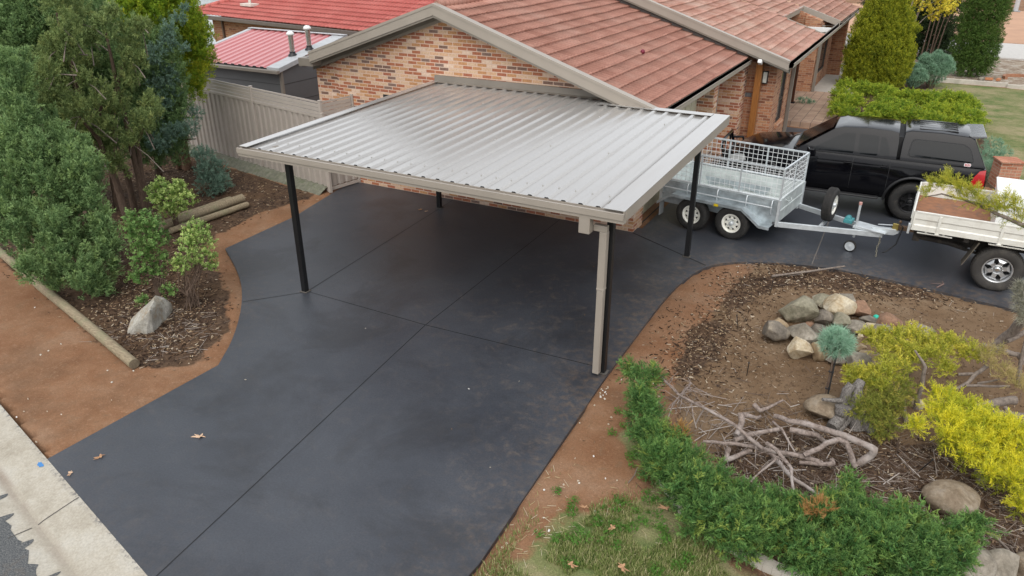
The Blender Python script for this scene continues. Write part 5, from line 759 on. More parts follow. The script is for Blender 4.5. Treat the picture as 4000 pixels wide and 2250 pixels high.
tob = bpy.data.objects.new('lettering_curve', tx); COL.objects.link(tob); dg = bpy.context.evaluated_depsgraph_get(); tme = bpy.data.meshes.new_from_object(tob.evaluated_get(dg)); bpy.data.objects.remove(tob); tme.materials.clear(); tme.materials.append(M_white); to = bpy.data.objects.new('badge_lettering', tme); COL.objects.link(to); to.parent = canopy; to.location = (-.86, wc(0, 1.315)+.0165, 1.315); to.rotation_euler = (R(90), 0, R(180))
# ---- galvanised tandem trailer with cage; x points to the hitch
tr = thing('box_trailer', 'galvanised tandem axle box trailer with a mesh cage and white steel wheels', 'trailer', (1.55, 1.53, 0), R(-8.5))
L0, L1, W2 = -1.22, 1.24, .73; z0, z1_ = .48, .935
b = MB(); b.box(L0+.03, L1-.03, -W2+.02, W2-.02, z0, z0+.03); b.build('floor', M_galvp, tr)
for s in (1, -1):
    b = MB(); b.box(L0+.03, L1-.03, min(s*W2, s*(W2+.006)), max(s*W2, s*(W2+.006)), z0, z1_-.03, 1); b.box(L0+.03, L1-.03, min(s*W2, s*(W2-.006)), max(s*W2, s*(W2-.006)), z0+.001, z1_-.031, 0); b.build('side_panel', [M_galvp, M_galvd], tr)  # outer skin uses the painted-shade steel, inner skin the lighter one
    b = MB(); b.tube([(L0+.02, s*W2, z1_), (L1-.02, s*W2, z1_)], .024, 8)
    b.tube([(L0+.03, s*(W2+.085), .78), (L1-.10, s*(W2+.085), .78)], .014, 8)
    for x in (-1.17, -.62, .02, .62, 1.12): b.tube([(x, s*W2, z1_-.02), (x, s*(W2+.06), .90), (x, s*(W2+.085), .78), (x, s*(W2+.05), .66), (x, s*W2, .62)], .014, 6)
    b.build('side_rail', M_galv, tr)
    b = MB(); gp = [(-1.20, .47), (-.88, .69), (.60, .69), (.98, .42), (1.18, .42)]
    for (xa, za), (xb, zb) in zip(gp[:-1], gp[1:]): b.prism([(xa, za), (xb, zb), (xb, zb+.012), (xa, za+.012)], s*W2 if s > 0 else -W2-.24, s*W2+.24 if s > 0 else -W2)
    for (xa, za), (xb, zb) in zip(gp[:-1], gp[1:]): b.prism([(xa, za-.045), (xb, zb-.045), (xb, zb), (xa, za)], s*(W2+.235)-.005, s*(W2+.235)+.005)
    b.box(-1.2, 1.16, s*(W2+.003)-.004, s*(W2+.003)+.004, .42, .5)
    b.prism([(-.88, .69), (.60, .69), (.45, .40), (.30, .52), (.05, .56), (-.10, .42), (-.25, .56), (-.55, .56), (-.72, .45)], s*(W2-.03)-.004, s*(W2-.03)+.004); b.build('mudguard', M_galvd, tr)
    b = MB(); b.box(L1-.02, L1+.03, s*W2-.03, s*W2+.03, .40, z1_); b.build('corner_post', M_galv, tr); b = MB(); b.box(L0-.03, L0+.03, s*W2-.03, s*W2+.03, .42, z1_); b.build('corner_post', M_galv, tr)
    for x in (-.43, .42): wheel(tr, (x, s*(W2+.115), .335), .335, .195, .19, 'steel', s)
    b = MB(); b.box(-1.14, -1.13, s*(W2+.02) if s > 0 else -W2-.22, s*(W2+.22) if s > 0 else -W2-.02, .18, .46); b.build('mud_flap', plain('grey_flap', (.30, .31, .31), .6), tr)
    b = MB(); b.box(.04, .13, s*(W2+.245)-.004, s*(W2+.245)+.004, .635, .685); b.build('side_reflector', plain('yellow_reflector', (.85, .62, .02), .3), tr)
b = MB(); b.box(L1-.006, L1+.006, -W2+.03, W2-.03, .46, z1_-.03); b.tube([(L1, -W2, z1_), (L1, W2, z1_)], .024, 8); b.box(L1+.006, L1+.02, -W2+.04, W2-.04, .66, .70); b.tube([(L1+.02, -.45, .88), (L1+.06, -.42, .84), (L1+.06, -.16, .80), (L1+.02, -.12, .84)], .010, 6); b.build('front_gate', M_galvp, tr)
b = MB(); b.box(L0-.006, L0+.006, -W2+.03, W2-.03, .46, z1_-.03); b.tube([(L0, -W2, z1_), (L0, W2, z1_)], .024, 8); b.build('tail_gate', M_galvp, tr)
ct = 1.535
b = MB()
for s in (1, -1):
    b.bar((L0, s*W2, ct), (L1, s*W2, ct), .03, .03)
    for x in (L0, -.40, .42, L1): b.bar((x, s*W2, z1_), (x, s*W2, ct), .03, .03, 0, (1, 0, 0))
for x in (L0, L1): b.bar((x, -W2, ct), (x, W2, ct), .03, .03); b.bar((x, 0, z1_), (x, 0, ct), .025, .025, 0, (1, 0, 0))
b.build('cage_frame', M_galv, tr)
def meshpanel(p, du, dv, nu, nv, r=.0036):
    b = MB(); p, du, dv = Vector(p), Vector(du), Vector(dv)
    for i in range(nu+1): a = p+du*(i/nu); b.bar(a, a+dv, r*2, r*2)
    for j in range(nv+1): a = p+dv*(j/nv); b.bar(a, a+du, r*2, r*2)
    return b.build('cage_mesh', M_wire, tr)
for s in (1, -1): meshpanel((L0, s*W2, z1_+.02), (L1-L0, 0, 0), (0, 0, ct-z1_-.03), 24, 6)
for x in (L0, L1): meshpanel((x, -W2, z1_+.02), (0, 2*W2, 0), (0, 0, ct-z1_-.03), 15, 6)
b = MB(); b.bar((L1, -.68, .43), (3.02, -.05, .43), .05, .10); b.bar((L1, .68, .43), (3.02, .05, .43), .05, .10); b.bar((L0+.1, -.6, .43), (L1, -.6, .43), .05, .08); b.bar((L0+.1, .6, .43), (L1, .6, .43), .05, .08); b.bar((1.95, -.42, .43), (1.95, .42, .43), .05, .06); b.prism([(2.5, .485), (3.08, .485), (3.05, .50), (2.55, .54), (2.5, .53)], -.16, .16); b.build('drawbar', M_galv, tr, bevel=.004)
b = MB(); b.prism([(2.95, .44), (3.2, .46), (3.28, .52), (3.22, .58), (3.0, .56), (2.8, .54)], -.05, .05); b.tube([(2.9, 0, .60), (3.2, .02, .64)], .012, 6); b.build('coupling', M_galv, tr, bevel=.01)
b = MB(); b.box(3.15, 3.25, -.02, .02, .55, .68); b.build('coupling_handle', plain('yellow_zinc', (.42, .33, .10), .4, .6), tr, bevel=.008)
b = MB(); b.tube([(2.55, -.13, .95), (2.55, -.13, .30)], .024, 10); b.tube([(2.55, -.13, .95), (2.55, -.13, 1.0)], .03, 10, 1); b.build('jockey_stand', [M_galv, plain('pinkish_cap', (.55, .30, .26), .5)], tr)
b = MB(); M_ = Matrix.Translation((2.52, -.13, .11)); b.lathe([(.06, .025), (.11, .03), (.115, 0), (.11, -.03), (.06, -.025)], 20, M_); jw = b.build('jockey_wheel', M_rubber, tr); b = MB(); b.lathe([(.09, .032), (.05, .026), (.02, .04), (0, .04)], 20, M_); b.lathe([(.09, -.032), (.05, -.026), (.02, -.04), (0, -.04)], 20, M_); b.build('jockey_rim', M_galv, jw); 
b = MB(); b.box(2.30, 2.46, -.10, .10, .53, .60); b.lathe([(0, .07), (.055, .07), (.055, -.07), (0, -.07)], 14, Matrix.Translation((2.36, 0, .60))); b.build('hand_winch', plain('teal_winch', (.06, .26, .28), .45), tr, bevel=.006)
b = MB(); b.tube([(3.05, .03, .45), (3.22, .06, .70), (3.32, .05, .62), (3.28, -.03, .30), (3.15, -.1, .14), (3.10, -.14, .12)], .014, 6); b.build('trailer_cable', M_black, tr)
b = MB()
for k in range(9): M_ = Matrix.Translation((3.0+.01*math.sin(k), -.11-.006*k, .38-.042*k)) @ Matrix.Rotation(R(90*(k % 2)), 4, 'Z'); b.tube([M_ @ Vector((.013*math.cos(a), 0, .026*math.sin(a))) for a in np.linspace(0, 2*math.pi, 9)], .005, 5)
b.build('safety_chain', plain('zinc_chain', (.40, .37, .28), .4, .5), tr)
wheel(tr, (1.99, .02, .80), .325, .185, .185, 'steel', -1, None, None, 'spare_wheel'); o = [x for x in bpy.data.objects if x.name.startswith('spare_wheel')][-1]
o.rotation_euler = (0, 0, R(90)); c_, s_ = math.cos(R(90)), math.sin(R(90)); o.location = (1.99-(1.99*c_-.02*s_), .02-(1.99*s_+.02*c_), 0)
b = MB(); b.box(1.92, 1.98, -.03, .03, .46, 1.0); b.build('spare_bracket', M_galv, tr)
# ---- white tray ute; x points to its nose (out of the frame)
wu = thing('tray_ute', 'white drop side tray ute with a rusty brown tray floor at the right edge', 'ute', (6.40, 1.18, 0), R(-1.5))
t0, t1, tw = -1.42, 1.05, .94; zf, zt = .98, 1.22
b = MB(); b.box(t0, t1, -tw+.03, tw-.03, zf-.07, zf-.01); b.build('tray_floor', M_rust, wu)
def dropside(x0, x1, y, nm='drop_side'):
    s = 1 if y > 0 else -1; b = MB(); P_ = [(0, .885), (.028, .885), (.028, .975), (.012, .995), (.012, 1.075), (.028, 1.095), (.028, 1.20), (.034, 1.205), (.034, 1.225), (-.012, 1.225), (-.012, 1.20), (0, 1.19)]
    n = len(P_); vs = [(x, y+s*p, z) for x in (x0, x1) for p, z in P_]; b.add(vs, [(i, (i+1) % n, (i+1) % n+n, i+n) for i in range(n)]+[tuple(range(n)), tuple(range(2*n-1, n-1, -1))])
    for x in (x0+.012, x1-.012): b.box(x-.015, x+.015, y+(0 if s > 0 else -.033), y+(.033 if s > 0 else 0), .885, 1.225)
    d_ = b.build(nm, M_cwhite, wu)
    for x in (x0+.40, x0+1.32):
        h = MB(); h.box(x-.022, x+.022, y+s*.036-.006, y+s*.036+.006, .86, 1.19); h.box(x-.035, x+.035, y+s*.05-.012, y+s*.05+.012, .86, .885); h.build('latch_strap', M_cwhite, d_, bevel=.004)
    return d_
dropside(t0, t1, -tw); dropside(t0, t1, tw)
b = MB(); b.box(t0-.035, t0-.005, -tw, tw, .87, 1.225); b.box(t0-.05, t0-.035, -tw+.05, tw-.05, 1.06, 1.09); b.build('tail_board', M_cwhite, wu, bevel=.006)
b = MB(); b.box(t0-.06, t0-.02, -tw-.02, -tw+.05, .80, .98); b.box(t0-.06, t0-.02, tw-.05, tw+.02, .80, .98); b.build('tail_hinge', M_galv, wu, bevel=.006)
for x0, x1 in ((t0+.10, t0+.64), (t0+1.18, t0+1.92)):
    b = MB(); b.tube([(x0, -tw+.02, .835), (x1, -tw+.02, .835)], .014, 8)
    for q in (.25, .75): b.box(x0+(x1-x0)*q-.018, x0+(x1-x0)*q+.018, -tw+.01, -tw+.035, .83, .89)
    b.build('tie_rail', M_cwhite, wu)
b = MB(); b.box(-.24, 1.0, -tw+.10, tw-.10, zf, 1.50); b.box(-.27, 1.03, -tw+.08, tw-.08, 1.50, 1.53); b.build('tool_box', M_white, wu, bevel=.012)
b = MB(); b.box(t0+.1, 4.0, -.42, -.32, .60, .74); b.box(t0+.1, 4.0, .32, .42, .60, .74)
for x in (t0+.15, -.6, .6): b.box(x, x+.08, -tw+.06, tw-.06, .78, .90)
b.tube([(0, -.72, .37), (0, .72, .37)], .06, 10); b.lathe([(0, .16), (.14, .12), (.17, 0), (.14, -.12), (0, -.16)], 16, Matrix.Translation((0, .1, .37)))
b.box(t0+.05, t0+.16, -.7, .7, .60, .80); b.tube([(t0+.1, -.5, .62), (-.8, -.52, .60), (-.5, -.45, .52)], .045, 8); b.box(-.9, -.3, -.30, .30, .50, .72); b.bar((-1.0, -.48, .62), (.1, -.5, .40), .06, .03)
b.build('chassis', plain('grimy_chassis', (.035, .030, .026), .8, var=.4, grime=(.10, .08, .06)), wu)
b = MB(); b.box(t0-.22, t0+.1, -.04, .04, .52, .60); b.tube([(t0-.20, 0, .60), (t0-.20, 0, .64)], .02, 8); b.lathe([(0, .70), (.018, .695), (.027, .672), (.018, .648), (0, .64)], 12, Matrix.Translation((t0-.20, 0, 0)) @ Matrix.Rotation(R(90), 4, 'X')); b.build('tow_bar', plain('rusty_tow_bar', (.16, .10, .06), .7), wu)
for s in (1, -1):
    wheel(wu, (0, s*.77, .385), .385, .26, .225, 'alloy', s, plain('dusty_tyre', (.045, .041, .037), .85, var=.25, bump=.2, grime=(.10, .088, .072)), M_alloy)
    b = MB(); b.add([(-.36, s*.64, .82), (-.36, s*.92, .82), (-.53, s*.92, .38), (-.53, s*.64, .38), (-.375, s*.64, .83), (-.375, s*.92, .83), (-.545, s*.92, .38), (-.545, s*.64, .38)], [(0, 1, 2, 3), (7, 6, 5, 4), (0, 4, 5, 1), (1, 5, 6, 2), (2, 6, 7, 3), (3, 7, 4, 0)]); b.build('mud_flap', plain('muddy_flap', (.10, .085, .065), .85, grime=(.30, .24, .17)), wu)
    b = MB(); b.add([(.46, s*.64, .85), (.46, s*.92, .85), (.50, s*.92, .45), (.50, s*.64, .45)], [(0, 1, 2, 3)]); b.build('guard_bracket', plain('tan_bracket', (.22, .18, .12), .7), wu)
b = MB(); b.prism(rounded([(1.12, .55), (1.12, 1.2), (1.2, 1.80), (1.9, 1.85), (2.4, 1.75), (3.0, 1.2), (4.2, 1.08), (4.4, .9), (4.4, .5)], .12), -.84, .84); b.build('cab', M_white, wu, bevel=.05, seg=3)
b = MB()
for s in (1, -1): b.prism(rounded([(1.3, 1.22), (1.36, 1.70), (2.2, 1.70), (2.75, 1.22)], .05), s*.84-.008, s*.84+.008)
b.build('cab_window', M_glass, wu)
for s in (1, -1): wheel(wu, (3.18, s*.77, .385), .385, .26, .225, 'alloy', s, plain('dusty_tyre', (.045, .041, .037), .85), M_alloy)
# ---------------------------------------------------------------- foliage
def T_feather(rng, n=9, sp=.34, up=.30, w=.05, tip=.22):
    V = []; F = []; A = []
    def tri(p, q, wd):
        p, q = np.array(p, float), np.array(q, float); d = q-p; s = np.cross(d, rng.normal(size=3)); s /= (np.linalg.norm(s)+1e-9); o = len(V)
        V.extend([p-s*wd, p+s*wd, q]); F.append((o, o+1, o+2)); A.extend([p[2]*.8, p[2]*.8, min(1, q[2])])
    for i in range(n):
        t = .08+.78*i/n; a = rng.uniform(0, .9)+(0 if i % 2 else math.pi); L = sp*(1.1-.65*t)*rng.uniform(.7, 1.2)
        tri((0, 0, t), (math.cos(a)*L, math.sin(a)*L*.6, t+up*rng.uniform(.7, 1.2)), w)
    tri((0, 0, .05), (0, 0, 1), w*.8); tri((0, 0, .5), (.03, .02, 1+tip*.3), w)
    return np.array(V), np.array(F), np.array(A)
def T_spray(rng, nb=7, nl=5, sp=.42, w=.035):
    # a scale-leaf spray: side branchlets that carry short leaflets of their own
    V = []; F = []; A = []
    def tri(p, q, wd, a0, a1):
        p, q = np.array(p, float), np.array(q, float); d = q-p; s = np.cross(d, rng.normal(size=3)); s /= (np.linalg.norm(s)+1e-9); o = len(V); V.extend([p-s*wd, p+s*wd, q]); F.append((o, o+1, o+2)); A.extend([a0, a0, a1])
    for i in range(nb):
        t = .1+.75*i/nb; a = rng.uniform(0, 2*math.pi); L = sp*(1.15-.7*t)*rng.uniform(.7, 1.2); p = np.array([0, 0, t]); d = np.array([math.cos(a)*.8, math.sin(a)*.8, .75]); d /= np.linalg.norm(d)
        for k in range(nl):
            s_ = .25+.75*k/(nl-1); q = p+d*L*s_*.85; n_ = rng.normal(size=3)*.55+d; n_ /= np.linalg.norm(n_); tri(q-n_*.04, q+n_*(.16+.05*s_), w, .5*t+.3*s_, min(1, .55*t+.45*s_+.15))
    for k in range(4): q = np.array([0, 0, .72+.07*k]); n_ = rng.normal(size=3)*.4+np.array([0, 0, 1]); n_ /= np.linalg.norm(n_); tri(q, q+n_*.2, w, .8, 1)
    return np.array(V), np.array(F), np.array(A)
def T_fine(rng, nb=13, nl=4, sp=.30, w=.013):
    # feathery conifer spray: slim branchlets swept forward, each with tiny overlapping scale leaves
    V = []; F = []; A = []
    def tri(p, q, wd, a0, a1):
        d = q-p; s = np.cross(d, rng.normal(size=3)); s /= (np.linalg.norm(s)+1e-9); o = len(V); V.extend([p-s*wd, p+s*wd, q]); F.append((o, o+1, o+2)); A.extend([a0, a0, a1])
    pl = rng.uniform(0, math.pi)
    for i in range(nb):
        t = .08+.84*i/nb; a = pl+(0 if i % 2 else math.pi)+rng.normal(0, .5); L = sp*(1.15-.75*t)*rng.uniform(.7, 1.25); p = np.array([rng.normal()*.015, rng.normal()*.015, t]); d = np.array([math.cos(a)*.75, math.sin(a)*.75, .85]); d /= np.linalg.norm(d)
        tri(p, p+d*L, w*1.5, .6*t, min(1, .6*t+.4))
        for k in range(nl):
            q = p+d*L*(.2+.8*k/(nl-1)); n_ = rng.normal(size=3)*.6+d*.9; n_ /= np.linalg.norm(n_); tri(q, q+n_*rng.uniform(.07, .12), w*1.3, .5*t+.25, min(1, .55*t+.5))
    tri(np.array([0, 0, .3]), np.array([0, 0, 1.05]), w*1.6, .4, 1)
    return np.array(V), np.array(F), np.array(A)
def T_needle(rng, n=13, w=.03):
    V = []; F = []; A = []
    for i in range(n):
        d = rng.normal(size=3); d[2] = abs(d[2])+.5; d /= np.linalg.norm(d); s = np.cross(d, rng.normal(size=3)); s /= np.linalg.norm(s); L = rng.uniform(.7, 1.1); o = len(V)
        V.extend([-s*w, s*w, d*L]); F.append((o, o+1, o+2)); A.extend([0, 0, 1])
    return np.array(V), np.array(F), np.array(A)
def T_leaf(rng, n=8, L=.34, wd=.13):
    V = []; F = []; A = []
    for i in range(n):
        t = .15+.85*i/n; a = i*2.4; d = np.array([math.cos(a), math.sin(a), .45]); d /= np.linalg.norm(d); s = np.cross(d, (0, 0, 1)); s /= np.linalg.norm(s); p = np.array([0, 0, t*.9]); l = L*rng.uniform(.7, 1.2); o = len(V)
        V.extend([p, p+d*l*.5+s*wd*l/.34, p+d*l, p+d*l*.5-s*wd*l/.34]); F.extend([(o, o+1, o+2), (o, o+2, o+3)]); A.extend([t, t, t, t])
    return np.array(V), np.array(F), np.array(A)
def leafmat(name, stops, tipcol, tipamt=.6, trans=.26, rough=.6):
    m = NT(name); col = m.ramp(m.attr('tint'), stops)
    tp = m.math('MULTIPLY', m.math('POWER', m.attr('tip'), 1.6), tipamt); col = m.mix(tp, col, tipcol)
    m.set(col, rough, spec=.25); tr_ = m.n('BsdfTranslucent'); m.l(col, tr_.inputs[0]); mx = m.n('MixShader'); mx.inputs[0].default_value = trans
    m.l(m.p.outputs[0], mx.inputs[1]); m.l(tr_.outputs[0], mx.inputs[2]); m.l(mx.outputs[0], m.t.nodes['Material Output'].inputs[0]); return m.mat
def foliage(name, lobes, tmpls, dens, size, mat, parent, seed, up=.5, out=.8, jit=.45, sub=5, zs=1.0, inner=.3, flat=1.0, floor=.02, bias=None, tintj=.22, plume=0):
    rng = np.random.RandomState(seed); allV = []; allF = []; allA = []; allT = []; off = 0
    L = [tuple(l) for l in lobes]; ex = []
    for (x, y, z, r) in L:
        for k in range(sub):
            d = rng.normal(size=3); d[2] = d[2]*.7+.3; d /= np.linalg.norm(d); q_ = r*rng.uniform(.3, .5); c_ = np.array((x+d[0]*r*.85, y+d[1]*r*.85, z+d[2]*r*.85*zs)); ex.append((*c_, q_))
            if plume:
                for w_ in range(1, plume+1): ex.append((c_[0]+d[0]*q_*.3*w_+rng.normal()*.02, c_[1]+d[1]*q_*.3*w_+rng.normal()*.02, c_[2]+q_*.85*w_, q_*(1-.24*w_)))
    lt = {}
    for li, (x, y, z, r) in enumerate(L+ex):
        small = li >= len(L); N = max(4, int(dens*4*math.pi*r*r*(.9 if small else 1)))
        d = rng.normal(size=(N, 3)); d[:, 2] += .15; d /= np.linalg.norm(d, axis=1)[:, None]
        fac = np.where(rng.uniform(size=N) < inner, rng.uniform(.25, .7, N), rng.uniform(.72, 1.0, N))[:, None]
        pos = np.array([x, y, z])+d*r*fac*np.array([1, 1, zs]); ok = pos[:, 2] > floor; pos, d = pos[ok], d[ok]; N = len(pos)
        if not N: continue
        ax = d*out+np.array([0, 0, up])+rng.normal(size=(N, 3))*jit
        if bias is not None: ax += np.array(bias)
        ax[:, 2] *= flat; ax /= np.linalg.norm(ax, axis=1)[:, None]
        h = rng.normal(size=(N, 3)); b = np.cross(ax, h); b /= np.linalg.norm(b, axis=1)[:, None]; c = np.cross(ax, b)
        sz = size*rng.uniform(.6, 1.25, N)*(1 if not small else .85); tb = rng.normal(0, tintj*.7); t = np.clip(.5+tb+rng.normal(0, tintj, N), 0, 1); wh = rng.randint(len(tmpls), size=N)
        for q, (TV, TF, TA) in enumerate(tmpls):
            I = np.where(wh == q)[0]
            if not len(I): continue
            W = pos[I][:, None, :]+sz[I][:, None, None]*(TV[None, :, 0:1]*b[I][:, None, :]+TV[None, :, 1:2]*c[I][:, None, :]+TV[None, :, 2:3]*ax[I][:, None, :])
            nv = len(TV); allV.append(W.reshape(-1, 3)); allF.append((TF[None]+(np.arange(len(I))*nv)[:, None, None]+off).reshape(-1, 3)); off += len(I)*nv
            allA.append(np.tile(TA, len(I))); allT.append(np.repeat(t[I], nv))
    V = np.vstack(allV)
    if parent is not None: V = V-np.array(parent.location)
    return mesh_np(name, V, np.vstack(allF), mat, parent, dict(tint=np.concatenate(allT), tip=np.concatenate(allA)))
rngT = np.random.RandomState(2)
FE = [T_feather(rngT) for _ in range(4)]; FE2 = [T_feather(rngT, 11, .26, .35, .035) for _ in range(4)]; NE = [T_needle(rngT) for _ in range(3)]; LE = [T_leaf(rngT) for _ in range(3)]; SPX = [T_fine(rngT) for _ in range(5)]; TL = [T_feather(rngT, 9, .5, .3, .09) for _ in range(3)]; NF = [T_needle(rngT, 16, .03) for _ in range(3)]; SP = [T_spray(rngT) for _ in range(5)]; SPW = [T_spray(rngT, 8, 4, .36, .042) for _ in range(5)]; SPF = [T_spray(rngT, 10, 4, .30, .030) for _ in range(5)]
M_jun = leafmat('blue_green_juniper', [(0, (.05, .115, .042)), (.5, (.105, .20, .072)), (1, (.19, .28, .085))], (.42, .58, .24), .6)
M_jun2 = leafmat('olive_juniper', [(0, (.065, .115, .038)), (.5, (.13, .195, .06)), (1, (.25, .28, .085))], (.46, .56, .22), .55)
M_gold = leafmat('golden_arborvitae', [(0, (.090, .210, .018)), (.5, (.180, .330, .027)), (1, (.420, .420, .030))], (.570, .600, .038), .5)
M_blue = leafmat('blue_cedar', [(0, (.06, .12, .085)), (.5, (.115, .20, .145)), (1, (.19, .28, .21))], (.36, .52, .40), .55)
M_lime = leafmat('light_green_leaves', [(0, (.068, .176, .027)), (.5, (.176, .338, .061)), (1, (.405, .540, .135))], (.837, .837, .378), .4)
M_mid = leafmat('mid_green_leaves', [(0, (.049, .126, .028)), (.5, (.098, .224, .049)), (1, (.182, .308, .084))], (.420, .504, .196), .3)
M_cone = leafmat('golden_cone_conifer', [(0, (.07, .13, .014)), (.5, (.16, .23, .018)), (1, (.30, .34, .025))], (.62, .56, .035), .6)
M_column = leafmat('deep_green_conifer', [(0, (.049, .105, .020)), (.5, (.077, .161, .028)), (1, (.140, .210, .042))], (.196, .280, .070), .4)
M_darkc = leafmat('dark_green_conifer', [(0, (.019, .041, .014)), (1, (.060, .096, .036))], (.096, .144, .060), .3)
M_yleaf = leafmat('yellow_leaves', [(0, (.240, .300, .030)), (.5, (.600, .510, .045)), (1, (.930, .720, .075))], (.900, .750, .120), .4)
M_ball = leafmat('grey_green_ball', [(0, (.150, .285, .180)), (1, (.255, .405, .270))], (.450, .630, .450), .4)
M_pros = leafmat('gold_tipped_juniper', [(0, (.06, .17, .02)), (.5, (.13, .27, .025)), (1, (.34, .42, .035))], (.62, .62, .06), .55)
M_arc = leafmat('bright_green_juniper', [(0, (.025, .085, .028)), (.5, (.045, .155, .045)), (.82, (.085, .21, .05)), (1, (.28, .34, .07))], (.34, .50, .13), .55)
M_limej = leafmat('lime_juniper', [(0, (.13, .20, .02)), (.5, (.32, .37, .034)), (1, (.62, .56, .07))], (.85, .74, .14), .6)
M_limed = leafmat('olive_green_juniper', [(0, (.121, .162, .027)), (.6, (.230, .270, .047)), (1, (.432, .365, .081))], (.486, .459, .095), .4)
M_yell = leafmat('bright_yellow_juniper', [(0, (.14, .24, .015)), (.35, (.42, .47, .015)), (.7, (.74, .68, .02)), (1, (.88, .80, .04))], (.93, .84, .12), .6)
M_std = leafmat('silver_green_needles', [(0, (.20, .38, .26)), (1, (.36, .56, .40))], (.52, .70, .54), .5)
M_grey = leafmat('grey_dry_foliage', [(0, (.240, .240, .180)), (1, (.456, .432, .336))], (.540, .528, .432), .4)
M_brownf = leafmat('browned_foliage', [(0, (.30, .14, .04)), (1, (.48, .28, .10))], (.50, .34, .16), .4)
def plant(name, label, cat, loc, group=None): return thing(name, label, cat, loc, 0, group)
def stems(par, segs, mat, nm='trunk', jit=.1):
    for pts, r0, r1 in segs:
        b = MB(); k = len(pts); pl = Vector(par.location); P_ = []
        for i in range(k-1):
            a, c = Vector(pts[i]), Vector(pts[i+1])
            for j in range(3): P_.append(a.lerp(c, j/3)+Vector((mnoise.noise(a+Vector((j, 0, 1)))*.02, mnoise.noise(a+Vector((0, j, 5)))*.02, 0))*(0 if i == 0 and j == 0 else 1))
        P_.append(Vector(pts[-1])); n = len(P_); b.tube([p-pl for p in P_], [r0+(r1-r0)*i/(n-1) for i in range(n)], 7, 0, True, jit); b.build(nm, mat, par)
# big conifers on the left
t = plant('conifer', 'dense blue-green conifer leaning over the long round log at the left edge', 'tree', (-8.2, -6.4, 0))
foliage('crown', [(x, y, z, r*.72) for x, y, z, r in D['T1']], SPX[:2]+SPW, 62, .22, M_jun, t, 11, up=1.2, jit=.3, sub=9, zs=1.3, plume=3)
stems(t, [([(-8.2, -6.4, 0), (-8.3, -6.5, 1.2), (-8.5, -6.4, 2.6)], .12, .04), ([(-8.1, -6.3, 0), (-7.7, -6.6, .8), (-7.4, -6.7, 1.3)], .07, .03)], M_bark)
t = plant('conifer', 'open olive-green conifer with many slanting bare brown trunks', 'tree', (-10.1, -4.1, 0))
foliage('crown', [(x, y, z, r*.74) for x, y, z, r in D['T2']], SPX[:2]+SPW, 68, .20, M_jun2, t, 12, up=1.2, jit=.3, sub=8, zs=1.35, plume=2)
rr = random.Random(4); segs = []
for k in range(9):
    bx, by = -10.45+rr.uniform(-.35, .65), -4.15+rr.uniform(-.25, .35); l = D['T2'][k*3 % len(D['T2'])]; tx, ty, tz = l[0], l[1], l[2]
    segs.append(([(bx, by, 0), (bx+.1*(tx-bx)+rr.uniform(-.1, .1), by+.1*(ty-by), .9), (bx+.45*(tx-bx), by+.45*(ty-by), 1.0+(tz-.9)*.55), (tx, ty, tz)], .085, .02))
stems(t, segs, M_bark)
for k in range(40):
    b = MB(); l = rr.choice(D['T2']); c = Vector(l[:3])-Vector(t.location); a = c+Vector((rr.uniform(-.5, .5), rr.uniform(-.3, .5), rr.uniform(-.6, .1))); b.tube([a, a.lerp(c, .5)+Vector((0, 0, .06)), c], [.014, .010, .005], 4); b.build('bare_twig', M_gbark, t)
t = plant('conifer', 'dark tall conifer at the back of the left bed rising out of the picture', 'tree', (-11.6, -4.8, 0))
foliage('crown', D['T0'], SPX[:2]+SPW, 55, .23, M_jun, t, 13, up=1.0, jit=.32, sub=5, zs=1.3, plume=2)
foliage('lower_crown', [(-11.4+.5*math.sin(k*2.1), -4.9+.4*math.cos(k*1.7), .7+.3*k, .55) for k in range(9)], FE, 35, .26, M_jun, t, 14, up=.6, sub=3)
stems(t, [([(-11.6, -4.8, 0), (-11.5, -4.7, 3.5)], .12, .05)], M_bark)
t = plant('arborvitae', 'tall golden-green conifer with brown inner stems beside the shed', 'tree', (-11.8, -1.2, 0))
foliage('crown', [(x, y, z, r*1.32) for x, y, z, r in D['GA']], SPW, 90, .20, M_gold, t, 15, up=1.0, jit=.35, sub=6, zs=1.2)
rr = random.Random(9); stems(t, [([(-11.8+rr.uniform(-.2, .2), -1.2+rr.uniform(-.15, .15), 0), (-11.75+rr.uniform(-.35, .35), -1.25+rr.uniform(-.2, .2), 1.0), (-11.6+rr.uniform(-.5, .5), -1.2+rr.uniform(-.3, .3), 2.6)], .05, .02) for _ in range(16)], plain('red_brown_stems', (.17, .095, .06), .9, var=.3))
t = plant('cedar', 'blue-green cedar with layered sprays between the olive conifer and the fence', 'tree', (-11.3, -2.4, 0))
foliage('crown', [(x, y, z, r*.82) for x, y, z, r in D['BC']], SPW, 120, .15, M_blue, t, 16, up=.3, jit=.4, sub=7, zs=.75)
stems(t, [([(-11.3, -2.4, 0), (-11.2, -2.3, 1.6), (-10.9, -2.0, 3.2)], .09, .03), ([(-11.2, -2.3, .8), (-10.7, -2.2, 1.1), (-10.2, -2.0, 1.15)], .03, .012), ([(-11.2, -2.4, .3), (-10.6, -2.5, .45), (-10.0, -2.6, .42)], .02, .01)], M_bark)
t = plant('shrub', 'low blue-green shrub on bark mulch near the fence', 'shrub', (-9.6, -2.3, 0))
foliage('crown', D['BL'], SPW, 130, .14, M_blue, t, 17, up=.4, sub=6); stems(t, [([(-9.6, -2.3, 0), (-9.5, -2.3, .5)], .03, .015)], M_bark)
t = plant('shrub', 'bright leafy shrub growing in front of the stacked landscape logs', 'shrub', (-8.45, -4.3, 0))
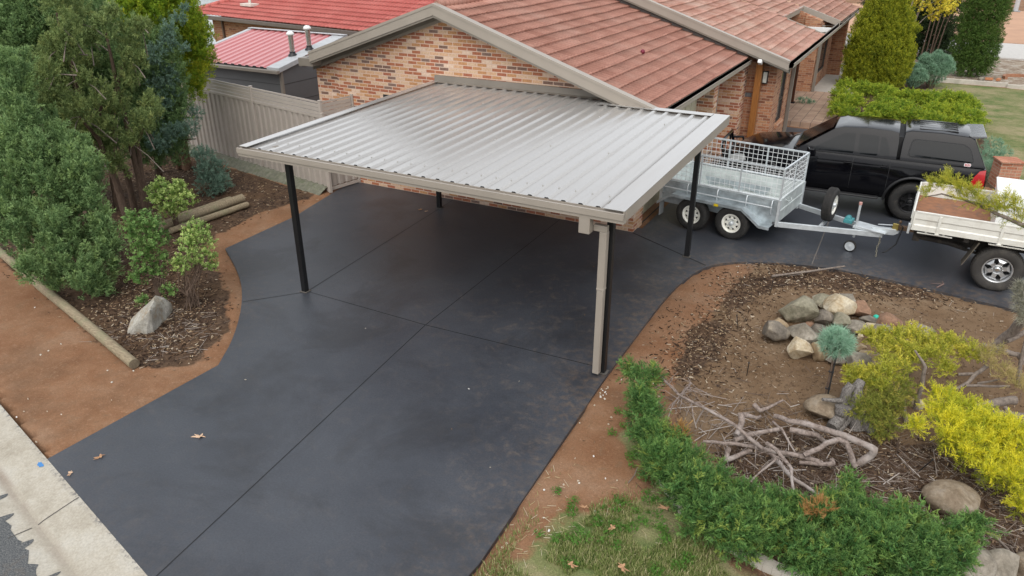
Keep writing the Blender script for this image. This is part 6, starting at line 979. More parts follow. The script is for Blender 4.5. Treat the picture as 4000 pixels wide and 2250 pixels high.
foliage('crown', D['S1'], LE, 130, .115, M_lime, t, 18, up=.6, sub=6); stems(t, [([(-8.45+.03*k, -4.3, 0), (-8.4+.05*k, -4.4, .5)], .012, .008) for k in range(5)], M_bark)
t = plant('shrub', 'sparse yellow-green shrub with many thin stems beside the curved driveway edge', 'shrub', (-5.2, -6.65, 0))
foliage('crown', D['S2'], LE, 150, .095, M_lime, t, 19, up=.6, sub=6); rr = random.Random(3)
stems(t, [([(-5.2+rr.uniform(-.1, .1), -6.65+rr.uniform(-.1, .1), 0), (-5.25+rr.uniform(-.2, .2), -6.6+rr.uniform(-.15, .15), .35), (rr.choice(D['S2'])[:3])], .010, .005) for _ in range(18)], M_bark)
t = plant('shrub', 'mid-green leafy shrub between the big conifer and the boulder', 'shrub', (-5.9, -6.75, 0))
foliage('crown', D['S3'], LE, 120, .11, M_mid, t, 20, up=.5, sub=6); stems(t, [([(-5.9, -6.75, 0), (-5.85+.05*k, -6.8, .5), rr.choice(D['S3'])[:3]], .014, .006) for k in range(8)], M_bark)
# trees across the street, behind the camera; they show in the car windows
tag(foliage('far_trees', [(-60+k*3.7+2*math.sin(k*3.1), -46+3*math.sin(k*1.7), 3.0+1.2*math.sin(k*2.3)+3.6*(k % 3), 2.9) for k in range(39)], TL, 3, 1.0, M_darkc, None, 91, sub=2, inner=.5), kind='stuff')
# right side garden
def cone(name, label, c, prof, tm, dens, size, mat, seed, jit=.25, up=1.1):
    t = plant(name, label, 'tree', (c[0], c[1], 0)); lb = []; rg = random.Random(seed)
    for (z, r) in prof:
        n = max(3, int(2*math.pi*r/.34))
        for k in range(n): a = 2*math.pi*(k+rg.random())/n; q = r*rg.uniform(.74, .92); lb.append((c[0]+q*math.cos(a), c[1]+q*math.sin(a), z+rg.uniform(-.12, .12), rg.uniform(.18, .30)))
        lb.append((c[0], c[1], z, r*.6))
    foliage('crown', lb, tm, dens*1.7, size*.85, mat, t, seed, up=up, jit=jit, sub=2, zs=1.3, out=.6); stems(t, [([(c[0], c[1], 0), (c[0], c[1], prof[-1][0])], .1, .03)], M_bark); return t
cone('conifer', 'large golden cone-shaped conifer beside the paved porch', (2.95, 18.6), [(.35, 1.02), (.7, 1.14), (1.05, 1.18), (1.4, 1.15), (1.75, 1.08), (2.1, 1.0), (2.45, .9), (2.8, .72), (3.15, .58), (3.5, .45), (3.85, .34), (4.2, .28), (4.6, .22), (5.2, .16), (5.8, .1)], SPW, 55, .22, M_cone, 31)
cone('conifer', 'dark green column-shaped conifer at the edge of the far lawn', (6.3, 24.0), [(.3, .66), (.65, .76), (1.0, .80), (1.4, .82), (1.8, .82), (2.2, .84), (2.6, .86), (3.0, .86), (3.5, .8), (4.0, .7), (4.5, .6), (5.2, .5), (6.0, .4), (6.8, .2)], SPW, 60, .16, M_column, 32, jit=.5, up=.6)
def ball(name, label, c, r, mat, seed):
    t = plant(name, label, 'shrub', (c[0], c[1], 0)); rg = np.random.RandomState(seed); lb = []
    for k in range(46):
        d_ = rg.normal(size=3); d_[2] = abs(d_[2])*.9-.25; d_ /= np.linalg.norm(d_); lb.append((c[0]+d_[0]*r*.82, c[1]+d_[1]*r*.82, c[2]+d_[2]*r*.82, r*.2))
    lb.append((c[0], c[1], c[2], r*.8)); foliage('crown', lb, NF, 380, .10, mat, t, seed, up=.3, jit=.3, sub=0, out=1.2); stems(t, [([(c[0]+.1*math.cos(k), c[1]+.1*math.sin(k), 0), (c[0]+.4*r*math.cos(k), c[1]+.4*r*math.sin(k), c[2])], .025, .01) for k in range(6)], M_bark)
ball('round_shrub', 'larger clipped grey-green ball shrub right of the golden cone conifer', (4.92, 20.2, .72), .70, M_ball, 41)
ball('round_shrub', 'smaller clipped grey-green ball shrub tucked against the golden cone conifer', (4.30, 19.4, .50), .48, M_ball, 42)
t = plant('juniper', 'low spreading gold-tipped juniper behind the black ute', 'shrub', (4.6, 13.2, 0))
foliage('crown', D['PJ'][6:9]+D['PJ'][:6]+D['PJ'][9:], SPW, 120, .22, M_pros, t, 43, up=.25, out=.9, jit=.35, sub=5, zs=.6, flat=.5)
stems(t, [([(3.2, 13.6, 0), (2.9, 13.7, .35), (2.6, 13.9, .6)], .06, .03), ([(4.6, 13.2, 0), (5.2, 13.0, .4)], .06, .03)], M_bark)
t = plant('tree', 'bare-stemmed tree with scattered yellow leaves behind the ball shrubs', 'tree', (3.6, 23.0, 0))
foliage('crown', D['YT'], LE, 16, .20, M_yleaf, t, 44, up=.3, jit=.8, sub=6, inner=.6)
stems(t, [([(3.55, 23, 0), (3.7, 23, 1.5), (4.0, 23.1, 3.2), (4.2, 23.2, 4.4)], .06, .025), ([(3.4, 22.9, 0), (3.45, 22.9, 1.6), (3.6, 23, 3.3), (3.6, 23, 4.4)], .055, .02), ([(3.75, 23, 1.8), (4.2, 23, 2.35), (4.8, 23, 2.7)], .028, .012), ([(3.45, 22.9, 1.9), (3.2, 22.9, 2.3), (3.0, 22.9, 2.5)], .022, .01), ([(4.0, 23.1, 2.6), (4.5, 23.1, 3.1)], .02, .008)], M_gbark)
t = plant('conifer', 'shaded dark conifer with pale straight trunks left of the column conifer', 'tree', (4.7, 27.3, 0))
foliage('crown', D['DT']+[(4.2+.5*math.sin(k*2.3), 28.2+.5*math.cos(k), .6+.75*k, 1.0) for k in range(9)]+[(2.6+.5*math.sin(k*2.3), 29.2, .6+.75*k, .9) for k in range(8)], SPW, 42, .27, M_darkc, t, 45, up=.4, sub=4)
stems(t, [([(4.3+.13*k+.05*(k % 3), 27+.1*(k % 2), 0), (4.38+.16*k, 27, 1.6), (4.4+.22*k, 27, 3.2)], .035, .02) for k in range(5)], M_bark)
t = plant('groundcover', 'grey-blue ground cover shrub next to the brick pillar', 'shrub', (6.6, 8.9, 0)); foliage('crown', D['HS'], NF, 120, .10, M_ball, t, 46, up=.4, sub=5)
# foreground junipers
t = plant('juniper_hedge', 'curved bright green juniper hedge around the near side of the garden bed', 'hedge', (3.6, -7.4, 0))
JA = [tuple(l) for l in D['JA']]; low = [(x, y, .16, r*.9) for x, y, z, r in JA if r > .13]
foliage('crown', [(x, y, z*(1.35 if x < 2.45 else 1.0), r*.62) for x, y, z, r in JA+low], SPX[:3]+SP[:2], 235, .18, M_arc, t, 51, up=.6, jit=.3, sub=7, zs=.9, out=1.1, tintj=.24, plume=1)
rr = random.Random(6)
for k in range(26):
    b = MB(); l = rr.choice(JA); c = Vector(l[:3]); g_ = Vector((c.x+rr.uniform(-.3, .5), c.y+rr.uniform(.1, .5), .02)); b.tube([g_-Vector(t.location), (g_+c)/2-Vector(t.location)+Vector((0, 0, .05)), c-Vector(t.location)], [.016, .011, .006], 5); b.build('branch', M_gbark, t)
foliage('browned_sprigs', [(2.98, -6.72, .42, .10), (3.0, -6.68, .30, .09), (4.55, -7.45, .55, .10), (4.5, -7.5, .46, .08), (2.38, -5.85, .5, .06)], FE2, 260, .12, M_brownf, t, 52, sub=4)
t = plant('juniper', 'lime yellow-green juniper sprawling over the rocks', 'shrub', (5.2, -4.3, 0))
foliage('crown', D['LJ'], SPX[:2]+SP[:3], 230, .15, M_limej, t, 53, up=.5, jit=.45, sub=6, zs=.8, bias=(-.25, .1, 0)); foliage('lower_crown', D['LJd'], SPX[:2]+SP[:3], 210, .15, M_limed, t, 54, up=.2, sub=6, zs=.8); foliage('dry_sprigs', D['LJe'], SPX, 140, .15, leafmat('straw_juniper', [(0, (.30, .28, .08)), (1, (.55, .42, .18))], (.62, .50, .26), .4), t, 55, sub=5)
stems(t, [(D['LJs'], .04, .012), ([(5.3, -4.6, 0), (5.2, -4.4, .25), (4.9, -4.3, .42)], .035, .012)], M_gbark)
t = plant('juniper', 'vivid yellow juniper bush at the right edge', 'shrub', (6.1, -5.4, 0))
foliage('crown', D['YJ'], SPX, 240, .16, M_yell, t, 56, up=.5, jit=.45, sub=6, zs=.9); stems(t, [([(6.1, -5.4, 0), (6.0, -5.3, .4)], .04, .02), ([(6.1, -5.4, 0), (5.8, -5.0, .4)], .03, .015)], M_gbark)
foliage('green_crown', [(x, y, max(.1, z-.16), r*.75) for x, y, z, r in D['YJ'][18:]], SPX, 130, .14, leafmat('yellow_green_juniper', [(0, (.14, .20, .015)), (1, (.36, .38, .02))], (.5, .48, .03), .4), t, 57, sub=3)
t = plant('overhanging_branch', 'yellow-green juniper branch arching in front of the white tray', 'branch', tuple(D['BUs'][-1]))
foliage('foliage', D['BU'], SPX, 240, .15, M_limej, t, 58, up=.5, sub=4, floor=-9, bias=(-.5, 0, .2)); stems(t, [(D['BUs'], .006, .028)], M_gbark, 'stem')
e_ = D['BUs'][-1]; stems(t, [([tuple(e_), (e_[0]+.7, e_[1]-.1, e_[2]-.5), (e_[0]+1.5, e_[1]-.3, .6), (e_[0]+1.7, e_[1]-.4, 0)], .03, .07)], M_gbark, 'stem')
t = plant('dry_shrub', 'grey dried shrub tip at the right edge below the tray ute wheel', 'shrub', (6.6, -2.9, 0)); foliage('foliage', D['GD'], NF, 150, .11, M_grey, t, 59, sub=5); stems(t, [([(6.6, -2.9, 0), (6.45, -2.9, 1.0)], .03, .012)], M_gbark)
# standard plant on a stake
t = plant('standard_shrub', 'silver-green pompom shrub grafted on a staked thin stem', 'shrub', (4.32, -4.67, 0))
foliage('crown', [(4.32, -4.67, .93, .17), (4.24, -4.67, .95, .09), (4.4, -4.66, .9, .09), (4.32, -4.67, 1.0, .1)], NF, 420, .11, M_std, t, 60, up=.5, sub=5, jit=.4); b = MB(); b.tube([(0, 0, 0), (.005, 0, .45), (0, .005, .86)], .013, 7); b.build('stem', M_bark, t)
b = MB(); b.box(.02, .04, -.012, .012, 0, .86); 
for z in (.25, .5, .72): b.box(-.018, .045, -.018, .018, z, z+.015)
b.build('stake', M_plastic, t)
# ---------------------------------------------------------------- rocks
def rockmat(name, c, c2, c3):
    m = NT(name); co = m.coord(); n1 = m.noise(co, 5, 8, .7, .3); n2 = m.noise(co, 22, 6, .75)
    col = m.ramp(n1, [(.32, c), (.5, c2), (.66, c3)]); col = m.mix(.5, col, m.ramp(n2, [(.3, (.28, .28, .28)), (.7, (.74, .74, .74))]), 'OVERLAY'); m.set(col, .9, spec=.2); m.bump(m.math('ADD', n1, n2), .7, .02); return m.mat
RK = dict(brown=rockmat('brown_rock', (.17, .125, .085), (.26, .205, .145), (.33, .28, .22)), grey=rockmat('grey_rock', (.15, .13, .10), (.26, .23, .185), (.37, .335, .28)), dark=rockmat('dark_rock', (.11, .095, .08), (.19, .165, .135), (.31, .265, .205)), tan=rockmat('tan_rock', (.24, .17, .10), (.36, .27, .17), (.45, .37, .26)), cream=rockmat('cream_rock', (.36, .26, .15), (.52, .44, .31), (.62, .56, .45)), slab=rockmat('pale_slab_rock', (.32, .24, .16), (.38, .36, .31), (.54, .52, .47)), red=rockmat('reddish_rock', (.20, .13, .09), (.29, .17, .11), (.33, .25, .18)), moss=rockmat('mossy_grey_rock', (.17, .155, .105), (.26, .24, .175), (.40, .35, .27)))
def rock(label, x, y, w, asp, kind, seed, group='rocks heaped in the garden bed', name='rock', flat=0, rot=None, nf=13, sink=.1, dep=.85):
    rg = np.random.RandomState(seed); bm = bmesh.new(); bmesh.ops.create_icosphere(bm, subdivisions=4, radius=1); V = np.array([v.co[:] for v in bm.verts])
    for k in range(nf):
        n_ = rg.normal(size=3); n_ /= np.linalg.norm(n_); h = rg.uniform(.48, .82); dd_ = V @ n_; V -= np.outer(np.clip(dd_-h, 0, None)*.92, n_)
    for i in range(len(V)): p = Vector(V[i]); V[i] *= 1+.07*mnoise.noise(p*1.6+Vector((seed, 0, 0)))+.025*mnoise.noise(p*5)+.012*mnoise.noise(p*12)
    h = w*min(1.05, max(.5, asp*.95)); V = V*np.array([w*.56, w*dep*.56, h*.55]); V[:, 2] += h*.5-sink*h
    for i, v in enumerate(bm.verts): v.co = V[i]
    me = bpy.data.meshes.new(name); bm.to_mesh(me); bm.free(); me.polygons.foreach_set('use_smooth', [True]*len(me.polygons)); me.materials.append(RK[kind])
    try: me.set_sharp_from_angle(angle=R(32))
    except Exception: pass
    o = bpy.data.objects.new(name, me); COL.objects.link(o); dirv = Vector((x-4.587, y+13.748, 0)).normalized(); o.location = Vector((x, y, -.01))+dirv*w*.30; o.rotation_euler = (0, 0, R(28) if rot is None else rot)
    return tag(o, label, 'rock', group)
RS = [('large squared grey-green rock at the far left of the rock heap', 3.62, -2.58, .53, .73, 'moss'), ('dark brown rock with a pale base at the nearest left end of the rock heap', 3.40, -3.35, .42, .76, 'dark'), ('small tan rock half hidden behind the dark brown left end rock', 3.44, -2.86, .27, .58, 'tan'),
 ('wide smooth grey rock just right of the dark brown left end rock', 3.78, -3.16, .45, .66, 'grey'), ('pale cream leaning slab rock in front of the wide grey rock', 3.87, -3.66, .36, .87, 'cream'), ('flat dull grey rock tucked behind the silver-green pompom shrub', 4.0, -2.79, .28, .55, 'dark'), ('tiny pinkish stone wedged between the squared grey-green rock and the wide grey rock', 3.84, -2.62, .13, .95, 'red'),
 ('upright dark rock with a pale round spot left of the cream rock', 4.01, -2.45, .27, 1.0, 'dark'), ('low mossy grey rock at the back next to the squared rock', 3.9, -1.8, .34, .57, 'moss'), ('tall tan rock directly behind the pompom shrub stem', 4.09, -3.52, .30, 1.0, 'tan'), ('biggest pale cream rock on top of the rock heap', 4.18, -2.08, .44, .85, 'cream'), ('grey rock peeking out behind the biggest cream rock', 4.19, -1.5, .34, .53, 'grey'),
 ('reddish brown rock next to the tiny turquoise ball', 4.49, -1.87, .32, .86, 'red'), ('dark mossy rock below the biggest cream rock', 4.25, -2.36, .32, .63, 'moss'), ('angular grey rock between the reddish rock and the round brown rock', 4.63, -2.06, .25, .6, 'dark'), ('rounded brown-grey rock at the right end of the heap', 4.92, -2.19, .33, .85, 'red'), ('blue-grey wedge rock behind the lime juniper tip', 4.51, -2.49, .33, .53, 'grey'),
 ('small cream wedge rock beside the rounded brown rock', 4.7, -2.23, .21, .54, 'cream'), ('flat grey rock partly under the lime juniper', 4.82, -2.35, .31, .42, 'grey'), ('fist sized cream stone at the edge of the lime juniper', 4.56, -2.57, .09, 1.0, 'cream'), ('low brown stone under the top edge of the lime juniper', 5.13, -2.15, .21, .38, 'dark'), ('lone grey rock poking out behind the lime juniper top', 5.41, -2.11, .30, .59, 'grey'),
 ('narrow tan slab rock right of the pompom shrub', 4.6, -3.08, .16, 1.05, 'tan'), ('smooth rounded grey rock below the pompom shrub', 4.6, -3.67, .37, .69, 'grey'), ('pointed tan-grey rock under the lime juniper left side', 4.76, -3.36, .37, .47, 'tan'), ('low dark rock right at the foot of the pompom shrub head', 4.32, -3.56, .26, .53, 'dark')]
for i, (lb, x, y, w_, a_, k_) in enumerate(RS): rock(lb, x, y, w_*1.2, a_, k_, 100+i, rot=R((i*67) % 180))
rock('large smooth brown boulder beside the weathered stump', 4.36, -5.05, .46, .66, 'brown', 201, None, 'boulder', nf=4); rock('pale speckled rock under the lime juniper beside the dead trunk', 5.39, -4.2, .2, .8, 'cream', 202, None, 'rock')
rock('smooth orange-brown boulder behind the right end of the juniper hedge', 5.76, -6.18, .50, .62, 'brown', 203, None, 'boulder', nf=4); rock('large flat grey edging boulder at the bottom right behind the hedge', 5.80, -7.2, .62, .5, 'grey', 204, None, 'boulder', nf=5); rock('squarish grey boulder at the bottom right corner', 6.21, -6.94, .36, .76, 'grey', 205, None, 'boulder', nf=7); rock('brown boulder cut by the bottom right corner', 6.43, -6.84, .32, .75, 'brown', 206, None, 'boulder', nf=7)
BP = [[-5.4, -7.71, 0.0], [-5.13, -7.59, 0.0], [-5.1, -7.47, 0.0], [-5.23, -7.17, 0.0], [-5.4, -6.9, 0.0], [-5.46, -6.83, 0.1], [-5.41, -6.97, 0.28], [-5.4, -7.11, 0.4], [-5.29, -7.43, 0.36], [-5.48, -7.55, 0.16], [-4.97, -7.54, 0.42], [-5.41, -7.7, 0.03], [-5.55, -6.99, -0.05], [-5.58, -7.5, -0.05], [-5.5, -6.8, -0.05], [-5.4, -7.71, -0.08], [-5.1, -7.47, -0.08]]
bm = bmesh.new(); [bm.verts.new((x+5.35, y+7.3, z)) for x, y, z in BP]; r_ = bmesh.ops.convex_hull(bm, input=bm.verts[:])
for it in range(3): bmesh.ops.subdivide_edges(bm, edges=bm.edges[:], cuts=1, use_grid_fill=True)
bmesh.ops.triangulate(bm, faces=bm.faces[:])
for v in bm.verts: p = v.co.copy(); v.co += Vector((mnoise.noise(p*4), mnoise.noise(p*4+Vector((5, 0, 0))), mnoise.noise(p*4+Vector((0, 5, 0)))))*.022+Vector((mnoise.noise(p*14), mnoise.noise(p*14+Vector((5, 0, 0))), mnoise.noise(p*14)))*.006
bmesh.ops.recalc_face_normals(bm, faces=bm.faces); me = bpy.data.meshes.new('boulder'); bm.to_mesh(me); bm.free(); me.materials.append(RK['slab']); me.polygons.foreach_set('use_smooth', [True]*len(me.polygons))
try: me.set_sharp_from_angle(angle=R(30))
except Exception: pass
o = bpy.data.objects.new('boulder', me); COL.objects.link(o); o.location = (-5.35, -7.3, -.02); tag(o, 'large pale grey kite-shaped boulder in the left mulch bed', 'rock')
# curved mowing strip beside the hedge
b = MB(); arcp = smooth_poly([(2.9, -7.05), (3.3, -7.5), (3.9, -7.78), (4.6, -7.9), (5.4, -7.85)], 3)
for (ax, ay), (bx, by) in zip(arcp[:-1], arcp[1:]):
    t_ = Vector((bx-ax, by-ay, 0)).normalized(); n_ = Vector((-t_.y, t_.x, 0))*.06; a, c = Vector((ax, ay, 0)), Vector((bx, by, 0)); b.add([a-n_+Vector((0, 0, .06)), c-n_+Vector((0, 0, .06)), c+n_+Vector((0, 0, .06)), a+n_+Vector((0, 0, .06)), a-n_*1.1-Vector((0, 0, .05)), c-n_*1.1-Vector((0, 0, .05)), c+n_*1.1-Vector((0, 0, .05)), a+n_*1.1-Vector((0, 0, .05))], [(0, 1, 2, 3), (0, 4, 5, 1), (3, 2, 6, 7)])
tag(b.build('garden_edging', M_conc), 'curved pale concrete mowing strip under the juniper hedge', 'edging')
# ---------------------------------------------------------------- logs and dead wood
def logobj(label, a, c, r, group=None, name='log'):
    a, c = Vector(a), Vector(c); o = thing(name, label, 'log', tuple(a), 0, group); k = 14; P_ = [(c-a)*(i/k)+Vector((mnoise.noise(Vector((i*.6, r*9, 0)))*.012, 0, mnoise.noise(Vector((0, i*.6, r*7)))*.008)) for i in range(k+1)]
    b = MB(); b.tube(P_, [r*(1+.05*mnoise.noise(Vector((i*.9, r*50, 3)))) for i in range(k+1)], 16, 0, True); b.build('log_body', M_log, o)
    b = MB(); d_ = (c-a).normalized(); M_ = d_.to_track_quat('Y', 'Z').to_matrix().to_4x4(); b.lathe([(0, .004), (r*.55, .004), (r*.97, .0)], 16, Matrix.Translation((c-a)+d_*.002) @ M_); b.build('sawn_end', plain('grey_sawn_end', (.15, .12, .08), .9, var=.3, scale=30), o); return o
logobj('long round treated log lying along the edge of the left bed', (-10.6, -6.75, .06), (-4.40, -8.33, .06), .075)
logobj('thick split log on top of the stacked landscape logs', (-8.55, -4.55, .10), (-8.45, -2.45, .10), .10, 'landscape logs by the leafy shrub'); logobj('thinner round log nearest the driveway in the stacked logs', (-8.28, -4.55, .06), (-8.12, -2.62, .06), .065, 'landscape logs by the leafy shrub'); logobj('half hidden thin log at the back of the stacked logs', (-8.85, -3.9, .05), (-8.78, -2.5, .05), .06, 'landscape logs by the leafy shrub')
BL = ['long slender dead branch slanting from the hedge tip to the dead wood pile', 'short forked dead branch crossing the long slender branch near its top', 'thin drooping twig hanging from the long slender branch', 'thin side branch reaching the hedge from the long slender branch', 'thick pale upright log end at the left of the dead wood pile', 'short knobbly dead log lying behind the upright log end', 'straight pale dead branch lying low across the dead wood pile', 'smooth arched pale dead branch in the middle of the dead wood pile', 'stout bent log forming a corner beside the hedge', 'drooping dead branch running down onto the hedge top', 'long dark dead branch on the ground towards the hedge', 'thin dead branch leaning left from the drooping branch', 'longest thick pale branch curling round at the right of the dead wood pile', 'gnarled dead log behind the arched branch', 'small forked stump at the far end of the dead wood pile', 'thin crooked stick leaning over the gnarled log', 'pale looping dead branch with a hooked end right of the pile', 'short thick pale log end beneath the looping branch']
CHILD = {2: 0, 3: 0, 11: 9}
made = {}
for i, (P_, ra, rb_) in enumerate(D['BR']):
    pts = [Vector(p) for p in P_]; Q = []
    for a, c in zip(pts[:-1], pts[1:]):
        for j in range(4): q = a.lerp(c, j/4); Q.append(q+Vector((mnoise.noise(q*6), mnoise.noise(q*6+Vector((3, 0, 0))), mnoise.noise(q*6+Vector((0, 7, 0)))))*.012)
    Q.append(pts[-1]); n = len(Q); ra, rb_ = max(ra, .007), max(rb_, .006); rad = [(ra+(rb_-ra)*k/(n-1))*(1+.14*mnoise.noise(Q[k]*9)) for k in range(n)]
    if i in CHILD: o = made[CHILD[i]]; b = MB(); b.tube([q-o.location for q in Q], rad, 8); b.build('side_branch', M_dead, o); continue
    base = Q[0].copy(); base.z = 0
    if i in CHILD.values(): o = thing('dead_branch', BL[i], 'branch', tuple(base), 0, 'dead branches in the garden bed'); b = MB(); b.tube([q-base for q in Q], rad, 9); b.build('main_stem', M_dead, o)
    else: b = MB(); b.tube([q-base for q in Q], rad, 9); o = b.build('dead_branch', M_dead); o.location = base; tag(o, BL[i], 'branch', 'dead branches in the garden bed')
    made[i] = o
    rg = random.Random(i); tw = MB()
    if i in (0, 1, 9, 6):
        for k in range(22 if i < 2 else 9):
            q = Q[rg.randrange(n//(2 if i else 1) if i != 6 else 5)]; d_ = Vector((rg.uniform(-1, 1), rg.uniform(-1, .6), rg.uniform(-.7, .25))).normalized(); L = rg.uniform(.12, .38); m1 = q+d_*L*.5+Vector((0, 0, .02)); tw.tube([q-base, m1-base, q+d_*L-base+Vector((0, 0, -.03))], [.005, .004, .002], 4)
        pr = o if o.type == 'EMPTY' else o; tw.build('twigs', M_dead, pr)
rt = thing('dead_tree', 'grey twisted dead trunks and limbs under the lime juniper at the right edge', 'dead tree', (6.3, -3.9, 0))
for P_, ra, rb_ in D['RT']:
    pts = [Vector(p)-Vector((6.3, -3.9, 0)) for p in P_]; Q = []
    for a, c in zip(pts[:-1], pts[1:]):
        for j in range(4): q = a.lerp(c, j/4); Q.append(q+Vector((mnoise.noise(q*5), mnoise.noise(q*5+Vector((3, 0, 0))), mnoise.noise(q*5+Vector((0, 7, 0)))))*.02)
    Q.append(pts[-1]); n = len(Q); b = MB(); b.tube(Q, [(ra+(rb_-ra)*k/(n-1))*(1+.15*mnoise.noise(Q[k]*7)) for k in range(n)], 10); b.build('limb', M_gbark, rt)
st = thing('weathered_stump', 'silver weathered stump with a pointing root beside the brown boulder', 'stump', (4.6, -4.9, 0))
for P_, ra, rb_ in D['ST']+[([[4.78, -4.98, -.05], [4.70, -4.86, .2], [4.66, -4.78, .42], [4.69, -4.7, .50]], .10, .055), ([[4.55, -5.16, -.03], [4.62, -4.98, .06], [4.7, -4.85, .22]], .05, .09), ([[4.95, -5.0, -.03], [4.82, -4.92, .08], [4.72, -4.82, .25]], .05, .09)]:
    pts = [Vector(p)-Vector((4.6, -4.9, 0)) for p in P_]; Q = []
    for a, c in zip(pts[:-1], pts[1:]):
        for j in range(4): Q.append(a.lerp(c, j/4))
    Q.append(pts[-1]); n = len(Q); b = MB(); b.tube(Q, [(ra+(rb_-ra)*k/(n-1))*(1+.12*mnoise.noise(Q[k]*6)) for k in range(n)], 14, 0, True, .10); b.build('root', wood_mat('silver_wood', (.30, .275, .255), (.04, .034, .03), .9, (22, 22, 7)), st)
ps_ = MB(); a, c = Vector((2.95, -.93, .03)), Vector((4.05, -.02, .10)); ps_.tube([Vector((0, 0, 0)), (c-a)*.5+Vector((.02, 0, 0)), c-a], [.022, .02, .014], 7); o = ps_.build('stick', M_gbark); o.location = a; tag(o, 'straight grey stick lying from the garden bed onto the driveway', 'stick')
# ---------------------------------------------------------------- brick pillar, edging, far garden bits
b = MB(); b.box(-.24, .24, -.24, .24, -.05, .60); b.box(-.265, .265, -.265, .265, .60, .64, 0); o = b.build('brick_pillar', M_brick3, None, bevel=.006); o.location = (6.82, 7.22, 0); o.rotation_euler = (0, 0, R(18)); tag(o, 'short square red brick pillar behind the black ute tail', 'pillar')
sp_ = MB(); sp_.box(-.06, 2.6, -.06, .06, -.02, .16); o = sp_.build('sleeper_edging', M_conc, None, bevel=.01); o.location = (5.0, 21.85, 0); tag(o, 'pale low sleeper edging in front of the column conifer', 'edging')
o2 = o.copy(); COL.objects.link(o2); o2.location = (7.65, 21.75, -.03); o2.rotation_euler = (0, 0, R(-10)); o2['label'] = 'pale low sleeper edging running out of the picture at the right'
cb = MB()
for k in range(9): a = R(200-k*20); cb.box(-.05, .05, -.11, .11, -.03, .1, 0, Matrix.Translation((.62*math.cos(a), .62*math.sin(a), 0)) @ Matrix.Rotation(a, 4, 'Z'))
o = cb.build('ring_edging', plain('terracotta_brick', (.34, .16, .09), .85, var=.2)); o.location = (8.2, 24.2, 0); tag(o, 'curved brick edging ring in the far gravel garden', 'edging')
for k, (x, y, a, l_) in enumerate(((7.0, 23.3, .2, 'terracotta brick lying flat left in the far gravel'), (7.35, 23.3, 1.3, 'terracotta brick set crosswise right in the far gravel'))):
    b = MB(); b.box(-.15, .15, -.06, .06, 0, .09); o = b.build('loose_brick', plain('orange_brick', (.45, .19, .09), .85), None, bevel=.006); o.location = (x, y, .0); o.rotation_euler = (0, 0, a); tag(o, l_, 'brick')
rock('grey rounded stone at the foot of the column conifer', 6.7, 22.6, .3, .8, 'grey', 231, None); RK['x'] = RK['grey']
pl = thing('street_pole', 'grey street pole foot on the far verge at the top right corner', 'pole', (9.75, 57.2, 0)); b = MB(); b.tube([(0, 0, 0), (0, 0, 9)], .16, 14); b.build('pole_shaft', plain('grey_pole', (.42, .43, .44), .6), pl); b = MB(); b.box(-.32, .32, -.32, .32, 0, .04); b.build('base_plate', plain('grey_plate', (.30, .30, .30), .7), pl, bevel=.01)
b = MB(); b.lathe([(0, .05), (.04, .035), (.055, 0), (.04, -.04), (0, -.05)], 10); o = b.build('debris', plain('dark_red_plastic', (.16, .01, .03), .5)); o.location = (-1.05, 2.9, z1(-1.05)+.08); tag(o, 'tiny dark red ball lying on the lower tiled roof', 'ball')
t = plant('seedling', 'small grey-green sprig growing beside the porch post foot', 'plant', (1.05, 14.15, .15)); foliage('leaves', [(1.0, 14.1, .22, .12), (1.2, 14.15, .2, .13), (1.36, 14.1, .2, .1)], NF, 110, .12, M_ball, t, 71, up=.5, sub=2)
# small things in the bed
def spt(x, y): return (x, y)
for k, (x, y, h, tl, l_) in enumerate(((3.05, -1.55, .22, .01, 'thin black irrigation stake near the long grey stick'), (2.86, -3.1, .22, -.05, 'thin black irrigation stake left of the pale rock chips'), (3.28, -4.40, .2, .0, 'thin black irrigation stake in front of the rock heap'), (5.45, -5.6, .24, .12, 'tilted black irrigation stake between the yellow juniper and the orange-brown boulder'))):
    o = thing('irrigation_stake', l_, 'stake', (x, y, -.02), 0, 'irrigation stakes in the bed'); b = MB(); b.tube([(0, 0, 0), (tl, .01, h)], .006, 6); b.build('stake_stem', M_black, o); b = MB(); b.lathe([(0, .02), (.010, .015), (.010, -.005)], 8, Matrix.Translation((tl, .01, h)) @ Matrix.Rotation(R(90), 4, 'X')); b.build('emitter', M_plastic, o)
b = MB(); b.lathe([(0, .05), (.035, .035), (.05, 0), (.035, -.035), (0, -.05)], 12); o = b.build('garden_ball', plain('turquoise_plastic', (.02, .55, .38), .35)); o.location = (4.72, -1.80, .05); tag(o, 'tiny turquoise ball beside the reddish rock', 'ball')
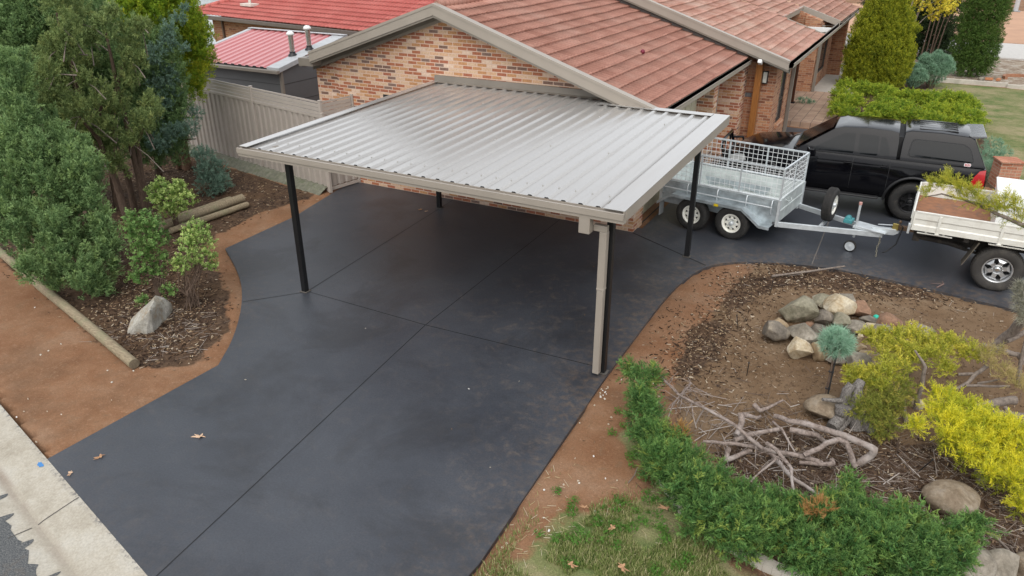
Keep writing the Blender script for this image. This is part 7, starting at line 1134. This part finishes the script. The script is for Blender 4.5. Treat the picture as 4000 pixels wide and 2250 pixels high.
# ---------------------------------------------------------------- litter
def pts_in(poly, n, rng, soft=.09):
    P_ = np.array(poly); lo, hi = P_.min(0)-soft*3, P_.max(0)+soft*3; out = np.zeros((0, 2))
    while len(out) < n: q = rng.uniform(lo, hi, (n*2, 2)); q = q[rng.uniform(size=len(q)) < 1/(1+np.exp(np.clip(sdf(poly, q[:, 0], q[:, 1])/soft, -30, 30)))]; q = q[sdf(DRIVE, q[:, 0], q[:, 1]) > .03] if poly[0] != (-3.3, -10) else q; out = np.vstack([out, q])
    return out[:n]
Zgrid = Zg.reshape(ny, nx)
def gz(x, y): i = np.clip(((y-gy[0])/G).round().astype(int), 0, ny-1); j = np.clip(((x-gx[0])/G).round().astype(int), 0, nx-1); return np.where(Zgrid[i, j] < -.06, 0, Zgrid[i, j])
def litter(name, xy, L, W, stops, seed, tilt=.35, thick=.004, zoff=.004, curve=False):
    rng = np.random.RandomState(seed); n = len(xy); a = rng.uniform(0, 2*math.pi, n); l = L*rng.uniform(.35, 1.3, n); w_ = W*rng.uniform(.6, 1.3, n); tz = rng.normal(0, tilt, n)
    d_ = np.stack([np.cos(a), np.sin(a), tz*.5], 1); s_ = np.stack([-np.sin(a), np.cos(a), rng.normal(0, tilt, n)], 1); c = np.stack([xy[:, 0], xy[:, 1], gz(xy[:, 0], xy[:, 1])+zoff+np.abs(tz)*l*.25], 1); up = np.array([0, 0, thick])
    e1, e2 = d_*(l/2)[:, None], s_*(w_/2)[:, None]; V = np.stack([c-e1-e2, c+e1-e2*.7, c+e1+e2*.7, c-e1+e2, c-e1*.9-e2*.8+up, c+e1*.9-e2*.6+up, c+e1*.9+e2*.6+up, c-e1*.9+e2*.8+up], 1).reshape(-1, 3)
    F = np.array([(4, 5, 6, 7), (0, 1, 5, 4), (1, 2, 6, 5), (2, 3, 7, 6), (3, 0, 4, 7)]); F = (F[None]+(np.arange(n)*8)[:, None, None]).reshape(-1, 4)
    m = NT(name+'_mat'); m.set(m.ramp(m.attr('tint'), stops, 'CONSTANT'), .9, spec=.15)
    return tag(mesh_np(name, V, F, m.mat, None, dict(tint=np.repeat(rng.uniform(size=n), 8))), kind='stuff')
rg = np.random.RandomState(77)
bark = [(0, (.030, .018, .012)), (.3, (.07, .042, .028)), (.55, (.14, .085, .05)), (.72, (.24, .16, .10)), (.86, (.36, .27, .17)), (.95, (.48, .40, .30))]
litter('bark_mulch', np.vstack([pts_in(MULCH_L, 9000, rg), pts_in([(-7.6, -5.5), (-5.2, -6.2), (-4.2, -7.2), (-3.95, -7.7), (-4.5, -8.1), (-6.5, -7.6)], 2500, rg), pts_in(ENTRYBED, 1200, rg)]+[pts_in(p, 1100, rg, .2) for p in MRING[:3]]+[pts_in(MRING[3], 3200, rg)]), .055, .014, bark, 1, .3, .006)
litter('wood_chips', np.vstack([pts_in(SOIL_R, 5200, rg), pts_in([(2.7, -4.9), (3.0, -2.9), (3.6, -3.4), (4.3, -4.2), (4.6, -5.2), (3.4, -6)], 1500, rg, .3)]), .042, .008, [(0, (.11, .072, .045)), (.35, (.17, .115, .072)), (.62, (.25, .18, .12)), (.84, (.36, .28, .20)), (.95, (.55, .48, .38))], 2, .25, .004)
litter('twig_litter', np.vstack([pts_in(MRING[3], 3600, rg, .2), pts_in(SOIL_R, 500, rg), pts_in([(-6.4, -6.6), (-4.3, -6.8), (-3.9, -7.7), (-5.5, -8.0)], 260, rg)]), .22, .0045, [(0, (.09, .062, .045)), (.35, (.17, .13, .105)), (.7, (.27, .225, .19)), (.9, (.42, .37, .33))], 3, .16, .004)
stone = [(0, (.62, .58, .50)), (.4, (.50, .42, .32)), (.8, (.72, .70, .66))]
RED = [[(-5.2, -9.7), (-8, -7.6), (-4.6, -8.5), (-3.4, -8.1), (-3.6, -10.1)], [(1.7, -5.3), (2.3, -5.2), (2.0, -6.5), (2.9, -7.6), (1.95, -8.9), (1.85, -11)], [(1.6, -2.2), (2.3, -2), (2.6, -.6), (2.2, -.6), (1.8, -1.3)]]
litter('loose_twigs', np.vstack([pts_in([(2.6, -5.2), (3.3, -4.7), (4.6, -5.2), (5.0, -6.4), (3.8, -6.6), (3.0, -6.2)], 150, rg, .2), pts_in([(4.6, -5.6), (5.8, -5.6), (6.6, -6.6), (5.2, -6.6)], 70, rg, .2)]), .38, .007, [(0, (.12, .085, .065)), (.35, (.20, .155, .125)), (.7, (.32, .27, .235)), (.9, (.46, .41, .37))], 13, .2, .007, .02)
litter('pale_pebbles', np.vstack([pts_in(p, n_, rg) for p, n_ in zip(RED, (14, 30, 6))]+[np.array([(x+rg.uniform(-.02, .1), y) for x, y in [(1.62+.004*k, -5.6-.025*k) for k in range(12)]])]), .022, .018, stone, 4, .2, .012)
litter('dark_soil_crumbs', pts_in(SOIL_R, 3500, rg), .024, .014, [(0, (.13, .085, .05)), (.5, (.19, .125, .075)), (.8, (.26, .185, .12))], 5, .2, .010)
litter('straw', np.vstack([pts_in([(1.75, -7.5), (2.3, -8), (2.1, -10.5), (1.85, -10.5)], 120, rg), pts_in(GRASS[0], 420, rg)]), .09, .004, [(0, (.46, .38, .22)), (.6, (.56, .50, .36))], 6, .3, .003)
litter('driveway_flecks', np.vstack([pts_in([(-3.3, -10), (1.6, -9), (1.4, -2), (-1, -.4), (-4, -5)], 9, rg)]), .028, .014, [(0, (.40, .36, .30)), (.5, (.28, .18, .10)), (.8, (.60, .58, .54))], 7, .1, .003, .005)
# grass
def grass(name, polys, dens, h, stops, seed):
    rng = np.random.RandomState(seed); P_ = []
    for poly, n in zip(polys, dens):
        q = pts_in(poly, n*2, rng); keep = np.array([mnoise.noise((x*1.6, y*1.6, 4))+.45*mnoise.noise((x*5, y*5, 1)) for x, y in q]); P_.append(q[keep > -.08][:n])
    xy = np.vstack(P_); n = len(xy); a = rng.uniform(0, 2*math.pi, n); hh = h*rng.uniform(.4, 1.3, n); c = np.stack([xy[:, 0], xy[:, 1], gz(xy[:, 0], xy[:, 1])-.005], 1); s_ = np.stack([np.cos(a), np.sin(a), 0*a], 1)*.0035; b_ = np.stack([-np.sin(a), np.cos(a), 0*a], 1)*(hh*rng.uniform(.2, 1.0, n))[:, None]; up = np.stack([0*a, 0*a, hh], 1)
    V = np.stack([c-s_, c+s_, c+b_*.4+up*.6+s_*.8, c+b_*.4+up*.6-s_*.8, c+b_+up], 1).reshape(-1, 3); F = np.array([(0, 1, 2), (0, 2, 3), (3, 2, 4)]); F = (F[None]+(np.arange(n)*5)[:, None, None]).reshape(-1, 3)
    return tag(mesh_np(name, V, F, leafmat(name+'_blades', stops, (.34, .36, .12), .3), None, dict(tint=np.repeat(np.clip(rng.normal(.5, .25, n), 0, 1), 5), tip=np.tile([0, 0, .6, .6, 1], n))), kind='stuff')
GP = [(1.95, -10.5), (1.85, -9.35), (2.05, -8.5), (2.3, -8.0), (2.75, -7.65), (3.2, -7.6), (4.0, -8.0), (5, -8.4), (5.5, -9.5), (5, -10.5)]
grass('lawn_grass', [GP], [60000], .055, [(0, (.09, .16, .03)), (.45, (.17, .23, .06)), (.75, (.40, .37, .18)), (1, (.58, .51, .31))], 8)
WP = [[(2.62, -6.9), (2.35, -6.55), (2.2, -6.2), (2.5, -6.3), (2.85, -6.9)], [(2.55, -7.9), (2.75, -7.4), (3.1, -7.4), (3.3, -7.9), (2.9, -8.2)], [(3.0, -8.4), (3.5, -8.0), (3.9, -8.4), (3.4, -9.0)], [(2.2, -8.3), (2.5, -8.0), (2.6, -8.35), (2.3, -8.5)]]
wl_lobes = []; rw = random.Random(12)
for p in WP:
    for x, y in pts_in(p, 20, rg): wl_lobes.append((x, y, .015, rw.uniform(.04, .075)))
wd = foliage('clover_weeds', wl_lobes, LE, 1100, .032, leafmat('weed_leaves', [(0, (.05, .15, .02)), (.6, (.09, .24, .03)), (1, (.16, .30, .06))], (.2, .34, .08), .3), None, 61, sub=1, floor=-.02, zs=.6); tag(wd, kind='stuff')
# fallen leaves one could pick up
lm = plain('fallen_oak_leaf', (.42, .24, .13), .8, var=.2, scale=20); lm2 = plain('pale_fallen_leaf', (.58, .40, .27), .8, var=.1)
def oakleaf(x, y, rz, s_, label, mat=lm, z=.006):
    pts = []
    for k in range(28): t_ = k/28*2*math.pi; r_ = (.5+.22*math.cos(5*t_+.4)+.1*math.cos(9*t_))*(1 if math.cos(t_) > -.9 else 1.5); pts.append((math.cos(t_)*r_*1.3*s_, math.sin(t_)*r_*.85*s_))
    b = MB(); n = len(pts); top = [(px, py, .008*math.sin(px*60)+.006+.12*abs(py)) for px, py in pts]; b.add([(0, 0, .012)]+top, [(0, i+1, (i+1) % n+1) for i in range(n)]); b.add([(0, 0, .010)]+[(p[0], p[1], p[2]-.002) for p in top], [(0, (i+1) % n+1, i+1) for i in range(n)])
    o = b.build('fallen_leaf', mat, None, fix=False); o.location = (x, y, z); o.rotation_euler = (0, 0, rz); return tag(o, label, 'leaf', 'fallen oak leaves')
oakleaf(-2.30, -9.02, .4, .075, 'pale curled oak leaf alone on the dark driveway near the street', lm2); oakleaf(-3.02, -9.85, 1.2, .06, 'brown oak leaf on the driveway beside the left bed edge'); oakleaf(-3.05, -10.2, 2.1, .045, 'small pale leaf on the driveway close to the kerb', lm2); oakleaf(-4.6, -.95, 1.0, .05, 'dark brown leaf on the shaded driveway left of the rear post'); oakleaf(-4.42, -.98, .3, .04, 'small tan leaf at the foot of the rear left post', lm2)
for k, (x, y, t_) in enumerate(((2.35, -7.95, 'on bare dirt left of the weeds'), (2.72, -8.1, 'at the grass edge nearest the driveway side'), (3.0, -8.55, 'in the grass left of the lone grey stick'), (2.75, -9.05, 'in thin grass below the weed patch'), (3.25, -8.85, 'in the grass close to the bottom edge'), (3.12, -7.55, 'between the weeds and the hedge'), (3.5, -8.6, 'beside the clover under the hedge'), (2.55, -8.75, 'amid dry straw in the grass'))): oakleaf(x, y, k*1.3, (.045+.012*(k % 3)), 'brown lobed oak leaf '+t_, lm, .03)
b = MB(); b.tube([(0, 0, 0), (.1, .06, .03), (.24, .08, .04)], .007, 5); b.tube([(.1, .06, .03), (.13, -.05, .05)], .005, 5); o = b.build('stick', M_dead); o.location = (3.30, -8.75, .02); tag(o, 'small forked grey stick in the grass below the hedge', 'stick')
b = MB(); b.tube([(0, 0, 0), (.02, .14, .01), (.0, .3, .0)], .006, 5); o = b.build('stick', M_gbark); o.location = (2.62, -7.35, .02); tag(o, 'thin dark stick on bare dirt beside the hedge', 'stick')
b = MB(); b.tube([(0, 0, 0), (.10, .16, .02), (.08, .30, .01)], [.012, .010, .006], 6); b.tube([(.10, .16, .02), (-.1, .12, .01)], .004, 5); o = b.build('stick', plain('reddish_stick', (.22, .15, .13), .9)); o.location = (5.55, -.02, .012); tag(o, 'crooked reddish stick on the driveway in front of the tray ute wheel', 'stick')
for o in bpy.data.objects:
    if o.type == 'MESH' and not o.data.materials: o.data.materials.append(M_dark)
